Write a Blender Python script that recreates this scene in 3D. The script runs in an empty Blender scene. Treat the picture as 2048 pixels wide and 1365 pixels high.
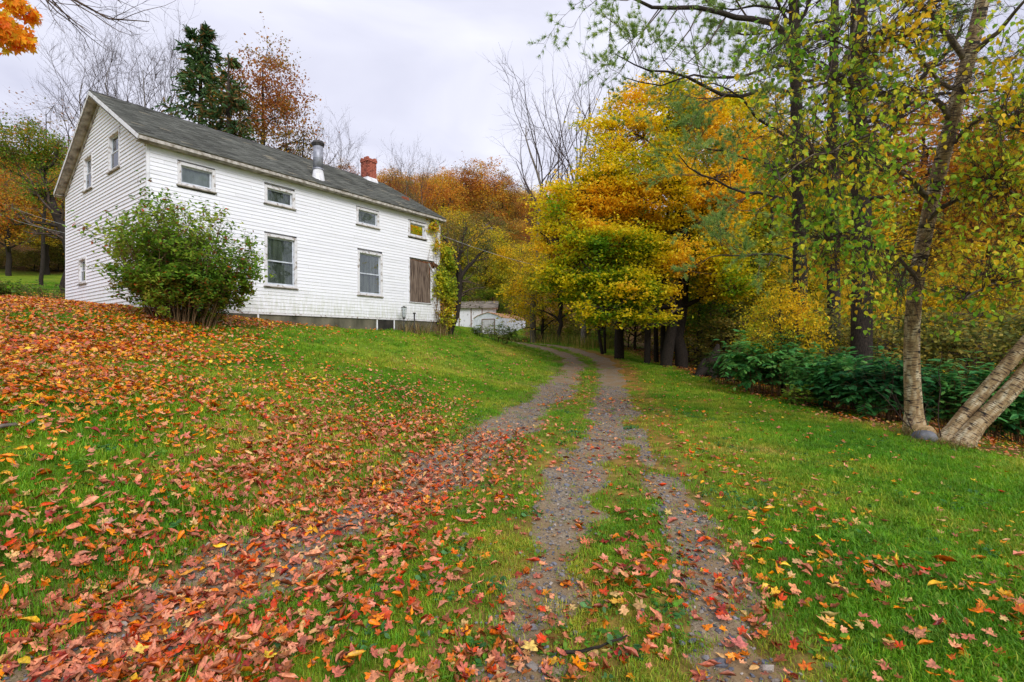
import bpy, math, random
import numpy as np
from mathutils import Matrix, Vector

# ------------------------------------------------------------------ camera, sky, sun, exposure
scene = bpy.context.scene
COL = scene.collection
cam_data = bpy.data.cameras.new("camera")
cam_data.lens = 17.5
cam_data.sensor_width = 36.0
cam_data.clip_start = 0.05
cam_data.clip_end = 2000.0
cam = bpy.data.objects.new("camera", cam_data)
cam.location = (0, 0, 1.6)
cam.rotation_euler = (math.radians(90), 0, 0)
COL.objects.link(cam)
scene.camera = cam

SUN_EL, SUN_AZ = math.radians(38), math.radians(152)      # azimuth clockwise from +Y
world = bpy.data.worlds.new("World")
scene.world = world
world.use_nodes = True
wn, wl = world.node_tree.nodes, world.node_tree.links
wn.clear()
w_out = wn.new("ShaderNodeOutputWorld")
w_sky = wn.new("ShaderNodeTexSky")
w_sky.sky_type = 'NISHITA'
w_sky.sun_disc = False
w_sky.sun_elevation = SUN_EL
w_sky.sun_rotation = SUN_AZ
w_bg1 = wn.new("ShaderNodeBackground"); w_bg1.inputs[1].default_value = 0.07
w_bg2 = wn.new("ShaderNodeBackground"); w_bg2.inputs[1].default_value = 0.66
w_tc = wn.new("ShaderNodeTexCoord")
w_map = wn.new("ShaderNodeMapping"); w_map.inputs['Scale'].default_value = (1.0, 1.0, 2.6)
w_map.inputs['Location'].default_value = (0.35, 0.2, 0.15)
w_nz = wn.new("ShaderNodeTexNoise"); w_nz.inputs['Scale'].default_value = 1.9; w_nz.inputs['Detail'].default_value = 5
w_nz.inputs['Roughness'].default_value = 0.5
w_nz.inputs['Distortion'].default_value = 0.5
w_cr = wn.new("ShaderNodeValToRGB")
w_cr.color_ramp.elements[0].position = 0.32; w_cr.color_ramp.elements[0].color = (0.61, 0.62, 0.77, 1)
w_cr.color_ramp.elements[1].position = 0.68; w_cr.color_ramp.elements[1].color = (0.94, 0.945, 1.06, 1)
w_mix = wn.new("ShaderNodeMixShader"); w_mix.inputs[0].default_value = 0.93
wl.new(w_tc.outputs['Generated'], w_map.inputs[0]); wl.new(w_map.outputs[0], w_nz.inputs['Vector'])
wl.new(w_nz.outputs['Fac'], w_cr.inputs[0]); wl.new(w_cr.outputs[0], w_bg2.inputs[0])
wl.new(w_sky.outputs[0], w_bg1.inputs[0])
wl.new(w_bg1.outputs[0], w_mix.inputs[1]); wl.new(w_bg2.outputs[0], w_mix.inputs[2])
wl.new(w_mix.outputs[0], w_out.inputs[0])

sun_data = bpy.data.lights.new("sun", 'SUN')
sun_data.energy = 1.5
sun_data.angle = math.radians(30)
sun_data.color = (1.0, 0.985, 0.96)
sun = bpy.data.objects.new("sun", sun_data)
COL.objects.link(sun)
sd = Vector((math.sin(SUN_AZ) * math.cos(SUN_EL), math.cos(SUN_AZ) * math.cos(SUN_EL), math.sin(SUN_EL)))
sun.rotation_euler = sd.to_track_quat('Z', 'Y').to_euler()

vs = scene.view_settings
vs.view_transform = 'Standard'
try:
    vs.look = 'None'
except Exception:
    pass
vs.exposure = 0.80
vs.gamma = 1.0
scene.cycles.max_bounces = 6
scene.cycles.diffuse_bounces = 3
scene.cycles.glossy_bounces = 3
scene.cycles.transmission_bounces = 4
scene.cycles.transparent_max_bounces = 6
scene.cycles.use_denoising = True

# ------------------------------------------------------------------ small helpers
F_PX, CU, CV, EYE = 994.0, 1024.0, 682.5, 1.6

def P(u, v, d):
    return np.array([(u - CU) / F_PX * d, d, EYE + (CV - v) / F_PX * d])

def srgb(r, g, b):
    def f(c):
        c /= 255.0
        return c / 12.92 if c <= 0.04045 else ((c + 0.055) / 1.055) ** 2.4
    return np.array([f(r), f(g), f(b)])

def hash2(ix, iy, iz, seed):
    h = (ix.astype(np.int64) * 374761393 + iy.astype(np.int64) * 668265263 + iz.astype(np.int64) * 2147483647 + seed * 1274126177) & 0xffffffff
    h = ((h ^ (h >> 13)) * 1103515245) & 0xffffffff
    h = ((h ^ (h >> 16)) * 668265263) & 0xffffffff
    return ((h ^ (h >> 15)) & 0xffffff) / float(0xffffff)

def vnoise(p, scale=1.0, seed=0):
    p = np.asarray(p, float)
    if p.shape[-1] == 2:
        p = np.concatenate([p, np.zeros(p.shape[:-1] + (1,))], -1)
    q = p * scale
    i = np.floor(q)
    f = q - i
    f = f * f * (3 - 2 * f)
    out = 0
    for dx in (0, 1):
        for dy in (0, 1):
            for dz in (0, 1):
                w = (f[..., 0] if dx else 1 - f[..., 0]) * (f[..., 1] if dy else 1 - f[..., 1]) * (f[..., 2] if dz else 1 - f[..., 2])
                out = out + w * hash2(i[..., 0] + dx, i[..., 1] + dy, i[..., 2] + dz, seed)
    return out

def fbm(p, scale=1.0, seed=0, octv=3):
    s, a, t = 0, 0.5, 0
    for k in range(octv):
        s = s + a * vnoise(p, scale * 2 ** k, seed + k * 17)
        t += a
        a *= 0.5
    return s / t

def unit(v):
    v = np.asarray(v, float)
    return v / np.maximum(np.linalg.norm(v, axis=-1, keepdims=True), 1e-9)

def tag(o, label=None, cat=None, group=None, kind=None):
    if label: o['label'] = label
    if cat: o['category'] = cat
    if group: o['group'] = group
    if kind: o['kind'] = kind
    return o

def thing(name, label, cat, loc=(0, 0, 0), rz=0, group=None):
    o = bpy.data.objects.new(name, None)
    COL.objects.link(o)
    o.location = tuple(float(c) for c in loc)
    o.rotation_euler = (0, 0, rz)
    return tag(o, label, cat, group)

def make_mesh(name, V, faces, mats=(), col=None, ax=None, smooth=False, mat_idx=None):
    """faces: list of integer arrays (n, k)."""
    V = np.asarray(V, np.float32)
    me = bpy.data.meshes.new(name)
    me.vertices.add(len(V))
    me.vertices.foreach_set("co", V.ravel())
    faces = [np.asarray(f, np.int32) for f in faces if len(f)]
    if faces:
        idx = np.concatenate([f.ravel() for f in faces])
        tot = np.concatenate([np.full(len(f), f.shape[1], np.int32) for f in faces])
        start = np.concatenate([[0], np.cumsum(tot)[:-1]]).astype(np.int32)
        me.loops.add(len(idx))
        me.loops.foreach_set("vertex_index", idx)
        me.polygons.add(len(tot))
        me.polygons.foreach_set("loop_start", start)
        me.polygons.foreach_set("loop_total", tot)
        if smooth:
            me.polygons.foreach_set("use_smooth", np.ones(len(tot), bool))
        if mat_idx is not None:
            me.polygons.foreach_set("material_index", np.asarray(mat_idx, np.int32))
    me.update(calc_edges=True)
    if col is not None:
        a = me.attributes.new("Col", 'FLOAT_COLOR', 'POINT')
        c = np.ones((len(V), 4), np.float32); c[:, :3] = col
        a.data.foreach_set("color", c.ravel())
    if ax is not None:
        a = me.attributes.new("axial", 'FLOAT_VECTOR', 'POINT')
        a.data.foreach_set("vector", np.asarray(ax, np.float32).ravel())
    for m in (mats if isinstance(mats, (list, tuple)) else [mats]):
        me.materials.append(m)
    return me

def obj(name, me, parent=None, loc=None):
    o = bpy.data.objects.new(name, me)
    COL.objects.link(o)
    if parent is not None:
        o.parent = parent
    if loc is not None:
        o.location = tuple(float(c) for c in loc)
    return o

class MB:
    """collects simple solids into one mesh"""
    def __init__(s):
        s.V, s.F, s.n = [], [], 0
    def add(s, V, F):
        V = np.asarray(V, float)
        for f in F:
            s.F.append([i + s.n for i in f])
        s.V.append(V); s.n += len(V)
        return s
    def box(s, x0, x1, y0, y1, z0, z1):
        V = [(x, y, z) for z in (z0, z1) for y in (y0, y1) for x in (x0, x1)]
        return s.add(V, [(0, 2, 3, 1), (4, 5, 7, 6), (0, 1, 5, 4), (2, 6, 7, 3), (0, 4, 6, 2), (1, 3, 7, 5)])
    def hexa(s, V):   # 8 points: bottom 4 ccw, top 4 ccw
        return s.add(V, [(3, 2, 1, 0), (4, 5, 6, 7), (0, 1, 5, 4), (1, 2, 6, 5), (2, 3, 7, 6), (3, 0, 4, 7)])
    def bar(s, a, b, w, h=None):
        h = h or w
        a, b = np.array(a, float), np.array(b, float)
        t = unit(b - a); up = np.array([0, 0, 1.0]) if abs(t[2]) < .9 else np.array([1.0, 0, 0])
        sx = unit(np.cross(t, up)); sy = np.cross(sx, t)
        V = [p + sx * i * w / 2 + sy * j * h / 2 for p in (a, b) for i, j in ((-1, -1), (1, -1), (1, 1), (-1, 1))]
        return s.hexa(V)
    def cyl(s, a, b, r0, r1=None, k=16, cap=True):
        r1 = r0 if r1 is None else r1
        a, b = np.array(a, float), np.array(b, float)
        t = unit(b - a); up = np.array([0, 0, 1.0]) if abs(t[2]) < .9 else np.array([1.0, 0, 0])
        sx = unit(np.cross(t, up)); sy = np.cross(sx, t)
        V = [p + (sx * math.cos(6.28318 * i / k) + sy * math.sin(6.28318 * i / k)) * r for p, r in ((a, r0), (b, r1)) for i in range(k)]
        F = [(i, (i + 1) % k, k + (i + 1) % k, k + i) for i in range(k)]
        if cap:
            F += [tuple(range(k - 1, -1, -1)), tuple(range(k, 2 * k))]
        return s.add(V, F)
    def build(s, name, mats, parent=None, loc=None, bevel=0, smooth=False):
        me = bpy.data.meshes.new(name)
        me.from_pydata(np.concatenate(s.V).tolist(), [], s.F)
        me.update()
        for m in (mats if isinstance(mats, (list, tuple)) else [mats]):
            me.materials.append(m)
        if smooth:
            me.polygons.foreach_set("use_smooth", np.ones(len(me.polygons), bool))
        o = obj(name, me, parent, loc)
        if bevel:
            b = o.modifiers.new("bevel", 'BEVEL'); b.width = bevel; b.segments = 1; b.limit_method = 'ANGLE'
        return o

# ------------------------------------------------------------------ materials
def mat(name):
    m = bpy.data.materials.new(name)
    m.use_nodes = True
    nt = m.node_tree
    for n in list(nt.nodes):
        nt.nodes.remove(n)
    out = nt.nodes.new("ShaderNodeOutputMaterial")
    return m, nt, out

def N(nt, typ, **kw):
    n = nt.nodes.new("ShaderNode" + typ)
    for k, v in kw.items():
        if k in ('operation', 'blend_type', 'attribute_name', 'data_type', 'feature', 'distance', 'noise_dimensions', 'clamp'):
            setattr(n, k, v)
        else:
            n.inputs[k.replace('_', ' ')].default_value = v
    return n

def ramp(nt, stops, src=None):
    r = nt.nodes.new("ShaderNodeValToRGB")
    e = r.color_ramp.elements
    while len(e) < len(stops):
        e.new(0.5)
    for i, (p, c) in enumerate(stops):
        e[i].position = p
        c = (c, c, c) if isinstance(c, (int, float)) else c
        e[i].color = (float(c[0]), float(c[1]), float(c[2]), 1)
    if src is not None:
        nt.links.new(src, r.inputs[0])
    return r

def mixc(nt, fac, a, b, mode='MIX'):
    m = nt.nodes.new("ShaderNodeMix"); m.data_type = 'RGBA'; m.blend_type = mode
    for inp, v in ((m.inputs[0], fac), (m.inputs[6], a), (m.inputs[7], b)):
        if hasattr(v, 'links') or hasattr(v, 'is_output'):
            nt.links.new(v, inp)
        elif isinstance(v, (int, float)):
            inp.default_value = v
        else:
            inp.default_value = (float(v[0]), float(v[1]), float(v[2]), 1)
    return m.outputs[2]

def noise(nt, vec, scale, detail=4, rough=.55, dist=0):
    n = nt.nodes.new("ShaderNodeTexNoise")
    n.inputs['Scale'].default_value = scale; n.inputs['Detail'].default_value = detail
    n.inputs['Roughness'].default_value = rough; n.inputs['Distortion'].default_value = dist
    if vec is not None:
        nt.links.new(vec, n.inputs['Vector'])
    return n.outputs['Fac']

def coords(nt, kind='Object', scale=None):
    if kind == 'World':
        o = nt.nodes.new("ShaderNodeNewGeometry").outputs['Position']
    elif kind == 'axial':
        a = nt.nodes.new("ShaderNodeAttribute"); a.attribute_name = 'axial'; o = a.outputs['Vector']
    else:
        o = nt.nodes.new("ShaderNodeTexCoord").outputs[kind]
    if scale:
        m = nt.nodes.new("ShaderNodeMapping"); m.inputs['Scale'].default_value = scale
        nt.links.new(o, m.inputs[0]); o = m.outputs[0]
    return o

def principled(nt, out, color, rough=.8, bump=None, bstr=.3, bdist=.01, metal=0, spec=.3):
    b = nt.nodes.new("ShaderNodeBsdfPrincipled")
    if hasattr(color, 'is_output'):
        nt.links.new(color, b.inputs['Base Color'])
    else:
        b.inputs['Base Color'].default_value = (float(color[0]), float(color[1]), float(color[2]), 1)
    if hasattr(rough, 'is_output'):
        nt.links.new(rough, b.inputs['Roughness'])
    else:
        b.inputs['Roughness'].default_value = rough
    b.inputs['Metallic'].default_value = metal
    b.inputs['Specular IOR Level'].default_value = spec
    if bump is not None:
        bp = nt.nodes.new("ShaderNodeBump"); bp.inputs['Strength'].default_value = bstr; bp.inputs['Distance'].default_value = bdist
        nt.links.new(bump, bp.inputs['Height']); nt.links.new(bp.outputs[0], b.inputs['Normal'])
    nt.links.new(b.outputs[0], out.inputs[0])
    return b

def attr_col(nt, name='Col'):
    a = nt.nodes.new("ShaderNodeAttribute"); a.attribute_name = name
    return a.outputs['Color']

def leaf_material(name, trans=.35, rough=.6, tint=False, spots=0.25, spec=.25, value=1.0, sat=1.0):
    m, nt, out = mat(name)
    c = attr_col(nt)
    hs = nt.nodes.new('ShaderNodeHueSaturation'); hs.inputs['Value'].default_value = value; hs.inputs['Saturation'].default_value = sat
    nt.links.new(c, hs.inputs['Color']); c = hs.outputs['Color']
    if tint:
        oi = nt.nodes.new("ShaderNodeObjectInfo")
        c = mixc(nt, 1.0, c, oi.outputs['Color'], 'MULTIPLY')
    if spots:
        nz = noise(nt, coords(nt, 'World'), 60, 4)
        r = ramp(nt, [(.35, 1 - spots), (.65, 1 + spots * .6)], nz)
        c = mixc(nt, 1.0, c, r.outputs[0], 'MULTIPLY')
    b = principled(nt, out, c, rough, spec=spec)
    t = nt.nodes.new("ShaderNodeBsdfTranslucent"); nt.links.new(c, t.inputs[0])
    mx = nt.nodes.new("ShaderNodeMixShader"); mx.inputs[0].default_value = trans
    nt.links.new(b.outputs[0], mx.inputs[1]); nt.links.new(t.outputs[0], mx.inputs[2]); nt.links.new(mx.outputs[0], out.inputs[0])
    return m

def simple_noise_mat(name, c0, c1, scale=6, rough=.8, bscale=None, bstr=.3, kind='Object', vs=None, metal=0, spec=.3, detail=6, p0=.35, p1=.65, bdist=.01):
    m, nt, out = mat(name)
    co = coords(nt, kind, vs)
    f = noise(nt, co, scale, detail)
    r = ramp(nt, [(p0, c0), (p1, c1)], f)
    bm = noise(nt, co, bscale or scale * 4, 5)
    principled(nt, out, r.outputs[0], rough, bm, bstr, bdist, metal, spec)
    return m

M = {}
M['leaf'] = leaf_material('leaf', trans=.45, value=1.2, sat=1.03)
M['leaf_tint'] = leaf_material('leaf_tinted', tint=True, spots=0)
M['ground_leaf'] = leaf_material('fallen_leaf', trans=.08, rough=.42, spots=.42, spec=.4, value=1.0, sat=1.05)
M['needle'] = leaf_material('needles', trans=.25, spots=0, value=1.3)
M['bark_dark'] = simple_noise_mat('dark_bark', srgb(26, 22, 19), srgb(64, 55, 47), 9, .95, 30, .8, 'axial', (6, 6, 1.2), bdist=.02)
M['bark_grey'] = simple_noise_mat('grey_bark', srgb(80, 72, 64), srgb(142, 132, 120), 7, .95, 30, .6, 'axial', (6, 6, 1.4), bdist=.02)
M['bark_pine'] = simple_noise_mat('pine_bark', srgb(30, 26, 23), srgb(74, 63, 55), 8, .95, 22, .9, 'axial', (7, 7, 1.6), bdist=.03)
M['bark_moss'] = simple_noise_mat('mossy_bark', srgb(58, 50, 38), srgb(98, 104, 62), 5, .95, 22, .8, 'axial', (5, 5, 1.6), bdist=.02)
M['twig'] = simple_noise_mat('twig', srgb(58, 46, 40), srgb(104, 88, 78), 5, .9)
M['stem'] = simple_noise_mat('stem', srgb(88, 64, 42), srgb(128, 104, 72), 5, .9)

def birch_bark():
    m, nt, out = mat('birch_bark')
    ax = coords(nt, 'axial')
    base = noise(nt, coords(nt, 'axial', (3, 3, 1)), 3.5, 5)
    c = ramp(nt, [(.3, srgb(116, 88, 56)), (.5, srgb(164, 138, 98)), (.68, srgb(212, 198, 166))], base).outputs[0]
    # thin horizontal lenticels
    l1 = noise(nt, coords(nt, 'axial', (9, 9, 75)), 1.0, 3)
    f1 = ramp(nt, [(.53, 0), (.58, 1)], l1).outputs[0]
    c = mixc(nt, f1, c, srgb(78, 60, 46))
    # large black scars
    l2 = noise(nt, coords(nt, 'axial', (3.0, 3.0, 11)), 1.0, 5, .6)
    f2 = ramp(nt, [(.585, 0), (.62, 1)], l2).outputs[0]
    c = mixc(nt, f2, c, srgb(30, 25, 22))
    l3 = noise(nt, coords(nt, 'axial', (6, 6, 2)), 2, 5)
    f3 = ramp(nt, [(.55, 0), (.72, .55)], l3).outputs[0]
    c = mixc(nt, f3, c, srgb(96, 92, 60))
    bm = mixc(nt, 1.0, l1, l2, 'MULTIPLY')
    principled(nt, out, c, .7, bm, .7, .02)
    return m
M['birch'] = birch_bark()

# ------------------------------------------------------------------ tubes and leaf scattering
def tubes(Pn, Rn, k):
    """Pn (M,n,3), Rn (M,n) -> verts, quads, axial"""
    Pn = np.asarray(Pn, float); Rn = np.asarray(Rn, float)
    m, n, _ = Pn.shape
    T = np.empty_like(Pn)
    T[:, 1:-1] = Pn[:, 2:] - Pn[:, :-2]; T[:, 0] = Pn[:, 1] - Pn[:, 0]; T[:, -1] = Pn[:, -1] - Pn[:, -2]
    T = unit(T)
    ref = np.where(np.abs(T[:, :1, 2:3]) > .85, np.array([1.0, .12, .05]), np.array([.1, .07, 1.0]))
    ref = np.broadcast_to(ref, T.shape)
    X = unit(np.cross(T, ref)); Y = np.cross(T, X)
    a = np.arange(k) * 2 * math.pi / k
    ca, sa = np.cos(a), np.sin(a)
    V = Pn[:, :, None] + (X[:, :, None] * ca[:, None] + Y[:, :, None] * sa[:, None]) * Rn[:, :, None, None]
    seg = np.linalg.norm(Pn[:, 1:] - Pn[:, :-1], axis=-1)
    L = np.concatenate([np.zeros((m, 1)), np.cumsum(seg, 1)], 1) + np.arange(m)[:, None] * 3.7
    ax = np.empty((m, n, k, 3))
    ax[..., 0] = ca * Rn[:, :, None]; ax[..., 1] = sa * Rn[:, :, None]; ax[..., 2] = L[:, :, None]
    i = np.arange(n - 1)[:, None]; j = np.arange(k)[None]
    q = np.stack([i * k + j, i * k + (j + 1) % k, (i + 1) * k + (j + 1) % k, (i + 1) * k + j], -1).reshape(-1, 4)
    Fq = (np.arange(m)[:, None, None] * (n * k) + q[None]).reshape(-1, 4)
    return V.reshape(-1, 3), Fq, ax.reshape(-1, 3)

class Acc:
    def __init__(s): s.V, s.F, s.A, s.n = [], [], [], 0
    def add(s, V, F, A):
        s.V.append(V); s.F.append(F + s.n); s.A.append(A); s.n += len(V)
    def tubes(s, Pn, Rn, k):
        if len(Pn): s.add(*tubes(Pn, Rn, k))
    def mesh(s, name, m, smooth=True):
        return make_mesh(name, np.concatenate(s.V), [np.concatenate(s.F)], m, ax=np.concatenate(s.A), smooth=smooth)

def frames(nrm, spin):
    """rotation matrices whose z axis is nrm and x axis has in-plane angle spin"""
    z = unit(nrm)
    ref = np.where(np.abs(z[:, 2:3]) > .9, np.array([1.0, 0, 0]), np.array([0, 0, 1.0]))
    x = unit(np.cross(ref, z)); y = np.cross(z, x)
    c, s = np.cos(spin)[:, None], np.sin(spin)[:, None]
    x2 = x * c + y * s; y2 = -x * s + y * c
    return np.stack([x2, y2, z], -1)

def dir_frames(ydir, rng, upbias=None):
    """frames whose y axis is ydir, z roughly up or random"""
    y = unit(ydir)
    r = rng.normal(size=y.shape) if upbias is None else rng.normal(size=y.shape) * upbias + np.array([0, 0, 1.0])
    x = unit(np.cross(y, r)); z = np.cross(x, y)
    return np.stack([x, y, z], -1)

def scatter(tv, tf, pos, R, scl):
    """tv (k,3) or (N,k,3) template verts; tf (m,3|4)"""
    n = len(pos)
    tv = np.asarray(tv, float)
    if tv.ndim == 2:
        V = np.einsum('nij,kj->nki', R, tv)
        k = len(tv)
    else:
        V = np.einsum('nij,nkj->nki', R, tv)
        k = tv.shape[1]
    V = V * np.asarray(scl).reshape(n, 1, 1) + pos[:, None]
    tf = np.asarray(tf)
    Fc = (np.arange(n)[:, None, None] * k + tf[None]).reshape(-1, tf.shape[1])
    return V.reshape(-1, 3), Fc, k

def polar_leaf(half):
    pts = [(math.radians(a), r) for a, r in half]
    full = pts + [(math.pi - a, r) for a, r in reversed(pts[1:-1])]
    ring = np.array([[r * math.cos(a), r * math.sin(a), 0] for a, r in full])
    V = np.concatenate([[[0, 0, 0]], ring])
    n = len(ring)
    F = np.array([(0, 1 + i, 1 + (i + 1) % n) for i in range(n)])
    return V * .62, F
MAPLE_HI = polar_leaf([(-90, .10), (-64, .46), (-40, .60), (-20, .92), (-6, .72), (6, .74), (14, .58), (25, .84), (38, 1.10), (47, .90), (56, .84), (63, .56), (72, .76), (80, .92), (90, 1.20)])
MAPLE_MID = polar_leaf([(-90, .1), (-42, .45), (-14, .88), (11, .58), (38, 1.05), (62, .56), (76, .82), (90, 1.2)])
MAPLE_LO = polar_leaf([(-90, .2), (-15, .85), (12, .62), (38, 1.0), (62, .6), (90, 1.15)])
OVATE = (np.array([(0, -.5, 0), (.22, -.28, .03), (.30, 0, .05), (.17, .3, .03), (0, .58, -.02), (-.17, .3, .03), (-.30, 0, .05), (-.22, -.28, .03), (0, 0, -.02)], float),
         np.array([(8, 0, 1), (8, 1, 2), (8, 2, 3), (8, 3, 4), (8, 4, 5), (8, 5, 6), (8, 6, 7), (8, 7, 0)]))
OV4 = (np.array([(0, -.5, 0), (.27, -.15, .04), (.18, .28, .03), (0, .58, -.03), (-.18, .28, .03), (-.27, -.15, .04)], float), np.array([(0, 1, 2), (0, 2, 3), (0, 3, 4), (0, 4, 5)]))
HEART = (np.array([(0, -.42, 0), (.28, -.36, .05), (.40, -.1, .08), (.22, .25, .04), (0, .62, -.05), (-.22, .25, .04), (-.40, -.1, .08), (-.28, -.36, .05), (0, -.1, -.03)], float), OVATE[1])
KITE = (np.array([(0, -.5, 0), (.36, 0, .09), (0, .55, -.02), (-.36, 0, .09)], float), np.array([(0, 1, 2), (0, 2, 3)]))
BLADE = (np.array([(-.5, 0, 0), (.5, 0, 0), (0, 1, 0)], float), np.array([(0, 1, 2)]))

def bez(a, c, b, n):
    t = np.linspace(0, 1, n)[None, :, None]
    return (1 - t) ** 2 * a[:, None] + 2 * t * (1 - t) * c[:, None] + t ** 2 * b[:, None]

def wobble(Pn, rng, amt):
    m, n, _ = Pn.shape
    w = rng.normal(size=(m, n, 3)); w[:, 0] = 0
    w[:, 1:-1] = (w[:, 1:-1] + w[:, :-2] * .5 + w[:, 2:] * .5)
    L = np.linalg.norm(Pn[:, -1] - Pn[:, 0], axis=-1)[:, None, None]
    return Pn + w * amt * L

def resample(pts, rad, n):
    pts = np.asarray(pts, float); rad = np.asarray(rad, float)
    s = np.concatenate([[0], np.cumsum(np.linalg.norm(np.diff(pts, axis=0), axis=1))]); s /= s[-1]
    t = np.linspace(0, 1, n)
    q = np.stack([np.interp(t, s, pts[:, i]) for i in range(3)], 1)
    # light smoothing
    for _ in range(2):
        q[1:-1] = q[1:-1] * .5 + (q[:-2] + q[2:]) * .25
    return q, np.interp(t, s, rad)

def grow(rng, Pp, Rp, count, t0=.2, t1=1.0, ang=(35, 65), lenf=.5, lvar=.3, taper_len=.5, npts=5, rfac=.55, up=.25, wob=.04, gravity=0, absl=None, az=None, minr=.002):
    m, n, _ = Pp.shape
    c = count
    idx = np.repeat(np.arange(m), c)
    t = rng.uniform(t0, t1, m * c)
    x = t * (n - 1); i = np.minimum(x.astype(int), n - 2); f = (x - i)[:, None]
    base = Pp[idx, i] * (1 - f) + Pp[idx, i + 1] * f
    r = Rp[idx, i] * (1 - f[:, 0]) + Rp[idx, i + 1] * f[:, 0]
    tan = unit(Pp[idx, i + 1] - Pp[idx, i])
    perp = unit(np.cross(tan, rng.normal(size=tan.shape)))
    a = np.radians(rng.uniform(ang[0], ang[1], m * c))[:, None]
    d = unit(tan * np.cos(a) + perp * np.sin(a))
    plen = np.linalg.norm(np.diff(Pp, axis=1), axis=-1).sum(1)[idx] if absl is None else np.full(m * c, absl)
    L = plen * lenf * (1 - taper_len * t) * rng.uniform(1 - lvar, 1 + lvar, m * c)
    pts = [base]
    dd = d
    for k in range(npts - 1):
        dd = unit(dd + np.array([0, 0, up - gravity]) / (npts - 1) + rng.normal(size=dd.shape) * wob * 3)
        pts.append(pts[-1] + dd * (L / (npts - 1))[:, None])
    Pc = np.stack(pts, 1)
    Rc = np.maximum(r * rfac, minr)[:, None] * np.linspace(1, .25, npts)[None]
    return Pc, Rc

def pal(rng, n, colors, weights, jitter=.12):
    colors = np.array(colors); w = np.array(weights, float); w /= w.sum()
    c = colors[rng.choice(len(colors), n, p=w)]
    return np.clip(c * (1 + rng.normal(size=(n, 1)) * jitter) * (1 + rng.normal(size=(n, 3)) * jitter * .35), 0.003, .95)

def blend_cols(f, stops):
    """f (n,), stops list of colours evenly spaced"""
    f = np.clip(f, 0, 1) * (len(stops) - 1)
    i = np.minimum(f.astype(int), len(stops) - 2); g = (f - i)[:, None]
    s = np.array(stops)
    return s[i] * (1 - g) + s[i + 1] * g

def leaves_mesh(name, tmpl, pos, R, scl, cols, m):
    V, Fc, k = scatter(tmpl[0], tmpl[1], pos, R, scl)
    return make_mesh(name, V, [Fc], m, col=np.repeat(cols, k, 0))

def instancer(name, pts, rot, scl, protos, rng):
    me = bpy.data.meshes.new(name)
    n = len(pts)
    me.vertices.add(n); me.vertices.foreach_set("co", np.asarray(pts, np.float32).ravel())
    a = me.attributes.new("rot", 'FLOAT_VECTOR', 'POINT'); a.data.foreach_set("vector", np.asarray(rot, np.float32).ravel())
    a = me.attributes.new("scl", 'FLOAT', 'POINT'); a.data.foreach_set("value", np.asarray(scl, np.float32))
    a = me.attributes.new("idx", 'INT', 'POINT'); a.data.foreach_set("value", rng.integers(0, len(protos), n).astype(np.int32))
    o = obj(name, me)
    ng = bpy.data.node_groups.new(name, 'GeometryNodeTree')
    ng.interface.new_socket("Geometry", in_out='INPUT', socket_type='NodeSocketGeometry')
    ng.interface.new_socket("Geometry", in_out='OUTPUT', socket_type='NodeSocketGeometry')
    gi = ng.nodes.new('NodeGroupInput'); go = ng.nodes.new('NodeGroupOutput')
    iop = ng.nodes.new('GeometryNodeInstanceOnPoints')
    join = ng.nodes.new('GeometryNodeJoinGeometry')
    for p in protos:
        oi = ng.nodes.new('GeometryNodeObjectInfo'); oi.inputs['Object'].default_value = p
        oi.inputs['As Instance'].default_value = True
        ng.links.new(oi.outputs['Geometry'], join.inputs[0])
    def na(nm, dt):
        x = ng.nodes.new('GeometryNodeInputNamedAttribute'); x.data_type = dt; x.inputs['Name'].default_value = nm
        return x.outputs['Attribute']
    er = ng.nodes.new('FunctionNodeEulerToRotation')
    ng.links.new(na('rot', 'FLOAT_VECTOR'), er.inputs[0])
    ng.links.new(gi.outputs[0], iop.inputs['Points'])
    ng.links.new(join.outputs[0], iop.inputs['Instance'])
    iop.inputs['Pick Instance'].default_value = True
    ng.links.new(na('idx', 'INT'), iop.inputs['Instance Index'])
    ng.links.new(er.outputs[0], iop.inputs['Rotation'])
    ng.links.new(na('scl', 'FLOAT'), iop.inputs['Scale'])
    ng.links.new(iop.outputs[0], go.inputs[0])
    md = o.modifiers.new("scatter", 'NODES'); md.node_group = ng
    return o
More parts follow.
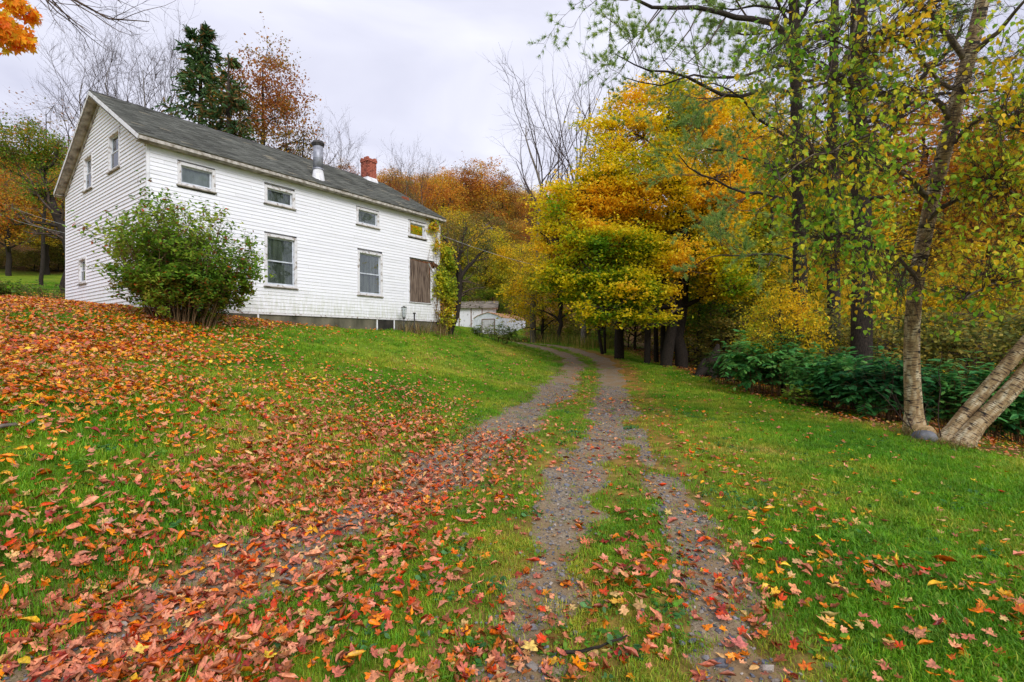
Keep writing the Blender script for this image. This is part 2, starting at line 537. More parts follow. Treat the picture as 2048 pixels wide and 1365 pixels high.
# ------------------------------------------------------------------ terrain
CP = np.array([
 (0,0,0),(0,2.5,0),(1.3,3,0),(-2.1,2.6,-.03),(-1.65,4.2,0),(-3.3,2.8,.33),(-3.5,4.4,.42),(-5,3,.75),(-2.6,6,.25),(0,5,.03),(.3,8,.12),
 (-.3,8,.1),(.74,12,.17),(2.3,12,.13),(3.2,16,.22),(1.7,16,.24),(4.2,22,.44),(2.8,22,.5),(4.4,26,.75),(3.0,26,.8),(3,31,1.15),(1.6,35,1.4),(-3,39,1.6),
 (-9.2,12.7,2.33),(-7,16.2,2.1),(-3.1,21.4,1.92),(-.5,30,1.38),(-1,48,2.5),(-3.5,48,2.5),(-2,26,1.85),(-15.8,17.5,2.92),(-12.6,15,2.65),(-14,12.5,2.62),
 (-15.5,15,2.9),(-20,20,3.3),(-28,30,4.6),(-48,50,8.3),(-40,50,8.0),(-5,6,.95),(-7.5,9.3,1.55),(-3.5,9,.72),(-3,13,.9),(-1,16,.72),(-1,20,1.0),(1,24,.95),
 (-10,7,1.6),(-6,1,.9),
 (3.5,4,-.02),(6,6,-.1),(6.6,9,-.06),(7,12,.03),(7.8,17,.1),(7.8,21,.3),(8,26,.55),(8,31,.85),(6.4,36,1.4),(4,12,.1),(5,17,.2),
 (11,9,-.7),(13,18,-1.2),(14,28,-.8),(20,40,0),(30,20,-3),(-12,30,4),(-6,35,3.2),
 (-10,90,17),(10,90,14),(40,90,9),(-60,90,19),(90,60,2),(0,150,34),(-100,160,42),(100,160,24),(-80,20,8),(-60,-40,3),(60,-40,-3),(0,-60,-1),(120,0,-3),(0,-12,-.2),
 (0,300,55),(-250,250,70),(250,250,35),(300,0,5),(-300,0,30),(0,-300,0)], float)
def _phi(r2): return .5 * r2 * np.log(np.maximum(r2, 1e-9))
_n = len(CP)
_K = _phi(((CP[:, None, :2] - CP[None, :, :2]) ** 2).sum(-1)) + np.eye(_n) * .5
_Pm = np.c_[np.ones(_n), CP[:, :2]]
_A = np.zeros((_n + 3, _n + 3)); _A[:_n, :_n] = _K; _A[:_n, _n:] = _Pm; _A[_n:, :_n] = _Pm.T
_W = np.linalg.solve(_A, np.r_[CP[:, 2], 0, 0, 0])
def gz(xy):
    xy = np.atleast_2d(np.asarray(xy, float))[:, :2]
    out = np.empty(len(xy))
    for i in range(0, len(xy), 20000):
        q = xy[i:i + 20000]
        out[i:i + 20000] = _phi(((q[:, None] - CP[None, :, :2]) ** 2).sum(-1)) @ _W[:_n] + _W[_n] + q @ _W[_n + 1:]
    r = np.hypot(xy[:, 0], xy[:, 1])
    near = np.clip(1 - r / 60, 0, 1)
    out += (fbm(xy, .9, 3) - .5) * .10 * near + (fbm(xy, 4.0, 9) - .5) * .035 * near
    for line, wd in ((RUT_L, .45), (RUT_M, .4), (RUT_R, .35)):
        dd = pdist(xy, line)
        out -= .045 * np.exp(-(dd / wd) ** 2) * np.clip(1.6 - r / 16, 0, 1)
    sl = side(xy, RUT_L)      # raised shoulder of the left bank
    out += .17 * smooth01((-sl - .35) / .75) * smooth01((9.5 - xy[:, 1]) / 4.5) * smooth01((xy[:, 1] + 1) / 2) * smooth01((sl + 7) / 3)
    return out
def G(x, y): return float(gz([(x, y)])[0])
def pdist(xy, line):
    line = np.array(line, float)
    best = np.full(len(xy), 1e9)
    for a, b in zip(line[:-1], line[1:]):
        d = b - a
        t = np.clip(((xy - a) @ d) / (d @ d), 0, 1)
        best = np.minimum(best, np.hypot(*(xy - a - t[:, None] * d).T))
    return best
def side(xy, line):
    """signed: x minus the line's x at that y (line monotone in y)"""
    line = np.array(sorted(line, key=lambda p: p[1]), float)
    return xy[:, 0] - np.interp(xy[:, 1], line[:, 1], line[:, 0])
RUT_L = [(-2.8, .6), (-2.25, 2.3), (-2.0, 3.1), (-1.6, 4.2), (-1.05, 5.4), (-.25, 8), (.74, 12), (1.7, 16), (2.75, 22), (2.9, 26), (2.0, 30.5), (.2, 34.5), (-3, 38)]
RUT_M = [(0, .8), (.04, 2.34), (.12, 3.25), (.55, 5), (1.07, 6.8), (1.6, 8.2), (2.4, 12), (3.25, 16), (4.25, 22), (4.5, 26), (3.6, 31), (1.6, 35.5), (-2, 39.5)]
RUT_R = [(.9, .8), (1.12, 2.34), (1.31, 3.07), (1.49, 4), (1.6, 5), (1.8, 6.6), (2.2, 9), (2.6, 11)]
WOOD_EDGE = [(10.5, 5.5), (8.3, 7.4), (7.3, 8.8), (6.9, 10), (6.8, 11.6), (7.3, 17), (7.2, 20.7), (7.3, 26.4), (7.3, 31), (5.9, 36), (3.1, 40.5), (1.2, 46)]

def smooth01(x): x = np.clip(x, 0, 1); return x * x * (3 - 2 * x)

def masks(xy):
    """dirt, gravel, litter, woods in 0..1 for ground points"""
    nz = fbm(xy, 2.2, 21); nb = fbm(xy, .55, 33)
    dl, dm, dr = pdist(xy, RUT_L), pdist(xy, RUT_M), pdist(xy, RUT_R)
    y = xy[:, 1]
    wl_ = .12 + .19 * smooth01((y - 3.5) / 5); wm = .13 + .15 * smooth01((y - 4) / 8); wr = .13 * smooth01((5.6 - y) / 1.8) * (.55 + .8 * nb)
    g = np.maximum.reduce([1 - smooth01((dl - wl_ + (nz - .5) * .7 + (nb - .5) * .5) / .25), 1 - smooth01((dm - wm + (nz - .5) * .65 + (nb - .5) * .15 * smooth01((12 - y) / 4)) / .25),
                           1 - smooth01((dr - wr + (nz - .5) * .5) / .2)])
    dirt = np.maximum.reduce([np.exp(-(dl / .75) ** 2), np.exp(-(dm / .62) ** 2), np.exp(-(dr / .5) ** 2) * smooth01((10 - y) / 4)])
    dirt = np.clip(dirt * (.55 + nz), 0, 1)
    s = side(xy, RUT_M)
    ochre = 1.3 * np.exp(-((s - .62) / .62) ** 2) * smooth01((y - 6) / 4) * smooth01((34 - y) / 6)
    mid = np.exp(-((s - .2) / 1.5) ** 2) * smooth01((16 - y) / 5) * 1.0
    we = side(xy, WOOD_EDGE)
    woods = smooth01((we + .55 + (nz - .5) * 1.2) / .9) * (xy[:, 1] > 2)
    behind = smooth01((xy[:, 1] - 50 + (nb - .5) * 8 + np.clip(-xy[:, 0] - 5, 0, 30) * .0) / 4)
    woods = np.maximum(woods, behind)
    return dirt, g, np.clip(ochre * (.5 + nz) + mid * nz, 0, 1), woods

def build_ground():
    # polar grid, fine towards the view
    th = np.concatenate([np.linspace(-62, 62, 430), np.linspace(62, 298, 90)[1:-1]])
    th = np.radians(th)
    r = np.concatenate([np.linspace(0, 1.2, 8)[1:], 1.2 * (520 / 1.2) ** (np.linspace(0, 1, 210)[1:])])
    T, Rr = np.meshgrid(th, r)
    xy = np.stack([np.sin(T) * Rr, np.cos(T) * Rr], -1).reshape(-1, 2)
    z = gz(xy)
    V = np.c_[xy, z]
    nt_, nr = len(th), len(r)
    i = np.arange(nr - 1)[:, None]; j = np.arange(nt_)[None]
    q = np.stack([i * nt_ + j, (i + 1) * nt_ + j, (i + 1) * nt_ + (j + 1) % nt_, i * nt_ + (j + 1) % nt_], -1).reshape(-1, 4)
    c = len(V)
    V = np.vstack([V, [[0, 0, G(0, 0)]]])
    jj = np.arange(nt_)
    tri = np.stack([np.full(nt_, c), jj, (jj + 1) % nt_], -1)
    me = make_mesh("ground", V, [q[:, ::-1], tri[:, ::-1]], M['ground'], smooth=True)
    mk = masks(V[:, :2])
    a = me.attributes.new("mask", 'FLOAT_COLOR', 'POINT')
    cc = np.stack([mk[0], mk[1], mk[2], mk[3]], -1).astype(np.float32)
    a.data.foreach_set("color", cc.ravel())
    o = obj("ground", me)
    tag(o, "sloping autumn lawn of patchy green grass around the house and driveway", None, kind='structure')
    return o

def ground_mat():
    m, nt, out = mat('lawn_soil')
    a = nt.nodes.new("ShaderNodeAttribute"); a.attribute_name = 'mask'
    sp = nt.nodes.new("ShaderNodeSeparateColor"); nt.links.new(a.outputs['Color'], sp.inputs[0])
    W = coords(nt, 'World')
    n1 = noise(nt, W, .5, 5); n2 = noise(nt, W, 6, 6); n3 = noise(nt, W, 40, 4)
    g1 = ramp(nt, [(.3, srgb(84, 118, 22)), (.5, srgb(110, 140, 26)), (.7, srgb(146, 156, 42))], n1).outputs[0]
    g2 = ramp(nt, [(.3, .55), (.7, 1.25)], n2).outputs[0]
    g = mixc(nt, 1, g1, g2, 'MULTIPLY')
    thatch = ramp(nt, [(.45, 0), (.75, .7)], n3).outputs[0]
    g = mixc(nt, thatch, g, srgb(96, 84, 42))
    soil = ramp(nt, [(.3, srgb(92, 72, 46)), (.7, srgb(146, 122, 78))], n2).outputs[0]
    c = mixc(nt, sp.outputs[0], g, soil)
    och = ramp(nt, [(.3, srgb(98, 84, 36)), (.5, srgb(136, 106, 48)), (.7, srgb(172, 124, 58))], n2).outputs[0]
    c = mixc(nt, sp.outputs[2], c, och)
    lit = ramp(nt, [(.3, srgb(52, 40, 26)), (.5, srgb(92, 64, 36)), (.7, srgb(120, 98, 44))], n2).outputs[0]
    c = mixc(nt, a.outputs['Alpha'], c, lit)
    principled(nt, out, c, .95, n3, .6, .02, spec=.1)
    return m
M['ground'] = ground_mat()

def gravel_mat():
    m, nt, out = mat('gravel')
    W = coords(nt, 'World')
    v = nt.nodes.new("ShaderNodeTexVoronoi"); v.inputs['Scale'].default_value = 75; nt.links.new(W, v.inputs['Vector'])
    v2 = nt.nodes.new("ShaderNodeTexVoronoi"); v2.inputs['Scale'].default_value = 75; nt.links.new(W, v2.inputs['Vector'])
    hs = nt.nodes.new("ShaderNodeSeparateColor"); nt.links.new(v.outputs['Color'], hs.inputs[0])
    c = ramp(nt, [(0, srgb(92, 88, 82)), (.5, srgb(124, 117, 105)), (.85, srgb(154, 145, 128)), (1, srgb(184, 174, 154))], hs.outputs[0]).outputs[0]
    n = noise(nt, W, 3, 5)
    f = ramp(nt, [(.34, .25), (.58, .95)], n).outputs[0]
    c = mixc(nt, f, c, srgb(134, 110, 78))
    d = ramp(nt, [(.0, 1), (.35, .25)], v2.outputs['Distance']).outputs[0]
    principled(nt, out, c, .85, d, .8, .012, spec=.25)
    return m
M['gravel'] = gravel_mat()

build_ground()

# two gravelled wheel ruts of the driveway plus the short one joining on the right: sheets just above the ground
def rut_strip(line, width, name, label, y1=99):
    line = np.array([p for p in line if p[1] <= y1], float)
    s = np.concatenate([[0], np.cumsum(np.hypot(*np.diff(line, axis=0).T))])
    n = int(s[-1] / .06)
    t = np.linspace(0, s[-1], n)
    c = np.stack([np.interp(t, s, line[:, k]) for k in (0, 1)], 1)
    for _ in range(60):
        c[1:-1] = c[1:-1] * .5 + (c[:-2] + c[2:]) * .25
    tn = unit(np.gradient(c, axis=0)); nm = np.stack([tn[:, 1], -tn[:, 0]], 1)
    k = 23
    us = np.linspace(-1, 1, k) * 2.1
    w0 = np.interp(c[:, 1], [0, 3, 8, 14, 40], width)
    lo = w0 * (.6 + .8 * fbm(c, 1.6, 51)); hi = w0 * (.6 + .8 * fbm(c, 1.6, 77))
    off = np.where(us[None] < 0, us[None] * lo[:, None], us[None] * hi[:, None])
    xy = (c[:, None] + nm[:, None] * off[..., None]).reshape(-1, 2)
    z = gz(xy).reshape(n, k)
    gm = masks(xy)[1].reshape(n, k)
    fine = fbm(xy, 14, 91).reshape(n, k)
    z += np.clip((gm - .45 + (fine - .5) * .5) * .05, -.03, .010 + .006 * np.clip(c[:, 1:2] / 10, 0, 3))
    z[:, [0, -1]] -= .05
    V = np.c_[xy, z.reshape(-1)]
    i = np.arange(n - 1)[:, None]; j = np.arange(k - 1)[None]
    q = np.stack([i * k + j, i * k + j + 1, (i + 1) * k + j + 1, (i + 1) * k + j], -1).reshape(-1, 4)
    me = make_mesh(name, V, [q], M['gravel'], smooth=True)
    return me
drive = bpy.data.objects.new("driveway", None); COL.objects.link(drive)
tag(drive, "two-track gravel driveway curving past the house towards the shed", None, kind='structure')
for ln, wd in ((RUT_L, (.32, .36, .40, .46, .6)), (RUT_M, (.16, .2, .26, .42, .55)), (RUT_R, (.2, .22, .14, .03, .01))):
    obj("gravel_track", rut_strip(ln, wd, "gravel_track", "", 10.5 if ln is RUT_R else 99), drive)
# ------------------------------------------------------------------ house
HX, HY, HZ = (296 - CU) / F_PX * 13.0, 13.0, 2.5
HA = math.atan2(.803, .596)
AV, BV = np.array([.596, .803]), np.array([-.803, .596])
HL, HW, EV, TAN = 10.7, 7.86, 4.48, math.tan(math.radians(29.2))
RIDGE = EV + HW / 2 * TAN
def on_long(u, v, off=0.0):
    """pixel on the long wall -> (s, h) in house coordinates"""
    du, dv = (u - CU) / F_PX, (CV - v) / F_PX
    # (x,y) = y*(du,1);  (x-HX, y-HY).BV = off
    y = (off + HX * BV[0] + HY * BV[1]) / (du * BV[0] + BV[1])
    p = np.array([du * y - HX, y - HY])
    return p @ AV, EYE + dv * y - HZ
def on_gable(u, v):
    du, dv = (u - CU) / F_PX, (CV - v) / F_PX
    y = (HX * AV[0] + HY * AV[1]) / (du * AV[0] + AV[1])
    p = np.array([du * y - HX, y - HY])
    return p @ BV, EYE + dv * y - HZ
def on_roof(u, v):
    d = np.array([(u - CU) / F_PX, 1, (CV - v) / F_PX])
    # local coordinates along the ray: s,t,h ; plane h = EV + t*TAN
    ds, dt, dh = d[:2] @ AV, d[:2] @ BV, d[2]
    o = np.array([-HX, -HY]); s0, t0, h0 = o @ AV, o @ BV, EYE - HZ
    k = (EV + t0 * TAN - h0) / (dh - dt * TAN)
    return s0 + ds * k, t0 + dt * k, h0 + dh * k

def siding_mat():
    m, nt, out = mat('white_siding')
    co = coords(nt)
    oi = nt.nodes.new("ShaderNodeObjectInfo")
    n1 = noise(nt, coords(nt, 'Object', (1.2, 1.2, 5)), 1.6, 6)
    c = ramp(nt, [(.25, srgb(234, 234, 238)), (.5, srgb(241, 241, 247)), (.8, srgb(243, 243, 250))], n1).outputs[0]
    n2 = noise(nt, coords(nt, 'Object', (6, 6, 1.2)), 2.2, 6)
    sp = nt.nodes.new("ShaderNodeSeparateXYZ"); nt.links.new(co, sp.inputs[0])
    mr = nt.nodes.new("ShaderNodeMapRange"); nt.links.new(sp.outputs[2], mr.inputs[0])
    mr.inputs[1].default_value = .9; mr.inputs[2].default_value = 0; mr.inputs[3].default_value = 0; mr.inputs[4].default_value = 1
    mt = N(nt, 'Math', operation='MULTIPLY'); nt.links.new(mr.outputs[0], mt.inputs[0])
    rr = ramp(nt, [(.36, .0), (.66, .6)], n2); nt.links.new(rr.outputs[0], mt.inputs[1])
    c = mixc(nt, mt.outputs[0], c, srgb(178, 182, 146))
    r2 = ramp(nt, [(.66, 0), (.85, .2)], n2).outputs[0]
    c = mixc(nt, r2, c, srgb(176, 170, 158))
    rv = ramp(nt, [(0, .93), (.3, .98), (1, 1.0)], oi.outputs['Random']).outputs[0]
    c = mixc(nt, 1, c, rv, 'MULTIPLY')
    principled(nt, out, c, .5, noise(nt, co, 90, 3), .08, .002, spec=.35)
    return m
M['siding'] = siding_mat()
M['trim'] = simple_noise_mat('weathered_trim', srgb(150, 138, 126), srgb(222, 220, 222), 9, .7, 30, .3, vs=(1, 1, 1), p0=.33, p1=.48)
M['trim_white'] = simple_noise_mat('white_trim', srgb(196, 194, 194), srgb(232, 232, 236), 5, .6, 30, .15, p0=.3, p1=.5)
M['old_board'] = simple_noise_mat('bare_grey_board', srgb(84, 76, 66), srgb(176, 168, 154), 5, .9, 24, .5, vs=(1, 1, 1), p0=.3, p1=.62)
M['fascia'] = simple_noise_mat('worn_fascia', srgb(128, 118, 104), srgb(196, 190, 182), 7, .8, 30, .3, p0=.35, p1=.6)
M['sash'] = simple_noise_mat('metal_sash', srgb(176, 182, 190), srgb(214, 220, 228), 6, .4, 30, .05, spec=.5)
M['concrete'] = simple_noise_mat('mossy_concrete', srgb(58, 58, 46), srgb(122, 116, 98), 1.6, .95, 18, .5, vs=(1, 1, .5))
M['curtain'] = simple_noise_mat('faded_curtain', srgb(92, 98, 90), srgb(146, 148, 138), 1.5, .9, 20, .3, vs=(7, 7, .5))
M['shade'] = simple_noise_mat('window_shade', srgb(150, 152, 152), srgb(196, 196, 198), 2, .9)
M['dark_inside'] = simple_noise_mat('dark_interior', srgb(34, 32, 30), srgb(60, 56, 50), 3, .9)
M['soot_red'] = simple_noise_mat('red_curtain', srgb(84, 36, 34), srgb(120, 60, 54), 3, .9)
M['plywood'] = simple_noise_mat('weathered_plywood', srgb(66, 50, 42), srgb(136, 118, 104), 3.0, .85, 18, .4, vs=(9, 9, .7))
M['sheathing'] = simple_noise_mat('rotten_sheathing', srgb(52, 34, 24), srgb(140, 92, 60), 7, .9, 20, .8, vs=(2, 2, 2))
M['galv'] = simple_noise_mat('galvanised_metal', srgb(126, 128, 136), srgb(176, 178, 188), 6, .6, 14, .2, metal=.55, spec=.5)
M['dark_metal'] = simple_noise_mat('dark_metal', srgb(44, 42, 42), srgb(84, 80, 78), 9, .6, 20, .2)
M['rust'] = simple_noise_mat('rust', srgb(96, 50, 32), srgb(150, 84, 56), 14, .8)
M['mortar'] = simple_noise_mat('mortar', srgb(150, 140, 130), srgb(190, 180, 170), 12, .95)

def glass_mat():
    m, nt, out = mat('window_glass')
    g = nt.nodes.new("ShaderNodeBsdfGlossy"); g.inputs['Roughness'].default_value = .03
    g.inputs['Color'].default_value = (.95, .97, 1, 1)
    nz = noise(nt, coords(nt), 2.5, 2)
    bp = nt.nodes.new("ShaderNodeBump"); bp.inputs['Strength'].default_value = .15; bp.inputs['Distance'].default_value = .02
    nt.links.new(nz, bp.inputs['Height']); nt.links.new(bp.outputs[0], g.inputs['Normal'])
    t = nt.nodes.new("ShaderNodeBsdfTransparent"); t.inputs[0].default_value = (.86, .9, .88, 1)
    f = nt.nodes.new("ShaderNodeFresnel"); f.inputs[0].default_value = 1.45
    ad = N(nt, 'Math', operation='ADD'); nt.links.new(f.outputs[0], ad.inputs[0]); ad.inputs[1].default_value = .015
    mx = nt.nodes.new("ShaderNodeMixShader"); nt.links.new(ad.outputs[0], mx.inputs[0])
    nt.links.new(t.outputs[0], mx.inputs[1]); nt.links.new(g.outputs[0], mx.inputs[2]); nt.links.new(mx.outputs[0], out.inputs[0])
    return m
M['glass'] = glass_mat()

def vc_mat(name, rough=.9, bscale=60, bstr=.4, spec=.2):
    m, nt, out = mat(name)
    c = attr_col(nt)
    co = coords(nt)
    r = ramp(nt, [(.3, .78), (.7, 1.15)], noise(nt, co, 5, 6)).outputs[0]
    r2 = ramp(nt, [(.3, .72), (.7, 1.22)], noise(nt, coords(nt, 'Object', (1, .25, .25)), 1.3, 6)).outputs[0]
    c = mixc(nt, 1, c, r, 'MULTIPLY'); c = mixc(nt, 1, c, r2, 'MULTIPLY')
    principled(nt, out, c, rough, noise(nt, co, bscale, 4), bstr, .006, spec=spec)
    return m
M['shingle'] = vc_mat('asphalt_shingle')
M['brick'] = simple_noise_mat('red_brick', srgb(142, 72, 58), srgb(186, 108, 88), 9, .85, 40, .4)
M['brick_dark'] = simple_noise_mat('sooty_brick', srgb(104, 60, 50), srgb(150, 84, 68), 9, .85, 40, .4)

house = thing("farmhouse", "old white clapboard farmhouse with grey shingle roof, brick chimney and metal flue", "house", (HX, HY, HZ), HA)

# foundation and core
f = MB(); f.box(.03, HL - .01, .03, HW - .03, -1.6, -.005); f.build("foundation", M['concrete'], house)
core = MB()
core.add([(0.14, .14, 0), (HL - .02, .14, 0), (HL - .02, HW - .02, 0), (.14, HW - .02, 0), (0.14, .14, EV + .02), (HL - .02, .14, EV + .02), (HL - .02, HW - .02, EV - .02), (.14, HW - .02, EV - .02), (.14, HW / 2, RIDGE - .14), (HL - .02, HW / 2, RIDGE - .14)],
         [(0, 1, 5, 4), (1, 2, 6, 9, 5), (2, 3, 7, 6), (3, 0, 4, 8, 7), (3, 2, 1, 0)])
wall = core.build("wall", M['siding'], house)

def rect_long(ul, ur, vlt, vlb, vrt, vrb):
    s0, z1 = on_long(ul, vlt); _, z0 = on_long(ul, vlb); s1, z1b = on_long(ur, vrt); _, z0b = on_long(ur, vrb)
    return (s0, s1, (z0 + z0b) / 2, (z1 + z1b) / 2)
def rect_gable(ul, ur, vlt, vlb, vrt, vrb):
    a, z1 = on_gable(ul, vlt); _, z0 = on_gable(ul, vlb); b, z1b = on_gable(ur, vrt); _, z0b = on_gable(ur, vrb)
    return (min(a, b), max(a, b), (z0 + z0b) / 2, (z1 + z1b) / 2)
WL = [("wide short window with a pale shade inside, nearest the corner", 'awning', 'shade', rect_long(355.5, 431, 325, 372, 341, 384)),
      ("short window with torn whitish film inside", 'awning', 'curtain', rect_long(529, 590, 371, 407, 384, 419)),
      ("short window under the flue side of the roof", 'awning', 'curtain', rect_long(712.5, 758, 416, 449, 424, 458)),
      ("short window with a greenish pane beside the vine", 'awning', 'curtain', rect_long(816.5, 852, 442, 472, 450, 480)),
      ("tall two-pane window with peeling casing", 'hung', 'curtain', rect_long(529, 594, 467.5, 572, 477.5, 578)),
      ("tall two-pane window with blue-grey storm sash", 'hung', 'curtain', rect_long(715, 764.5, 502, 590, 508, 594))]
BOARDED = rect_long(819, 861, 519, 604, 526, 606)
BASE = [rect_long(455, 519, 624, 642, 627, 644), rect_long(754, 790, 640, 662, 641, 663)]
WG = [("upper gable window reflecting bare trees, nearer the ridge", 'hung', 'soot_red', rect_gable(220, 243, 273, 346, 256, 337)),
      ("narrow upper gable window near the roof end", 'hung', 'soot_red', rect_gable(171, 188, 316, 386, 307, 376)),
      ("low gable window half behind the shrub", 'hung', 'dark_inside', rect_gable(161, 176, 517, 570, 514, 566))]

def map_long(a, z, o): return (a, -o, z)
def map_gable(a, z, o): return (-o, a, z)
def wbox(mb, mp, a0, a1, z0, z1, o0, o1):
    V = [mp(a, z, o) for z in (z0, z1) for o in (o0, o1) for a in (a0, a1)]
    F = [(0, 2, 3, 1), (4, 5, 7, 6), (0, 1, 5, 4), (2, 6, 7, 3), (0, 4, 6, 2), (1, 3, 7, 5)]
    if mp is map_gable: F = F
    mb.add(V, F)
def window(label, kind, inside, rect, mp):
    a0, a1, z0, z1 = rect
    w = bpy.data.objects.new("window", None); COL.objects.link(w); w.parent = house
    tag(w, label)
    c = .085
    mb = MB()
    wbox(mb, mp, a0, a0 + c, z0, z1, -.14, .042); wbox(mb, mp, a1 - c, a1, z0, z1, -.14, .042)
    wbox(mb, mp, a0 + c, a1 - c, z1 - c, z1, -.14, .045); wbox(mb, mp, a0 + c, a1 - c, z0, z0 + c * .8, -.14, .036)
    mb.build("frame", M['trim'], w, bevel=.006)
    mb = MB(); wbox(mb, mp, a0 - .03, a1 + .03, z0 - .035, z0 - .001, -.05, .075); mb.build("sill", M['old_board'], w, bevel=.005)
    b0, b1, y0, y1 = a0 + c, a1 - c, z0 + c * .8, z1 - c
    sw = .045
    if kind == 'hung':
        ym = (y0 + y1) / 2
        parts = [(y0, ym + .02, -.012), (ym - .02, y1, -.04)]
    else:
        parts = [(y0, y1, -.03)]
    for k, (p0, p1, o) in enumerate(parts):
        mb = MB()
        wbox(mb, mp, b0 + .002, b0 + sw, p0, p1, o - .025, o); wbox(mb, mp, b1 - sw, b1 - .002, p0, p1, o - .025, o)
        wbox(mb, mp, b0 + sw, b1 - sw, p1 - sw * .9, p1 - .001, o - .025, o); wbox(mb, mp, b0 + sw, b1 - sw, p0 + .001, p0 + sw, o - .025, o)
        mb.build("sash", M['sash'], w, bevel=.004)
        mb = MB(); wbox(mb, mp, b0 + sw, b1 - sw, p0 + sw, p1 - sw * .9, o - .016, o - .012); mb.build("pane", M['glass'], w)
    # curtain: a pleated sheet behind the glass
    n = 24
    aa = np.linspace(b0, b1, n)
    dd = -.10 + .012 * np.sin(np.arange(n) * 1.9 + a0 * 3) + .006 * np.sin(np.arange(n) * .8)
    V = [mp(a, z, o) for z in (y0, y1) for a, o in zip(aa, dd)]
    F = np.array([(i, i + 1, n + i + 1, n + i) for i in range(n - 1)])
    obj("curtain", make_mesh("curtain", V, [F], M[inside]), w)
for lb, kd, ins, rc in WL: window(lb, kd, ins, rc, map_long)
for lb, kd, ins, rc in WG: window(lb, kd, ins, rc, map_gable)
for i, (s0, s1, z0, z1) in enumerate(BASE):
    w = bpy.data.objects.new("basement_window", None); COL.objects.link(w); w.parent = house
    z1 = -.03; z0 = z1 - (.34 if i == 0 else .5)
    mb = MB()
    wbox(mb, map_long, s0, s0 + .05, z0, z1, -.06, .0); wbox(mb, map_long, s1 - .05, s1, z0, z1, -.06, .0)
    wbox(mb, map_long, s0 + .05, s1 - .05, z1 - .05, z1, -.06, .002)
    mb.build("frame", M['trim_white'], w)
    mb = MB(); wbox(mb, map_long, s0 + .05, s1 - .05, z0, z1 - .05, -.035, -.015); mb.build("pane", M['dark_inside'] if i else M['concrete'], w)

# siding boards, each its own object
EXP = EV / 41
OPEN_L = [w[3] for w in WL] + [BOARDED]
OPEN_G = [w[3] for w in WG]
rngh = np.random.default_rng(5)
def spans(a0, a1, z0, z1, openings):
    segs = [(a0, a1)]
    for (o0, o1, y0, y1) in openings:
        if y0 < z1 - .02 and y1 > z0 + .02:
            out = []
            for (p, q) in segs:
                if o1 <= p or o0 >= q: out.append((p, q)); continue
                if o0 > p: out.append((p, o0))
                if o1 < q: out.append((o1, q))
            segs = out
    return [s for s in segs if s[1] - s[0] > .03]
def board(mp, a0b, a1b, a0t, a1t, z0, z1):
    w = rngh.normal(size=2) * .003
    V = [mp(a0b, z0 + w[0], -.004), mp(a1b, z0 + w[1], -.004), mp(a1t, z1, -.01), mp(a0t, z1, -.01),
         mp(a0b, z0 + w[0], .018 if mp is map_long else .030), mp(a1b, z0 + w[1], .018 if mp is map_long else .030), mp(a1t, z1, .004), mp(a0t, z1, .004)]
    mb = MB(); mb.add(V, [(0, 3, 2, 1), (4, 5, 6, 7), (0, 1, 5, 4), (2, 3, 7, 6), (0, 4, 7, 3), (1, 2, 6, 5)])
    mb.build("siding_board", M['siding'], wall)
for k in range(41):
    z0, z1 = k * EXP, (k + 1) * EXP + .006
    for (p, q) in spans(.045, HL - .03, z0, z1, OPEN_L):
        if BOARDED[2] < z0 < BOARDED[3] and abs(p - BOARDED[1]) < .01 and z0 > BOARDED[3] - .35:
            p += rngh.uniform(.1, .45)          # broken ends above and beside the boarded opening
        if q - p < .05: continue
        cuts = [p] + [c for c in [((k * 1.37) % 3.66) + j * 3.66 for j in range(4)] if p + .3 < c < q - .3] + [q]
        for c0, c1 in zip(cuts[:-1], cuts[1:]):
            board(map_long, c0 + (.003 if c0 > p else 0), c1, c0 + (.003 if c0 > p else 0), c1, z0, z1)
k = 0
while True:
    z0, z1 = k * EXP, (k + 1) * EXP + .006
    lo = lambda z: max(0.0, (z - EV) / TAN)
    if z1 > RIDGE - .1: break
    for (p, q) in spans(.045 + lo(z0), HW - .045 - lo(z0), z0, z1, OPEN_G):
        pt, qt = (max(p, .045 + lo(z1)), min(q, HW - .045 - lo(z1)))
        if qt - pt < .02: continue
        board(map_gable, p, q, pt, qt, z0, z1)
    k += 1
# corner boards
mb = MB(); mb.box(-.028, .045, -.03, .045, -.06, EV - .03); mb.build("corner_board", M['trim_white'], house, bevel=.005)
mb = MB(); mb.box(HL - .05, HL + .02, -.03, .05, -.06, EV - .03); mb.build("corner_board", M['trim_white'], house, bevel=.005)
mb = MB(); mb.box(-.028, .05, HW - .05, HW + .02, -.06, EV - .03); mb.build("corner_board", M['trim_white'], house, bevel=.005)
mb = MB(); mb.box(.05, HL - .05, -.012, .03, -.07, -.006); mb.build("starter_strip", M['trim'], house)

# plywood over the opening, broken siding and a dangling strip
s0, s1, z0, z1 = BOARDED
ply = MB()
ply.add([(s0, -.004, z0), (s1, -.004, z0), (s1 - .12, -.004, z1 - .08), (s0, -.004, z1), (s0, -.026, z0), (s1, -.026, z0), (s1 - .12, -.026, z1 - .08), (s0, -.026, z1)],
        [(0, 3, 2, 1), (4, 5, 6, 7), (0, 1, 5, 4), (1, 2, 6, 5), (2, 3, 7, 6), (3, 0, 4, 7)])
tag(ply.build("plywood_panel", M['plywood'], house), "weathered brown plywood nailed over an opening")
mb = MB(); mb.box(s0 - .02, s1 + .6, .02, .05, z0, z1 + .02); mb.build("exposed_sheathing", M['sheathing'], house)
mb = MB(); mb.bar((s1 - .16, -.06, z1 - .06), (s1 + .38, -.045, z1 - .78), .08, .015); tag(mb.build("loose_trim", M['trim_white'], house), "broken white strip hanging beside the plywood")
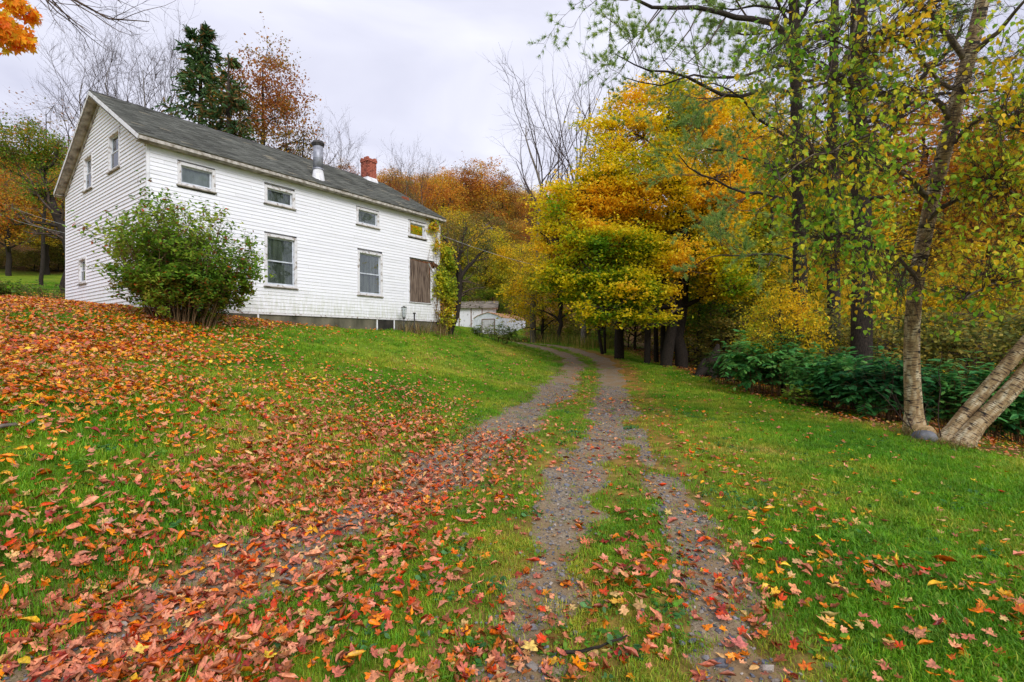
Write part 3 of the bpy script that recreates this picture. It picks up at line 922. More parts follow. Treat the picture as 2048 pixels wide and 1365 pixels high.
mb = MB(); mb.bar((s0 - .03, -.03, z0 - .02), (s0 - .03, -.03, z1 + .02), .05, .03); mb.bar((s0 - .03, -.03, z0 - .03), (s1 + .03, -.03, z0 - .03), .05, .03)
mb.build("casing", M['trim'], house)
mb = MB(); mb.hexa([(s1 + .1, -.03, z1 - .12), (s1 + .75, -.03, z1 - .3), (s1 + .8, -.03, z1 - .2), (s1 + .1, -.03, z1 + .05),
                    (s1 + .1, -.05, z1 - .12), (s1 + .75, -.06, z1 - .3), (s1 + .8, -.06, z1 - .2), (s1 + .1, -.05, z1 + .05)])
mb.build("torn_sheathing", M['sheathing'], house)

# roof
EO, RO, RO2 = .27, .27, .12
roof = bpy.data.objects.new("roof", None); COL.objects.link(roof); roof.parent = house
SL = (HW / 2 + EO) / math.cos(math.atan(TAN))
cs, sn = math.cos(math.atan(TAN)), math.sin(math.atan(TAN))
def slope_pt(s, d, o, back=False):
    """d metres up the slope from the eave, o out of the slope"""
    t = -EO + d * cs - o * sn; h = EV - EO * TAN + d * sn + o * cs + .02
    return (s, HW - t, h) if back else (s, t, h)
for back in (False, True):
    mb = MB()
    V = [slope_pt(s, d, o, back) for o in (-.04, .02) for s, d in ((-RO, 0), (HL + RO2, 0), (HL + RO2, SL), (-RO, SL))]
    mb.add(V, [(3, 2, 1, 0), (4, 5, 6, 7), (0, 1, 5, 4), (1, 2, 6, 5), (2, 3, 7, 6), (3, 0, 4, 7)])
    mb.build("roof_deck", M['old_board'], roof)
rs = np.random.default_rng(11)
V, F, C = [], [], []
course, tw = .135, .31
rows = int(SL / course)
for back in (False, True):
    for r_ in range(rows + 1):
        d0 = r_ * course - .02; d1 = min(d0 + course + .05, SL + .01)
        s = -RO - .015 - (tw / 2 if r_ % 2 else 0)
        while s < HL + RO2 + .01:
            a, b = max(s, -RO - .015), min(s + tw - .006, HL + RO2 + .01)
            if b - a > .02:
                l = rs.uniform(0, .006)
                n0 = len(V)
                for (ss, dd, oo) in ((a, d0, .021), (b, d0, .021), (b, d1, .021), (a, d1, .021), (a, d0, .040 + l), (b, d0, .040 + l), (b, d1, .026), (a, d1, .026)):
                    V.append(slope_pt(ss, dd, oo, back))
                for q in ((4, 5, 6, 7), (0, 1, 5, 4), (1, 2, 6, 5), (3, 0, 4, 7)):
                    F.append([n0 + i for i in q])
                base = srgb(98, 99, 94) * (1 + rs.normal() * .20)
                if rs.random() < .03: base = srgb(134, 128, 114)
                C += [base] * 8
            s += tw if not back else 1.2
        if back: pass
o = obj("shingles", make_mesh("shingles", V, [np.array(F)], M['shingle'], col=np.array(C)), roof); o['kind'] = 'stuff'
# ridge cap pieces
for i in range(int((HL + RO + RO2) / .3)):
    s = -RO + i * .3
    mb = MB(); h = EV - EO * TAN + SL * sn + .07 + .008 * math.sin(i * 2.1)
    mb.add([(s, HW / 2 - .15, h - .085), (s + .31, HW / 2 - .15, h - .09), (s + .31, HW / 2, h - .005), (s, HW / 2, h), (s + .31, HW / 2 + .15, h - .09), (s, HW / 2 + .15, h - .085)],
           [(0, 1, 2, 3), (3, 2, 4, 5)])
    mb.build("ridge_cap", M['dark_metal'], roof)
# fascia, soffit, rake boards
mb = MB(); hb = EV - EO * TAN
mb.box(-RO, HL + RO2, -EO - .022, -EO, hb - .085, hb + .0); mb.build("fascia", M['fascia'], roof, bevel=.004)
mb = MB(); mb.box(-RO, HL + RO2, -EO + .001, -.024, hb - .10, hb - .08); mb.build("soffit", M['old_board'], roof)
mb = MB(); mb.box(-RO, HL + RO2, HW + EO, HW + EO + .022, hb - .12, hb); mb.build("fascia", M['trim'], roof)
mb = MB(); mb.box(-RO, HL + RO2, HW + .024, HW + EO - .001, hb - .10, hb - .08); mb.build("soffit", M['old_board'], roof)
for back in (False, True):
    mb = MB()
    V = [slope_pt(s, d, o, back) for o in (-.105, -.005) for s, d in ((-RO - .022, -.02), (-RO, -.02), (-RO, SL - .0), (-RO - .022, SL - .0))]
    mb.add(V, [(3, 2, 1, 0), (4, 5, 6, 7), (0, 1, 5, 4), (1, 2, 6, 5), (2, 3, 7, 6), (3, 0, 4, 7)])
    mb.build("rake_board", M['trim_white'] if not back else M['trim'], roof)
    mb = MB()
    V = [slope_pt(s, d, o, back) for o in (-.16, -.145) for s, d in ((-RO, 0), (-.024, 0), (-.024, SL - .1), (-RO, SL - .1))]
    mb.add(V, [(3, 2, 1, 0), (4, 5, 6, 7), (0, 1, 5, 4), (1, 2, 6, 5), (2, 3, 7, 6), (3, 0, 4, 7)])
    tag(mb.build("rake_soffit", M['old_board'], roof), "bare grey weathered soffit board under the rake")
    mb = MB()
    V = [slope_pt(s, d, o, back) for o in (-.30, -.165) for s, d in ((-.05, .2), (-.022, .2), (-.022, SL - .15), (-.05, SL - .15))]
    mb.add(V, [(3, 2, 1, 0), (4, 5, 6, 7), (0, 1, 5, 4), (1, 2, 6, 5), (2, 3, 7, 6), (3, 0, 4, 7)])
    mb.build("frieze_board", M['old_board'] if back else M['trim'], roof)

# flue
fs, ft, fh = on_roof(637, 361)
fh += .02
flue = bpy.data.objects.new("metal_flue", None); COL.objects.link(flue); flue.parent = roof; flue.location = (fs, ft, fh)
MB().cyl((0, 0, -.12), (0, 0, .34), .235, .16, 20).build("flashing_cone", M['trim_white'], flue, smooth=False)
MB().cyl((0, 0, .341), (0, 0, 1.16), .165, .165, 24).build("pipe", M['galv'], flue, smooth=True)
mb = MB(); mb.cyl((0, 0, .33), (0, 0, .37), .19, .19, 20); mb.cyl((0, 0, .72), (0, 0, .74), .172, .172, 20); mb.build("collar", M['galv'], flue)
mb = MB(); mb.cyl((0, 0, 1.161), (0, 0, 1.24), .185, .215, 20); mb.cyl((0, 0, 1.241), (0, 0, 1.32), .22, .19, 20); mb.build("cap", M['dark_metal'], flue)
mb = MB()
tt = .62
mb.hexa([(-.3, -.35, -.35 * TAN + .022), (.4, -.35, -.35 * TAN + .022), (.4, .3, .3 * TAN + .022), (-.3, .3, .3 * TAN + .022), (-.3, -.35, -.35 * TAN + .04), (.4, -.35, -.35 * TAN + .04), (.4, .3, .3 * TAN + .04), (-.3, .3, .3 * TAN + .04)])
mb.build("flashing_plate", M['shingle_flat'] if 'shingle_flat' in M else M['dark_metal'], flue)

# brick chimney, brick by brick
cs_, ct_, ch_ = on_roof(739, 356)
chim = bpy.data.objects.new("brick_chimney", None); COL.objects.link(chim); chim.parent = roof
ct_ = HW / 2 - .28
_ss = np.linspace(5, HL, 400)
_x = HX + AV[0] * _ss + BV[0] * ct_; _y = HY + AV[1] * _ss + BV[1] * ct_
cs_ = float(_ss[np.argmin(np.abs(CU + F_PX * _x / _y - 738))])
chim.location = (cs_, ct_, EV + ct_ * TAN)
w2 = .25
mb = MB(); mb.box(-w2 + .02, w2 - .02, -w2 + .02, w2 - .02, -.2, .86); core_o = mb.build("mortar_core", M['mortar'], chim)
mb = MB(); mb.cyl((0, 0, -.02), (0, 0, .32), .0, .0, 4)
mb = MB()
b_, t_ = w2 + .10, w2 + .012
mb.add([(-b_, -b_, -.28), (b_, -b_, -.28), (b_, b_, .0), (-b_, b_, .0), (-t_, -t_, .08), (t_, -t_, .08), (t_, t_, .10), (-t_, t_, .10)],
       [(4, 5, 6, 7), (0, 1, 5, 4), (1, 2, 6, 5), (2, 3, 7, 6), (3, 0, 4, 7)])
mb.build("lead_flashing", M['trim_white'], chim)
BME = {}
def brick_mesh(lx, ly, mt):
    key = (round(lx, 3), round(ly, 3), mt)
    if key not in BME:
        m_ = MB(); m_.box(-lx / 2, lx / 2, -ly / 2, ly / 2, 0, .058)
        o_ = m_.build("brick", M[mt]); BME[key] = o_.data; bpy.data.objects.remove(o_)
    return BME[key]
for r_ in range(14):
    zz = .075 + r_ * .068 - .01
    grow_ = .03 if r_ in (11, 12) else 0
    W_ = w2 + grow_
    if r_ == 13: W_ = w2 + .01
    for sd in range(4):
        n = 3
        L = 2 * W_ - .1
        offs = [(-.5 + (i + .5) / n) for i in range(n)]
        for i, of in enumerate(offs):
            if r_ == 13 and (sd * 3 + i) in (0, 1, 4, 9): continue
            bl = L / n - .01
            shift = (.05 if r_ % 2 else -.05)
            a = of * L + shift
            mt = 'brick_dark' if rngh.random() < .25 else 'brick'
            br = obj("brick", brick_mesh(bl, .1, mt), chim)
            pos = [(a, -W_ + .05), (W_ - .05, a), (-a, W_ - .05), (-W_ + .05, -a)][sd]
            br.location = (pos[0] + rngh.normal() * .002, pos[1] + rngh.normal() * .002, zz)
            br.rotation_euler = (0, 0, sd * math.pi / 2 + rngh.normal() * .008)

# small roof things
vs_, vt_, vh_ = on_roof(811, 402)
mb = MB(); mb.hexa([(-.16, -.1, -.1 * TAN), (.16, -.1, -.1 * TAN), (.16, .1, .1 * TAN), (-.16, .1, .1 * TAN), (-.12, -.08, .1), (.12, -.08, .1), (.12, .08, .14), (-.12, .08, .14)])
mb.build("roof_vent", M['rust'], roof, (vs_, vt_, vh_ + .04))
# bent wire hooks on walls
s_, z_ = on_long(356, 300)
mb = MB(); mb.bar((s_, -.03, z_ - .09), (s_, -.03, z_ + .09), .02); mb.bar((s_ - .03, -.03, z_), (s_ + .03, -.03, z_), .02); mb.build("wire_bracket", M['old_board'], house)
a_, z_ = on_gable(178, 457)
mb = MB(); mb.box(-.06, -.02, a_ - .04, a_ + .04, z_ - .03, z_ + .05); mb.build("wall_bracket", M['dark_metal'], house)
def hpt(s, t, h):
    return np.array([HX + AV[0] * s + BV[0] * t, HY + AV[1] * s + BV[1] * t, HZ + h])
# ------------------------------------------------------------------ sheds
M['tin_white'] = simple_noise_mat('painted_tin', srgb(212, 216, 224), srgb(238, 240, 246), 3, .5, 20, .1, spec=.4)
M['peeling'] = simple_noise_mat('peeling_white_boards', srgb(120, 116, 108), srgb(226, 226, 230), 2.6, .8, 20, .2, vs=(1, 1, .6), p0=.30, p1=.42)
M['copper_roof'] = simple_noise_mat('rusting_tin_roof', srgb(150, 96, 60), srgb(214, 168, 128), 1.8, .6, 20, .15, vs=(2, .4, 1), p0=.3, p1=.7)
M['old_roof'] = simple_noise_mat('weathered_shed_roof', srgb(92, 84, 74), srgb(150, 140, 128), 2, .9, 20, .4)
M['door_tin'] = simple_noise_mat('shed_door', srgb(196, 192, 194), srgb(224, 220, 222), 3, .6)
M['brown_trim'] = simple_noise_mat('brown_trim', srgb(104, 78, 62), srgb(150, 118, 96), 5, .8)

zb = G(-.9, 46) - .05
shed = thing("metal_shed", "small white metal garden shed with gambrel roof rusting orange and double doors", "shed", (-.88, 46, zb), math.radians(-25))
# local: x = along the front to the left is negative, y = depth
Wd, Dp, Hh = 3.05, 5.3, 1.68
prof = [(-Wd, Hh), (-Wd + .5, Hh + .28), (-Wd / 2, Hh + .55), (-.5, Hh + .28), (0, Hh)]
mb = MB()
V = [(-Wd, 0, 0), (0, 0, 0), (0, 0, Hh), (-.5, 0, Hh + .28), (-Wd / 2, 0, Hh + .55), (-Wd + .5, 0, Hh + .28), (-Wd, 0, Hh)]
V2 = [(x, Dp, z) for x, y, z in V]
n = len(V)
mb.add(V + V2, [tuple(range(n)), tuple(range(2 * n - 1, n - 1, -1))] + [(i, i + n, (i + 1) % n + n, (i + 1) % n) for i in range(n)])
mb.build("wall", M['tin_white'], shed)
for i in range(4):
    (x0, z0), (x1, z1) = prof[i], prof[i + 1]
    mb = MB()
    nx, nz = -(z1 - z0), (x1 - x0); l = math.hypot(nx, nz); nx, nz = nx / l * .03, nz / l * .03
    mb.hexa([(x0, -.1, z0 + .004), (x1, -.1, z1 + .004), (x1, Dp + .1, z1 + .004), (x0, Dp + .1, z0 + .004), (x0 + nx, -.1, z0 + nz), (x1 + nx, -.1, z1 + nz), (x1 + nx, Dp + .1, z1 + nz), (x0 + nx, Dp + .1, z0 + nz)])
    mb.build("roof_panel", M['copper_roof'], shed)
for k in range(17):
    mb = MB(); y = .15 + k * .31
    mb.box(.001, .02, y, y + .06, .02, Hh - .03); mb.build("wall_rib", M['tin_white'], shed)
for x in (-2.9, -2.6, -2.35, -.75, -.5, -.2):
    MB().box(x, x + .05, -.02, -.001, .02, Hh).build("wall_rib", M['tin_white'], shed)
d = bpy.data.objects.new("door", None); COL.objects.link(d); d.parent = shed
MB().box(-2.08, -1.46, -.05, -.012, .06, 1.55).build("door_leaf", M['door_tin'], d)
MB().box(-1.44, -.86, -.05, -.012, .06, 1.55).build("door_leaf", M['door_tin'], d)
MB().box(-1.56, -1.53, -.08, -.051, .7, .85).build("handle", M['dark_metal'], d)
mb = MB(); mb.box(-2.16, -2.09, -.06, -.002, .02, 1.62); mb.box(-.85, -.78, -.06, -.002, .02, 1.62); mb.box(-2.09, -.85, -.06, -.002, 1.556, 1.63); mb.build("door_frame", M['brown_trim'], shed)

zb = G(-4.5, 50) - .1
gar = thing("board_outbuilding", "long low white outbuilding with peeling boards and grey roof behind the metal shed", "outbuilding", (-6.9, 50, zb))
gw, gh = 5.2, 2.05
MB().add([(0, 0, 0), (gw, 0, 0), (gw, 5, 0), (0, 5, 0), (0, 0, gh), (gw, 0, gh), (gw, 5, gh), (0, 5, gh), (0, 2.5, gh + .75), (gw, 2.5, gh + .75)],
         [(0, 1, 5, 4), (1, 2, 6, 9, 5), (2, 3, 7, 6), (3, 0, 4, 8, 7)]).build("wall", M['peeling'], gar)
for sgn in (0, 1):
    y0, y1 = (-.35, 2.5) if not sgn else (5.35, 2.5)
    z0, z1 = gh - .35 * .3 + .02, gh + .77
    a = [(-.3, y0, z0), (gw + .3, y0, z0), (gw + .3, y1, z1), (-.3, y1, z1)]
    MB().hexa(a + [(x, y, z + .08) for x, y, z in a]).build("roof", M['old_roof'], gar)
for x in (.3, 1.55, 2.75, 3.85):
    MB().box(x, x + .09, -.03, -.002, 0, gh - .04).build("door_post", M['brown_trim'], gar)
for x in (.41, 1.66, 2.86):
    MB().box(x, x + 1.0, -.02, -.001, .05, gh - .12).build("board_door", M['peeling'], gar)
MB().box(gw - .02, gw + .3, -.4, -.36, gh - .2, gh - .05).build("fascia", M['brown_trim'], gar)

# garden lantern by the basement window
px = hpt(*[on_long(793, 640)[0], -.45, 0])
zg = G(px[0], px[1])
lan = thing("garden_lantern", "small dark metal lantern on a short post beside the basement window", "lantern", (px[0], px[1], zg))
MB().cyl((0, 0, 0), (0, 0, .55), .022, .018, 8).build("post", M['dark_metal'], lan)
mb = MB(); mb.cyl((0, 0, .55), (0, 0, .62), .03, .075, 6); mb.cyl((0, 0, 1.0), (0, 0, 1.03), .11, .10, 6); mb.cyl((0, 0, 1.03), (0, 0, 1.06), .06, .02, 6)
for i in range(6):
    a = i * math.pi / 3
    mb.bar((.07 * math.cos(a), .07 * math.sin(a), .62), (.10 * math.cos(a), .10 * math.sin(a), 1.0), .012)
mb.build("frame", M['dark_metal'], lan)
MB().cyl((0, 0, .622), (0, 0, .998), .062, .09, 6).build("glass", M['glass'], lan)
p2 = hpt(on_long(812, 640)[0], -.5, 0)
pp = thing("pipe_stub", "short dark vertical pipe among dried stalks next to the lantern", "pipe", (p2[0], p2[1], G(p2[0], p2[1])))
MB().cyl((0, 0, -.02), (0, 0, .78), .03, .03, 10).build("pipe", M['dark_metal'], pp)
MB().cyl((0, 0, .78), (0, 0, .84), .055, .055, 10).build("cap", M['dark_metal'], pp)

# wires
def wire(name, label, a, b, sag, r, m):
    t = np.linspace(0, 1, 40)
    q = a[None] * (1 - t[:, None]) + b[None] * t[:, None]
    q[:, 2] -= sag * 4 * t * (1 - t)
    V, F, A = tubes(q[None], np.full((1, 40), r), 5)
    o = obj(name, make_mesh(name, V, [F], m, ax=A)); tag(o, label, "wire")
M['wire'] = simple_noise_mat('wire', srgb(120, 118, 116), srgb(170, 168, 166), 5, .5)
wire("overhead_wire", "thin grey wire sagging from the house corner into the orange maple", hpt(HL - .1, .6, EV - .5), P(1300, 562, 24), .5, .010, M['wire'])
wire("overhead_wire", "upper of two thin wires running left from the back corner of the house", P(-60, 372, 34), hpt(.3, HW + .1, EV - 1.3), .25, .007, M['wire'])
wire("overhead_wire", "lower of two thin wires running left from the back corner of the house", P(-60, 402, 33), hpt(.3, HW + .1, EV - 1.55), .25, .007, M['wire'])
# ------------------------------------------------------------------ tree builder
C_OR = [srgb(236, 150, 26), srgb(240, 176, 40), srgb(222, 128, 30)]
C_YE = [srgb(226, 186, 30), srgb(204, 176, 32), srgb(236, 196, 60)]
C_YG = [srgb(146, 154, 26), srgb(122, 146, 26), srgb(168, 164, 32)]
C_GR = [srgb(66, 104, 26), srgb(84, 122, 30), srgb(52, 88, 28)]
C_DG = [srgb(30, 70, 34), srgb(40, 86, 40), srgb(26, 58, 30)]
C_RU = [srgb(190, 96, 44), srgb(168, 78, 40), srgb(206, 120, 56)]
C_OL = [srgb(96, 96, 40), srgb(116, 108, 44), srgb(74, 84, 34)]

def crown_tree(rng, trunk, tr, clumps, nlimb=8, nleaf=40, cr=.6, flat=.4, ls=.13, colfn=None, tmpl=KITE, twigs=5, bark='bark_dark',
               low=.25, leaf_up=1.0, lvar=.25, limb_r=.35, kt=9, crv=None, twig_mat='twig', twr=.006, rise=.5):
    """returns dict of meshes: trunk, branches, leaves"""
    trunk, tr = resample(trunk, tr, 16)
    trunk = trunk + np.r_[np.zeros((1, 3)), rng.normal(size=(15, 3)) * tr[1:, None] * .25 * [1, 1, 0]]
    acc = Acc(); acc.tubes(trunk[None], tr[None], kt)
    clumps = np.asarray(clumps, float); m = len(clumps)
    z0, z1 = trunk[0, 2], trunk[-1, 2]
    # limb tips: farthest point sampling
    tips = [int(np.argmax(clumps[:, 2]))]
    dm = np.linalg.norm(clumps - clumps[tips[0]], axis=1)
    while len(tips) < min(nlimb, m):
        i = int(np.argmax(dm)); tips.append(i); dm = np.minimum(dm, np.linalg.norm(clumps - clumps[i], axis=1))
    tip = clumps[tips]
    def attach(p, f):
        h = np.linalg.norm(p[:, :2] - np.array([np.interp(p[:, 2], trunk[:, 2], trunk[:, 0]), np.interp(p[:, 2], trunk[:, 2], trunk[:, 1])]).T, axis=1)
        z = np.clip(p[:, 2] - h * f, z0 + (z1 - z0) * low, z0 + (z1 - z0) * .97)
        return np.stack([np.interp(z, trunk[:, 2], trunk[:, 0]), np.interp(z, trunk[:, 2], trunk[:, 1]), z], 1), np.interp(z, trunk[:, 2], tr)
    st, sr = attach(tip, rise)
    dist = np.linalg.norm(tip - st, axis=1, keepdims=True)
    ctrl = st * .5 + tip * .5 + np.c_[np.zeros((len(tip), 2)), dist * .16] + rng.normal(size=tip.shape) * dist * .06
    LB = wobble(bez(st, ctrl, tip, 9), rng, .012)
    LR = np.maximum(sr * limb_r * 1.6, .02)[:, None] * np.linspace(1, .16, 9)[None]
    LR = np.minimum(LR, (sr * .8)[:, None])
    acc.tubes(LB, LR, 6)
    trunk_me = acc.mesh("trunk", M[bark])
    # branches to every clump
    rest = clumps
    d = np.linalg.norm(rest[:, None] - LB.mean(1)[None], axis=-1)
    li = np.argmin(d, 1)
    t = rng.uniform(.35, .9, m) * 8; i = t.astype(int); f = (t - i)[:, None]
    bs = LB[li, i] * (1 - f) + LB[li, np.minimum(i + 1, 8)] * f
    ctrl = bs * .5 + rest * .5 + rng.normal(size=rest.shape) * .12 * np.linalg.norm(rest - bs, axis=1, keepdims=True) + [0, 0, .1]
    BR = wobble(bez(bs, ctrl, rest, 6), rng, .02)
    BRr = np.maximum(LR[li, i] * .55, .012)[:, None] * np.linspace(1, .3, 6)[None]
    acc2 = Acc(); acc2.tubes(BR, BRr, 4)
    tw, twR = grow(rng, BR, BRr, twigs, .4, 1.0, (25, 80), 1.0, .4, 0, 4, .6, .15, .05, absl=cr * 1.5, minr=twr)
    tw = tw.copy(); 
    acc2.tubes(tw, twR, 3)
    br_me = acc2.mesh("branches", M[twig_mat])
    leaves = None
    if nleaf:
        n = m * nleaf
        w = crv if crv is not None else np.ones(m)
        ci = rng.choice(m, n, p=w / w.sum())
        # leaves along twigs (half) and around the clump (half)
        kk = rng.integers(0, twigs, n)
        tt = rng.uniform(.15, 1, n) * 3; ii = np.minimum(tt.astype(int), 2); ff = (tt - ii)[:, None]
        ti = ci * twigs + kk
        p = tw[ti, ii] * (1 - ff) + tw[ti, ii + 1] * ff + rng.normal(size=(n, 3)) * cr * .22 * [1, 1, flat]
        rad = rng.normal(size=(n, 3)) * cr * .55 * [1, 1, flat]
        g = rng.random(n) < .5
        p = np.where(g[:, None], p, clumps[ci] + rad)
        nrm = rng.normal(size=(n, 3)) * .75 + np.array([0, 0, leaf_up])
        R = frames(nrm, rng.uniform(0, 6.28, n))
        sc = ls * rng.uniform(1 - lvar, 1 + lvar, n)
        cols = colfn(p, ci, rng)
        leaves = leaves_mesh("foliage", tmpl, p, R, sc, cols, M['leaf'])
    return trunk_me, br_me, leaves

def put_tree(name, label, cat, meshes, loc, rz=0, scale=1, group=None, color=None, tint=None):
    t = thing(name, label, cat, loc, rz, group)
    t.scale = (scale, scale, scale) if not hasattr(scale, '__len__') else scale
    o = obj("trunk", meshes[0], t)
    o = obj("branches", meshes[1], t)
    if meshes[2] is not None:
        o = obj("foliage", meshes[2], t); o['kind'] = 'stuff'
        if tint is not None: o.color = (*[float(x) for x in tint], 1)
    return t

def ellipsoid_pts(rng, n, c, r, shell=.5, lowcut=-1):
    d = unit(rng.normal(size=(n * 3, 3)))
    d = d[d[:, 2] > lowcut][:n]
    rad = rng.uniform(shell, 1, len(d)) ** (1 / 2)
    return np.array(c) + d * rad[:, None] * np.array(r)

def colour_by(stops, scale=.45, seed=0, zr=None, zamt=.4, jit=.14, var=.22):
    """patchy colour: noise picks along the palette; optionally height shifts it"""
    def fn(p, ci, rng):
        f = fbm(p, scale, seed, 2)
        f = (f - .5) * 1.7 + .5
        if zr is not None:
            f = f * (1 - zamt) + zamt * np.clip((p[:, 2] - zr[0]) / (zr[1] - zr[0]), 0, 1)
        f = f + rng.normal(size=len(p)) * var
        c = blend_cols(f, stops)
        return np.clip(c * (1 + rng.normal(size=(len(p), 1)) * jit), .003, .95)
    return fn

# ------------------------------------------------------------------ the big orange maple beside the drive (double trunk)
rng = np.random.default_rng(101)
def base(u, d, sink=.1):
    x = (u - CU) / F_PX * d
    return np.array([x, d, G(x, d) - sink])
def px(u, v, d): return P(u, v, d)

def lobes(rng, spec):
    out = []
    for (u, v, d, ru, rv, rd, n) in spec:
        c = P(u, v, d); s = d / F_PX
        out.append(ellipsoid_pts(rng, n, c, (ru * s, rd, rv * s), .25))
    return np.concatenate(out)

b = base(1362, 23)
spec = [(1500, 330, 25, 60, 60, 1.6, 46), (1480, 240, 25, 50, 50, 1.4, 36), (1320, 215, 23.5, 110, 50, 1.6, 60), (1270, 350, 22, 110, 50, 1.6, 60), (1120, 430, 22.5, 50, 60, 1.4, 40), (1400, 230, 24, 70, 50, 1.4, 40), (1250, 290, 23, 110, 65, 1.8, 70), (1400, 300, 24, 90, 80, 1.8, 60), (1190, 390, 22.5, 95, 55, 1.8, 60),
        (1310, 400, 22.5, 130, 60, 2.0, 80), (1420, 420, 23.5, 80, 70, 2, 60), (1150, 480, 22, 80, 45, 1.8, 55), (1230, 490, 21, 95, 35, 1.6, 70),
        (1330, 520, 21.5, 110, 40, 1.8, 60), (1140, 560, 22, 75, 50, 1.8, 60), (1220, 570, 20.5, 80, 35, 1.4, 55), (1445, 560, 21.5, 60, 40, 1.5, 40),
        (1280, 590, 20.5, 70, 26, 1.4, 34), (1440, 500, 22, 60, 60, 1.6, 50), (1200, 625, 20.5, 80, 24, 1.2, 30), (1300, 640, 19.8, 50, 10, .8, 12), (1450, 400, 23, 50, 70, 1.6, 40)]
cl = lobes(rng, spec)
H0, H1 = b[2] + 3, P(0, 190, 23)[2]
def col_maple(p, ci, rng):
    f = fbm(p, .55, 5, 2); f = (f - .5) * 2.0 + .52
    h = np.clip((p[:, 2] - H0) / (H1 - H0), 0, 1)
    out_ = np.clip((23 - p[:, 1]) / 4, -.5, .6)
    f = f + (h - .25) * .08 + out_ * .26 + .03 + rng.normal(size=len(p)) * .18
    c = blend_cols(f, [srgb(104, 146, 38), srgb(164, 174, 40), srgb(228, 208, 50), srgb(242, 212, 60), srgb(246, 196, 62)])
    return np.clip(c * (1 + rng.normal(size=(len(p), 1)) * .12), .003, .95)
T = crown_tree(rng, [b, b + [-.25, 0, 1.6], px(1375, 560, 23), px(1370, 470, 23), px(1345, 360, 23), px(1330, 260, 23.3)], [.30, .27, .24, .18, .12, .05],
               cl, nlimb=26, nleaf=125, cr=.52, flat=.24, ls=.13, colfn=col_maple, twigs=5, limb_r=.3, leaf_up=1.3)
t = put_tree("maple_tree", "biggest maple, orange above and yellow-green below, spreading over the drive", "tree", T, (0, 0, 0))
# its second trunk
q, r = resample([base(1330, 22.6), px(1345, 640, 22.6), px(1362, 590, 22.8), px(1368, 540, 23)], [.27, .22, .19, .17], 9)
acc = Acc(); acc.tubes(q[None], r[None], 9); 
q, r = resample([px(1368, 640, 22.8), px(1330, 652, 22.6), px(1260, 650, 22.3), px(1215, 610, 22), px(1195, 590, 21.8)], [.1, .09, .08, .06, .03], 9); acc.tubes(q[None], r[None], 6)
obj("trunk", acc.mesh("trunk", M['bark_dark']), t)

# prototypes ------------------------------------------------------------------
def proto_round(seed, h, rx, rz, zc, n, nleaf, ls, stops, bark='bark_dark', cr=.8, seedc=0, flat=.4, nlimb=12, shell=.35, tint=False, low=.2, tr0=None):
    rg = np.random.default_rng(seed)
    c = ellipsoid_pts(rg, n, (0, 0, zc), (rx, rx, rz), shell, -.8)
    # uneven outline
    s = .75 + .5 * fbm(unit(c - [0, 0, zc]) * 2, 1.3, seed)
    c = (c - [0, 0, zc]) * s[:, None] + [0, 0, zc]
    lean = rg.normal(size=2) * .3
    r0 = tr0 or h * .018
    return crown_tree(rg, [(0, 0, -.4), (lean[0] * .3, lean[1] * .3, h * .3), (lean[0], lean[1], h * .65), (lean[0] * .6, lean[1] * .8, h * .93)], [r0, r0 * .8, r0 * .5, r0 * .12],
                      c, nlimb=nlimb, nleaf=nleaf, cr=cr, flat=flat, ls=ls, colfn=colour_by(stops, .5, seed, (zc - rz, zc + rz), .3), twigs=4, bark=bark, low=low)
ST_ORANGE = [srgb(156, 150, 56), srgb(202, 168, 60), srgb(212, 150, 62), srgb(194, 126, 64)]
ST_YELLOW = [srgb(116, 142, 44), srgb(176, 172, 46), srgb(230, 198, 54), srgb(238, 190, 56)]
ST_GREEN = [srgb(78, 122, 42), srgb(108, 144, 44), srgb(150, 166, 50), srgb(202, 184, 56)]
ST_RUST = [srgb(118, 122, 54), srgb(160, 132, 56), srgb(172, 116, 58), srgb(156, 92, 56)]
ST_OLIVE = [srgb(84, 98, 50), srgb(112, 120, 56), srgb(152, 142, 66), srgb(186, 158, 76)]
PR = {}
PR['orange'] = proto_round(11, 13, 3.6, 5.2, 8, 190, 75, .18, ST_ORANGE, cr=.9)
PR['yellow'] = proto_round(12, 12, 4.0, 5.0, 7, 200, 75, .17, ST_YELLOW, cr=.9)
PR['yellow_low'] = proto_round(13, 8, 3.4, 3.4, 4.2, 170, 50, .18, ST_YELLOW, cr=.8, flat=.25)
PR['green'] = proto_round(14, 10, 3.6, 4.6, 5.6, 190, 66, .17, ST_GREEN, cr=.85)
PR['rust'] = proto_round(15, 14, 3.2, 5.6, 8.6, 200, 72, .15, ST_RUST, cr=.8, shell=.2)
PR['olive'] = proto_round(16, 11, 3.8, 5.2, 6, 180, 60, .17, ST_OLIVE, cr=.9)
PR['sparse'] = proto_round(17, 15, 3.2, 6.2, 9, 130, 14, .14, ST_RUST, cr=1.0, shell=.2, bark='bark_dark', tr0=.12)
PR['bush'] = proto_round(18, 2.6, 1.6, 1.3, 1.3, 80, 42, .12, ST_GREEN, cr=.35, low=.05, tr0=.05)
PR['thicket'] = proto_round(19, 4.6, 2.4, 2.3, 2.3, 120, 46, .14, ST_OLIVE, cr=.5, low=.05, tr0=.06)

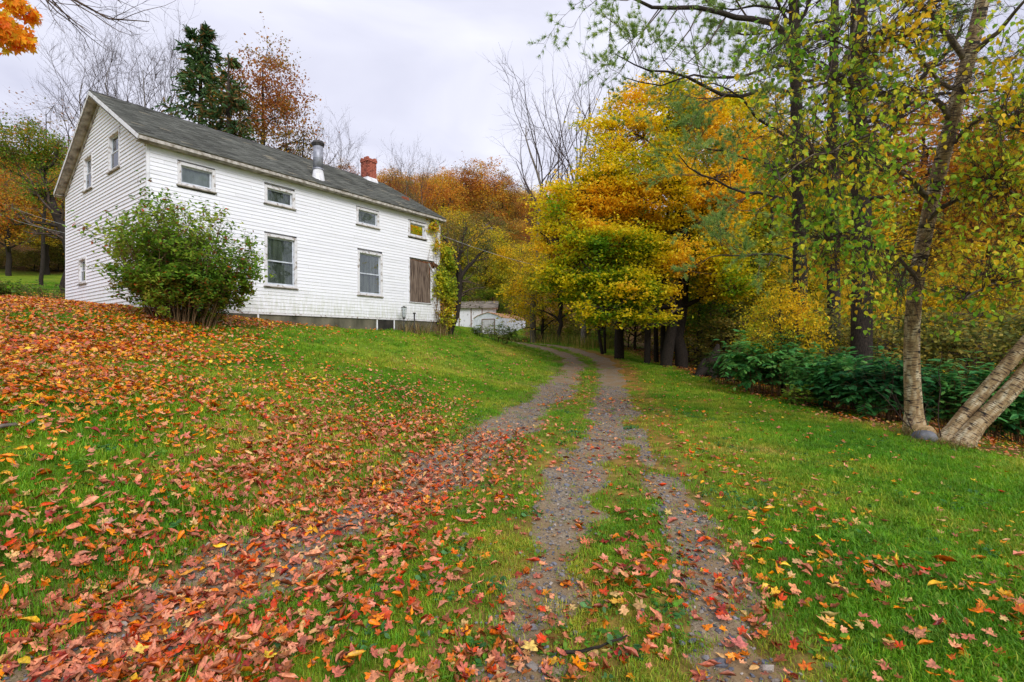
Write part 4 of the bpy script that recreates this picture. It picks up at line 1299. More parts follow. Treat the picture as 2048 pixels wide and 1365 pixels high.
def bare_tree(seed, h, spread=(18, 42), tr=.14, up=.35, n1=14, n2=7, n3=6, bark='bark_grey', lean=0, forks=1, low=.25, l1=.55):
    rg = np.random.default_rng(seed)
    trunk, rr = resample([(0, 0, -.4), (lean * .2, rg.normal() * .1, h * .3), (lean * .6, rg.normal() * .25, h * .65), (lean, rg.normal() * .3, h)], [tr, tr * .8, tr * .45, .02], 14)
    trunk = wobble(trunk[None], rg, .008)
    acc = Acc(); acc.tubes(trunk, rr[None], 8)
    me_t = acc.mesh("trunk", M[bark])
    A, Ar = grow(rg, trunk, rr[None], n1, low, .97, spread, l1, .3, .55, 8, .5, up, .04, minr=.018)
    B, Br = grow(rg, A, Ar, n2, .2, 1, (20, 50), .5, .35, .4, 6, .55, up * .8, .05, minr=.009)
    C_, Cr = grow(rg, B, Br, n3, .15, 1, (20, 55), .55, .4, .3, 5, .6, up * .5, .06, minr=.005)
    a2 = Acc(); a2.tubes(A, Ar, 5); a2.tubes(B, Br, 4); a2.tubes(C_, Cr, 3)
    return me_t, a2.mesh("branches", M['twig'] if bark != 'bark_grey' else M['twig_grey']), None, C_, B
M['twig_grey'] = simple_noise_mat('grey_twig', srgb(58, 48, 46), srgb(92, 78, 76), 5, .9)
PR['bare_a'] = bare_tree(31, 15, n1=18, n2=8, n3=8)[:3]
PR['bare_b'] = bare_tree(32, 14, (12, 30), .12, .5, 20, 8, 8)[:3]
PR['bare_c'] = bare_tree(33, 12, (35, 70), .16, .25, 12, 7, 7, 'bark_dark', .5)[:3]
PR['dead'] = bare_tree(34, 12, (22, 46), .15, .6, 12, 6, 4, 'bark_grey', .2, low=.4, l1=.55)[:3]

def spruce(seed, h, rbase, n=110, tuft=None, brown=.0, keep=1.0):
    rg = np.random.default_rng(seed)
    trunk, rr = resample([(0, 0, -.4), (0, 0, h * .5), (0, 0, h)], [h * .014, h * .009, .015], 12)
    acc = Acc(); acc.tubes(trunk[None], rr[None], 8); me_t = acc.mesh("trunk", M['bark_pine'])
    t = np.sort(rg.uniform(.06, .99, n)); z = t * h
    L = rbase * (1 - t) ** .8 * rg.uniform(.65, 1.15, n) + .18
    az = rg.uniform(0, 6.28, n)
    s = np.linspace(0, 1, 7)
    droop = -.28
    x = L[:, None] * s[None]
    zz = z[:, None] + x * droop * (1 - .5 * t[:, None]) + x * s[None] * .22 + (t[:, None] > .85) * x * .4
    Pb = np.stack([np.cos(az)[:, None] * x, np.sin(az)[:, None] * x, zz], -1)
    Pb = wobble(Pb, rg, .015)
    Rb = np.maximum(.012 + L * .008, .01)[:, None] * np.linspace(1, .3, 7)[None]
    a2 = Acc(); a2.tubes(Pb, Rb, 4)
    tw, twr = grow(rg, Pb, Rb, 11, .12, 1.0, (35, 70), .38, .4, .5, 4, .5, -.35, .04, minr=.006)
    a2.tubes(tw, twr, 3)
    me_b = a2.mesh("branches", M['twig'])
    # needle sprays: narrow hanging slips along twigs
    m = len(tw); k = 9
    i = np.repeat(np.arange(m), k); tt = rg.uniform(0, 1, m * k) * 3; ii = np.minimum(tt.astype(int), 2); f = (tt - ii)[:, None]
    p = tw[i, ii] * (1 - f) + tw[i, ii + 1] * f
    d = unit(tw[i, ii + 1] - tw[i, ii]) + rg.normal(size=p.shape) * .35 + [0, 0, -.35]
    R = dir_frames(d, rg)
    tv = np.array([(-.13, 0, 0), (.13, 0, 0), (.07, 1, 0), (-.07, .9, 0)]); tf = np.array([(0, 1, 2), (0, 2, 3)])
    sc = rg.uniform(.22, .42, len(p)) * (h / 18)
    c = blend_cols(fbm(p, .8, seed) * .8 + rg.normal(size=len(p)) * .15 + .1, [srgb(44, 68, 42), srgb(66, 96, 56), srgb(104, 126, 66)])
    br = rg.random(len(p)) < brown; c[br] = srgb(120, 92, 52)
    kp = rg.random(len(p)) < keep
    V, Fc, kk = scatter(tv, tf, p[kp], R[kp], sc[kp])
    return me_t, me_b, make_mesh("foliage", V, [Fc], M['needle'], col=np.repeat(c[kp], kk, 0))
PR['spruce'] = spruce(41, 19, 3.3, 150, brown=.12, keep=.55)
PR['spruce_thin'] = spruce(42, 16, 2.6, 90, brown=.3, keep=.55)

def tree_at(kind, u, d, vtop, label, cat="tree", name=None, rz=None, group=None, widen=1.0, sink=0, hproto=None):
    hh = {'orange': 13.4, 'yellow': 12.4, 'yellow_low': 7.9, 'green': 10.3, 'rust': 14.4, 'olive': 11.4, 'sparse': 15.5, 'bush': 2.7, 'thicket': 4.8,
          'bare_a': 16, 'bare_b': 15.5, 'bare_c': 13.3, 'dead': 12.5, 'spruce': 19, 'spruce_thin': 16}[kind]
    x = (u - CU) / F_PX * d
    z = G(x, d)
    ztop = EYE + (CV - vtop) / F_PX * d
    s = (ztop - z) / hh
    nm = name or {'orange': 'orange_tree', 'yellow': 'yellow_tree', 'yellow_low': 'yellow_tree', 'green': 'green_tree', 'rust': 'rust_tree', 'olive': 'olive_tree', 'sparse': 'thinning_tree',
                  'bush': 'bush', 'thicket': 'thicket_shrub', 'bare_a': 'bare_tree', 'bare_b': 'bare_tree', 'bare_c': 'bare_tree', 'dead': 'dead_tree', 'spruce': 'spruce_tree', 'spruce_thin': 'spruce_tree'}[kind]
    t = put_tree(nm, label, cat, PR[kind], (x, d, z - .05), (u * .37 + d) % 6.28 if rz is None else rz, (s * widen, s * widen, s), group)
    return t

# left of and behind the house
tree_at('spruce', 402, 40, 48, widen=1.35, label= "tall dark green spruce rising behind the house roof")
tree_at('spruce_thin', 458, 38.5, 105, widen=1.5, label= "thinner browning spruce between the dark spruce and the russet tree")
tree_at('rust', 528, 43, 82, "tall russet-leaved tree just right of the spruces behind the roof", widen=.82)
tree_at('sparse', 560, 44, 190, "nearly bare tree with a few rust leaves beside the russet tree", widen=1.2)
tree_at('bare_c', 625, 42, 225, "spreading bare tree behind the roof, left of the metal flue", widen=1.15)
tree_at('bare_a', 680, 46, 285, "small bare tree behind the roof, right of the metal flue")
tree_at('bare_b', 345, 42, 98, "slender bare tree just left of the dark spruce")
tree_at('bare_b', 292, 43, 95, "tallest slender bare tree above the roof ridge", rz=2.0)
tree_at('bare_a', 215, 45, 108, "bare tree directly above the gable peak", widen=.9)
tree_at('bare_a', 165, 47, 140, "fine-twigged bare tree left of the gable peak", rz=1.0, widen=1.1)
tree_at('sparse', 85, 36, 185, "sparse tree with pinkish last leaves at the left of the gable", widen=1.25)
tree_at('orange', 20, 46, 340, "orange tree behind the gnarled apple tree, beside the left edge of the lawn", widen=1.3)
tree_at('rust', 95, 50, 350, "rust-coloured tree behind the gnarled apple tree, nearest the house", widen=1.5)
tree_at('orange', -60, 48, 300, "large orange tree at the far left rim of the lawn", widen=1.4)
tree_at('yellow', 130, 56, 400, "yellow-orange tree at the back edge of the upper lawn", widen=1.4)
for i, (u, d, v) in enumerate([(-20, 52, 500), (25, 54, 495), (70, 53, 500), (118, 54, 490), (160, 55, 480)]):
    tree_at('thicket', u, d, v, ["leftmost brown thicket at the back edge of the upper lawn", "second thicket from the left along the upper lawn's back edge", "middle thicket along the upper lawn's back edge", "thicket left of the house corner at the lawn's back edge", "thicket half hidden behind the back corner of the house"][i], "thicket", group="thickets at the back of the lawn", widen=1.6)
# behind the house, seen over the roof end, and the wooded hill in the centre
tree_at('rust', 778, 58, 338, "small red-orange tree just right of the brick chimney", widen=.9)
tree_at('bare_b', 812, 56, 326, "tall bare tree between the chimney and the orange hill trees")
tree_at('bare_a', 845, 58, 350, "bare tree at the left foot of the orange hill trees")
hill = [('orange', 885, 74, 345, 1), ('rust', 925, 78, 325, 1), ('orange', 965, 80, 325, 1), ('rust', 1002, 82, 335, .9), ('sparse', 1030, 84, 345, 1), ('orange', 1060, 86, 380, 1),
        ('yellow', 905, 66, 415, 1.1), ('olive', 950, 66, 420, 1.1), ('olive', 1000, 68, 430, 1.1), ('sparse', 975, 64, 390, 1.2), ('orange', 1040, 68, 440, 1.1), ('rust', 1085, 80, 385, 1.1),
        ('olive', 860, 60, 440, 1.0), ('sparse', 1075, 64, 400, 1.1)]
hl = ["leftmost bright orange tree on the wooded hill", "russet tree with the highest top on the wooded hill", "orange tree in the middle of the hill skyline", "reddish tree right of the hill's highest top",
      "thin half-bare tree on the right of the hill skyline", "orange tree where the hill meets the dead tree", "yellow tree low on the hill behind the house end", "olive-green tree in the hill's lower left",
      "olive-green tree in the middle of the hill", "half-bare grey tree in front of the olive hill trees", "orange tree low on the hill left of the big maple", "rust tree behind the dead tree's foot",
      "dull olive tree against the end wall of the roof", "thin half-bare tree left of the big maple's crown"]
for (k, u, d, v, w), lb in zip(hill, hl): tree_at(k, u, d, v, lb, widen=w)
tree_at('dead', 1068, 40, 215, "tall dead tree with grey bare limbs left of the big maple", widen=1.15, rz=.6)
tree_at('dead', 1165, 34, 190, "dead bare tree poking out of the top left of the big maple", widen=1.0, rz=3.6)
tree_at('bare_c', 1200, 33, 120, "fine bare tree behind the top of the big maple", widen=.9)
tree_at('sparse', 1066, 46, 420, "twisted pale-trunked tree above the sheds", widen=.8)
tree_at('yellow', 975, 56, 450, "yellow tree directly behind the sheds", widen=1.1)
tree_at('yellow', 1030, 54, 480, "golden tree right behind the metal shed's roof", widen=1.0, rz=2)
tree_at('olive', 930, 57, 470, "dark olive tree behind the board outbuilding", widen=1.0)
tree_at('green', 990, 54, 570, "dark green low tree just above the shed roofs", widen=1.3)
tree_at('green', 925, 54, 540, "green low tree above the outbuilding roof", widen=1.2)
tree_at('yellow_low', 1085, 40, 520, "yellow-green young tree at the bend of the drive", widen=1.1)
tree_at('yellow', 1120, 37, 430, "yellow maple left of and behind the biggest maple", widen=1.0)
# undergrowth along the far right side of the drive
for i, (k, u, d, v) in enumerate([('bush', 1085, 44, 640), ('thicket', 1120, 41, 620), ('bush', 1155, 38, 645), ('thicket', 1190, 36, 610), ('bush', 1215, 33, 650), ('thicket', 1255, 35, 600)]):
    tree_at(k, u, d, v, ["low green bush at the right end of the metal shed", "olive thicket beyond the drive's bend", "low bush with weeds where the drive bends", "thicket at the foot of the maples by the bend",
                         "low bush beside the dark trunk nearest the bend", "thicket behind the dark trunk nearest the bend"][i], "bush", widen=1.3)
# right-hand woods behind and beside the big maple
right = [('yellow', 1470, 31, 200, 1.1, "tall yellow-green tree right of the big maple"), ('yellow', 1530, 27, 330, 1.1, "yellow-green tree behind the pine trunks"), ('green', 1450, 25, 420, .9, "dark green tree at the right flank of the big maple"),
         ('yellow', 1580, 34, 260, 1.1, "yellow tree seen between the pine trunks"), ('yellow_low', 1565, 14.6, 560, .8, "low yellow maple spreading above the green shrubs"), ('yellow', 1660, 30, 330, 1.2, "golden tree behind the tall pine"),
         ('yellow', 1720, 26, 420, 1.2, "yellow tree low behind the birch"), ('orange', 1860, 30, 170, 1.2, "orange tree behind the upright birch trunk"), ('orange', 1990, 26, 230, 1.0, "orange tree at the far right beyond the birches"),
         ('yellow', 1930, 33, 330, 1.2, "yellow tree between the two birches, far back"), ('yellow', 2080, 30, 280, 1.2, "yellow tree behind the leaning birches"), ('yellow', 1600, 22, 470, .9, "yellow tree just behind the shrubs and pine"),
         ('yellow', 1840, 24, 520, 1.1, "yellow understorey tree behind the upright birch"), ('yellow_low', 1960, 21, 520, 1.0, "yellow-green understorey tree above the leaning birches"), ('yellow_low', 1760, 20, 560, .9, "yellow-green understorey tree left of the birch trunk"),
         ('yellow_low', 1400, 29, 560, 1.1, "yellow-green young tree seen behind the dark trunks"), ('green', 1270, 33, 520, 1.0, "green tree behind the big maple's lower branches"), ('olive', 1350, 38, 470, 1.2, "olive tree far behind the dark trunks"),
         ('olive', 1500, 40, 430, 1.4, "olive tree deep in the woods behind the pines"), ('olive', 1700, 42, 430, 1.5, "olive tree deep in the woods behind the birch"), ('olive', 1900, 42, 430, 1.5, "olive tree deep in the woods at the right"),
         ('yellow', 2120, 20, 480, 1.0, "yellow understorey tree cut by the right edge")]
for k, u, d, v, w, lb in right: tree_at(k, u, d, v, lb, widen=w)
# dark trunks beside the drive
def stem_tree(u0, d, pts, r, label, leafy=0, seed=0, name='young_tree', bark='bark_dark'):
    rg = np.random.default_rng(seed + 900)
    q = [base(u0, d)] + [P(u, v, dd) for u, v, dd in pts]
    rr = np.linspace(r, r * .45, len(q))
    q, rr = resample(q, rr, 12)
    t = thing(name, label, "tree", q[0])
    q = q - q[0]
    acc = Acc(); acc.tubes(q[None], rr[None], 8)
    obj("trunk", acc.mesh("trunk", M[bark]), t)
    A, Ar = grow(rg, q[None], rr[None], 12, .35, 1, (35, 75), .35, .3, .4, 6, .4, .2, .05, minr=.012)
    B, Br = grow(rg, A, Ar, 5, .2, 1, (25, 60), .5, .3, .3, 5, .5, .1, .05, minr=.006)
    a = Acc(); a.tubes(A, Ar, 4); a.tubes(B, Br, 3); obj("branches", a.mesh("branches", M['twig']), t)
    if leafy:
        n = leafy; i = rg.integers(0, len(B), n); k = rg.integers(1, 5, n)
        p = B[i, k] + rg.normal(size=(n, 3)) * .16 * [1, 1, .4]
        R = frames(rg.normal(size=(n, 3)) * .6 + [0, 0, 1.2], rg.uniform(0, 6.28, n))
        o = obj("foliage", leaves_mesh("foliage", KITE, p, R, rg.uniform(.09, .14, n), colour_by([srgb(70, 104, 24), srgb(128, 142, 28), srgb(206, 168, 34)], .5, seed)(p, None, rg), M['leaf']), t)
        o['kind'] = 'stuff'
    return t
stem_tree(1238, 25.5, [(1238, 620, 25.5), (1236, 540, 25.5), (1240, 430, 25.5)], .27, "dark thick trunk nearest the drive's bend with a bushy foot", 3500, 1, 'maple_tree')
stem_tree(1294, 23.5, [(1296, 600, 23.5), (1300, 500, 23.6), (1305, 420, 23.8)], .17, "first of the slim dark trunks left of the big maple's double trunk", 2200, 2)
stem_tree(1312, 24.2, [(1311, 620, 24.2), (1308, 520, 24.2), (1312, 440, 24.2)], .13, "second of the slim dark trunks, close behind the first", 1200, 3)
stem_tree(1326, 23.8, [(1325, 600, 23.8), (1328, 500, 24), (1335, 420, 24)], .15, "third of the slim dark trunks, right beside the big maple", 1800, 4)
stem_tree(1205, 28, [(1192, 630, 28), (1178, 560, 28), (1170, 500, 28)], .10, "thin leaning trunk at the edge of the drive's bend", 1500, 5)
stem_tree(1210, 28.4, [(1208, 600, 28.4), (1206, 520, 28)], .08, "thin upright stem joined to the leaning one at the bend", 900, 6)
stem_tree(1392, 24.5, [(1400, 600, 25), (1398, 500, 25), (1402, 380, 25)], .07, "thin sapling just right of the big maple's trunks", 1300, 7)
stem_tree(1424, 25, [(1418, 580, 25), (1421, 470, 25), (1425, 360, 25)], .075, "thin sapling above the old stump", 1300, 8)
stem_tree(1535, 24, [(1540, 560, 24), (1542, 440, 24), (1548, 330, 24)], .12, "slim dark trunk above the green shrubs", 1500, 9)
stem_tree(1470, 26, [(1468, 560, 26), (1474, 440, 26), (1478, 330, 26)], .09, "slim trunk between the stump and the shrubs", 1300, 10)

# old stump
b = base(1420, 19.5, .15)
st = thing("tree_stump", "old split dark stump at the edge of the lawn", "stump", b)
acc = Acc()
rg = np.random.default_rng(55)
q, r = resample([(0, 0, 0), (.05, 0, .6), (.22, 0, 1.0), (.3, 0, 1.45)], [.40, .32, .2, .05], 8); acc.tubes(q[None], r[None], 12)
q, r = resample([(-.35, 0, 0), (-.4, .05, .4), (-.2, 0, .9)], [.22, .17, .05], 6); acc.tubes(q[None], r[None], 10)
for k in range(7):
    a = k * .9
    q, r = resample([(0, 0, .45), (math.cos(a) * .5, math.sin(a) * .5, .2), (math.cos(a) * .95, math.sin(a) * .95, .02)], [.2, .15, .05], 6); acc.tubes(wobble(q[None], rg, .03), r[None], 7)
obj("trunk", acc.mesh("trunk", M['bark_dark']), st)

# far woodland on the hill, one mass beyond the single trees
rg = np.random.default_rng(77)
n = 420
ang = np.radians(rg.uniform(-58, 58, n)); dist = rg.uniform(72, 190, n)
x = np.sin(ang) * dist; y = np.cos(ang) * dist
ok = (y > 58) & ((dist > 96) | (np.degrees(ang) > 14) | (np.degrees(ang) < -40))
x, y = x[ok], y[ok]; z = gz(np.stack([x, y], 1)) - .3
protos = []
for nm in ('orange', 'rust', 'olive', 'yellow', 'sparse'):
    tmp = []
    V, Fs, C, base_n = [], [], [], 0
    me = PR[nm][2]
    po = bpy.data.objects.new("woodland_tree", me)
    protos.append(po)
wo = instancer("woodland", np.stack([x, y, z], 1), np.stack([np.zeros(len(x)), np.zeros(len(x)), rg.uniform(0, 6.28, len(x))], 1), rg.uniform(.85, 1.25, len(x)), protos, rg)
tag(wo, "far autumn woodland covering the hillside behind everything", "woodland", kind='stuff')
# ------------------------------------------------------------------ apple tree left, gnarled tree by the house, shrub, vine
def gnarled(name, label, b, limbs, r0, lobesp, colfn, nleaf, ls, seed, bark='bark_dark', cr=.6, flat=.6):
    """limbs: list of polylines in world space starting anywhere; lobes: clump centres"""
    rg = np.random.default_rng(seed)
    t = thing(name, label, "tree", b)
    acc = Acc(); pol = []
    for pts, ra, rb in limbs:
        q, r = resample(np.array(pts) - b, np.linspace(ra, rb, len(pts)), 12)
        q = wobble(q[None], rg, .012)[0]
        acc.tubes(q[None], r[None], 9); pol.append((q, r))
    obj("trunk", acc.mesh("trunk", M[bark]), t)
    Pq = np.stack([p for p, _ in pol]); Rq = np.stack([r for _, r in pol])
    A, Ar = grow(rg, Pq, Rq, 9, .35, 1, (30, 75), .5, .35, .3, 7, .4, .2, .07, minr=.012)
    B, Br = grow(rg, A, Ar, 6, .2, 1, (25, 65), .5, .35, .3, 6, .5, .1, .08, minr=.008)
    C_, Cr = grow(rg, B, Br, 4, .2, 1, (25, 65), .55, .35, .3, 4, .6, .05, .08, minr=.005)
    a = Acc(); a.tubes(A, Ar, 5); a.tubes(B, Br, 4); a.tubes(C_, Cr, 3); obj("branches", a.mesh("branches", M['twig']), t)
    n = nleaf; i = rg.integers(0, len(C_), n); k = rg.integers(1, 4, n)
    p = C_[i, k] + rg.normal(size=(n, 3)) * .14
    if lobesp is not None:
        extra = []
        for (u, v, d, ru, rv, rd, m) in lobesp:
            extra.append(ellipsoid_pts(rg, m, P(u, v, d) - b, (ru * d / F_PX, rd, rv * d / F_PX), 0))
        cc = np.concatenate(extra)
        p2 = cc[rg.integers(0, len(cc), nleaf)] + rg.normal(size=(nleaf, 3)) * .22
        p = np.concatenate([p[:nleaf // 2], p2])
    R = frames(rg.normal(size=p.shape) * .8 + [0, 0, .9], rg.uniform(0, 6.28, len(p)))
    o = obj("foliage", leaves_mesh("foliage", KITE, p, R, ls * rg.uniform(.7, 1.3, len(p)), colfn(p, None, rg), M['leaf']), t); o['kind'] = 'stuff'
    return t
b = base(138, 26)
gnarled("apple_tree", "gnarled apple tree with mossy dark limbs leaning left beside the house", b,
        [([b, P(136, 470, 26), P(120, 425, 26), P(100, 400, 26)], .24, .15), ([P(120, 430, 26), P(95, 395, 26), P(70, 390, 26)], .15, .08), ([P(110, 415, 26), P(92, 375, 26), P(88, 335, 26)], .16, .08),
         ([P(128, 455, 26), P(80, 445, 25.6), P(30, 450, 25)], .11, .04), ([P(88, 340, 26), P(110, 330, 26), P(122, 290, 26)], .09, .03), ([P(95, 380, 26), P(50, 360, 26), P(5, 330, 26)], .08, .02),
         ([P(88, 345, 26), P(60, 300, 26), P(30, 250, 26)], .08, .02)], .25,
        [(50, 290, 26, 70, 45, 1.6, 40), (100, 310, 26.5, 40, 45, 1.5, 30), (15, 310, 26, 40, 50, 1.5, 20), (60, 380, 26, 70, 40, 1.4, 10)],
        colour_by([srgb(196, 104, 50), srgb(146, 140, 50), srgb(98, 132, 40), srgb(90, 124, 44)], .5, 3, (4.5, 10), .5), 7500, .10, 61)
b = base(899, 22.2)
gnarled("gnarled_tree", "crooked dark tree standing against the right corner of the house", b,
        [([b, P(913, 625, 22.4), P(921, 590, 22.5), P(919, 560, 22.6)], .14, .10), ([P(920, 565, 22.6), P(918, 530, 22.6), P(905, 500, 22.8), P(885, 470, 23.2)], .12, .04), ([P(919, 560, 22.6), P(940, 530, 22.8), P(955, 510, 23), P(975, 500, 23)], .1, .03),
         ([P(920, 575, 22.6), P(914, 540, 22.9), P(925, 490, 23.4), P(930, 450, 23.8)], .12, .03)], .2,
        [(915, 470, 24.5, 35, 40, 1.2, 26), (945, 500, 24.5, 40, 50, 1.4, 22), (935, 580, 24, 30, 30, 1, 10)],
        colour_by([srgb(84, 96, 48), srgb(126, 122, 52), srgb(176, 142, 66)], .7, 5), 2600, .09, 62, cr=.4)

# big shrub at the near corner of the house
rg = np.random.default_rng(70)
sb = base(355, 12.1, .02)
sh = thing("corner_shrub", "large leafy green shrub with brown stems in front of the near corner of the house", "shrub", sb)
n = 96
a = rg.uniform(0, 6.28, n); rr_ = rg.uniform(.05, .75, n)
p0 = np.stack([np.cos(a) * rr_ * 1.1, np.sin(a) * rr_ * .6, np.zeros(n)], 1)
p0[:, 2] = gz(p0[:, :2] + sb[:2]) - sb[2] - .05
tilt = rr_ * 1.0
hgt = rg.uniform(1.9, 2.9, n) * (1 - .28 * (rr_ / .75) ** 2)
hgt[:5] *= 1.17
s = np.linspace(0, 1, 8)
x = p0[:, None, 0] + np.cos(a)[:, None] * (tilt * hgt)[:, None] * .74 * s[None] ** 1.3
y = p0[:, None, 1] + np.sin(a)[:, None] * (tilt * hgt)[:, None] * .6 * s[None] ** 1.3
z = p0[:, None, 2] + hgt[:, None] * (s[None] * (1 - .12 * tilt[:, None] * s[None]))
ST = wobble(np.stack([x, y, z], -1), rg, .012); SR = np.full(n, .014)[:, None] * np.linspace(1, .35, 8)[None]
acc = Acc(); acc.tubes(ST, SR, 5)
A, Ar = grow(rg, ST, SR, 9, .2, 1, (25, 65), .33, .35, .35, 6, .6, .15, .06, minr=.005)
B, Br = grow(rg, A, Ar, 4, .2, 1, (30, 60), .5, .35, .2, 4, .7, .1, .06, minr=.003)
acc.tubes(A, Ar, 4); acc.tubes(B, Br, 3)
obj("stems", acc.mesh("stems", M['stem']), sh)
m = 34000
src = np.concatenate([A[:, 2:].reshape(-1, 3), B[:, 1:].reshape(-1, 3), B[:, 1:].reshape(-1, 3)])
lowp = src[src[:, 2] < 1.3]; src = np.concatenate([src, lowp, lowp])
p = src[rg.integers(0, len(src), m)] + rg.normal(size=(m, 3)) * .045
R = frames(rg.normal(size=(m, 3)) * .55 + [0, 0, 1.0] + p * [.12, .12, 0], rg.uniform(0, 6.28, m))
def shrub_col(p, ci, rg):
    f = fbm(p, 1.2, 4) * 1.4 - .2 + rg.normal(size=len(p)) * .2
    c = blend_cols(f, [srgb(70, 104, 38), srgb(98, 136, 44), srgb(136, 166, 56), srgb(176, 182, 74)])
    e = rg.random(len(p)); c[e < .06] = srgb(132, 84, 52); c[e < .015] = srgb(190, 80, 46)
    lowm = (p[:, 2] < 1.0) & (rg.random(len(p)) < .35); c[lowm] = srgb(136, 126, 48)
    return c
o = obj("foliage", leaves_mesh("foliage", OV4, p, R, rg.uniform(.065, .115, m), shrub_col(p, None, rg), M['leaf']), sh); o['kind'] = 'stuff'

# climbing vine on the right corner of the house
rg = np.random.default_rng(71)
vb = hpt(HL - .35, -.12, -.9)
vine = thing("climbing_vine", "yellowing vine climbing the right corner of the house and its broken opening", "vine", (0, 0, 0))
pts = []
for k in range(11):
    s0 = HL - rg.uniform(-.25, 1.0)
    hs = np.linspace(-.85, rg.uniform(2.2, 4.1), 9)
    pts.append([hpt(s0 + .25 * math.sin(h * 1.3 + k) + (.25 if h < 2 else 0), -.06 - rg.uniform(0, .14), h) for h in hs])
VP = np.array(pts); VR = np.full((11, 9), .016) * np.linspace(1, .4, 9)
acc = Acc(); acc.tubes(VP, VR, 5)
A, Ar = grow(rg, VP, VR, 12, .1, 1, (40, 100), .0, .3, 0, 5, .6, -.5, .08, absl=.0, minr=.004) if False else grow(rg, VP, VR, 12, .1, 1, (40, 100), 1.0, .4, 0, 5, .6, -.6, .08, absl=.6, minr=.004)
acc.tubes(A, Ar, 3)
obj("stems", acc.mesh("stems", M['stem']), vine)
cl = []
for (s_, t_, h_, rs_, rt_, rh_, n_) in [(HL - .5, -.1, 3.95, .3, .08, .2, 7), (HL - .3, -.12, 3.3, .14, .08, .5, 6), (HL + .35, -.05, 2.6, .5, .3, .8, 44), (HL + .8, .2, 1.2, .4, .3, .8, 24), (HL + .2, -.05, 1.5, .55, .35, .8, 50), (HL + .35, .0, .3, .6, .35, .8, 44), (HL - .2, -.1, 1.2, .2, .08, .9, 7)]:
    e = ellipsoid_pts(rg, n_, (0, 0, 0), (rs_, rt_, rh_), .1)
    cl.append(np.array([hpt(s_ + q[0], t_ + q[1], h_ + q[2]) for q in e]))
cl = np.concatenate(cl); m = 6000
p = cl[rg.integers(0, len(cl), m)] + rg.normal(size=(m, 3)) * .11
ok = ((p[:, :2] - [HX, HY]) @ BV < -.04) | ((p[:, :2] - [HX, HY]) @ AV > HL + .06)
p = p[ok]; m = len(p)
R = frames(rg.normal(size=(m, 3)) * .6 + [.5, -.6, .6], rg.uniform(0, 6.28, m))
o = obj("foliage", leaves_mesh("foliage", HEART, p, R, rg.uniform(.07, .12, m), colour_by([srgb(112, 138, 42), srgb(158, 168, 46), srgb(206, 192, 52), srgb(184, 128, 56)], 1.3, 8)(p, None, rg), M['leaf']), vine); o['kind'] = 'stuff'

# ------------------------------------------------------------------ white pines on the right
def pine(name, label, base_p, trunk_pts, radii, limbs, seed, ntuft=9, bark='bark_pine', auto=0):
    rg = np.random.default_rng(seed)
    q, r = resample(trunk_pts, radii, 20)
    t = thing(name, label, "tree", base_p)
    off = np.array(base_p)
    acc = Acc(); acc.tubes((q - off)[None], r[None], 12)
    LP, LR = [], []
    for pts, ra, rb in limbs:
        a, b_ = resample(np.array(pts) - off, np.linspace(ra, rb, len(pts)), 12); LP.append(a); LR.append(b_)
    for k in range(auto):
        z = rg.uniform(.35, 1.0); pt = np.array([np.interp(z, np.linspace(0, 1, 20), q[:, i]) for i in range(3)]) - off
        az = rg.uniform(0, 6.28); L = rg.uniform(2.0, 3.6); e = np.array([math.cos(az), math.sin(az), .12]) * L
        a, b_ = resample([pt, pt + e * .5 + [0, 0, .1], pt + e + [0, 0, rg.uniform(-.2, .4)]], [.045, .03, .012], 12); LP.append(a); LR.append(b_)
    LP, LR = wobble(np.array(LP), rg, .012), np.array(LR)
    acc.tubes(LP, LR, 7)
    obj("trunk", acc.mesh("trunk", M[bark]), t)
    A, Ar = grow(rg, LP, LR, 11, .25, 1, (30, 60), .38, .35, .4, 7, .4, .12, .05, minr=.009)
    B, Br = grow(rg, A, Ar, 7, .25, 1, (25, 55), .42, .35, .3, 5, .5, .2, .05, minr=.005)
    a = Acc(); a.tubes(A, Ar, 4); a.tubes(B, Br, 3); obj("branches", a.mesh("branches", M['twig']), t)
    # needle tufts near twig ends
    tips, dirs = [], []
    for arr in (A, B, B):
        i = rg.integers(0, len(arr), int(len(arr) * (ntuft / 10 if arr is A else ntuft / 3)))
        k = rg.integers(arr.shape[1] // 2, arr.shape[1], len(i))
        tips.append(arr[i, k]); dirs.append(unit(arr[i, k] - arr[i, k - 1]))
    tips = np.concatenate(tips); dirs = np.concatenate(dirs)
    nn = 9
    p = np.repeat(tips, nn, 0) + rg.normal(size=(len(tips) * nn, 3)) * .012
    d = unit(np.repeat(dirs, nn, 0) * .9 + rg.normal(size=p.shape) * .55 + [0, 0, .12])
    R = dir_frames(d, rg)
    tv = np.array([(-.042, 0, 0), (.042, 0, 0), (0, 1, 0)]); tf = np.array([(0, 1, 2)])
    c = blend_cols(fbm(p, 1.2, seed) + rg.normal(size=len(p)) * .15, [srgb(92, 122, 60), srgb(124, 152, 76), srgb(166, 176, 84)])
    V, Fc, kk = scatter(tv, tf, p, R, rg.uniform(.10, .17, len(p)))
    o = obj("foliage", make_mesh("foliage", V, [Fc], M['needle'], col=np.repeat(c, kk, 0)), t); o['kind'] = 'stuff'
    return t
b1 = base(1600, 15.5, .3)
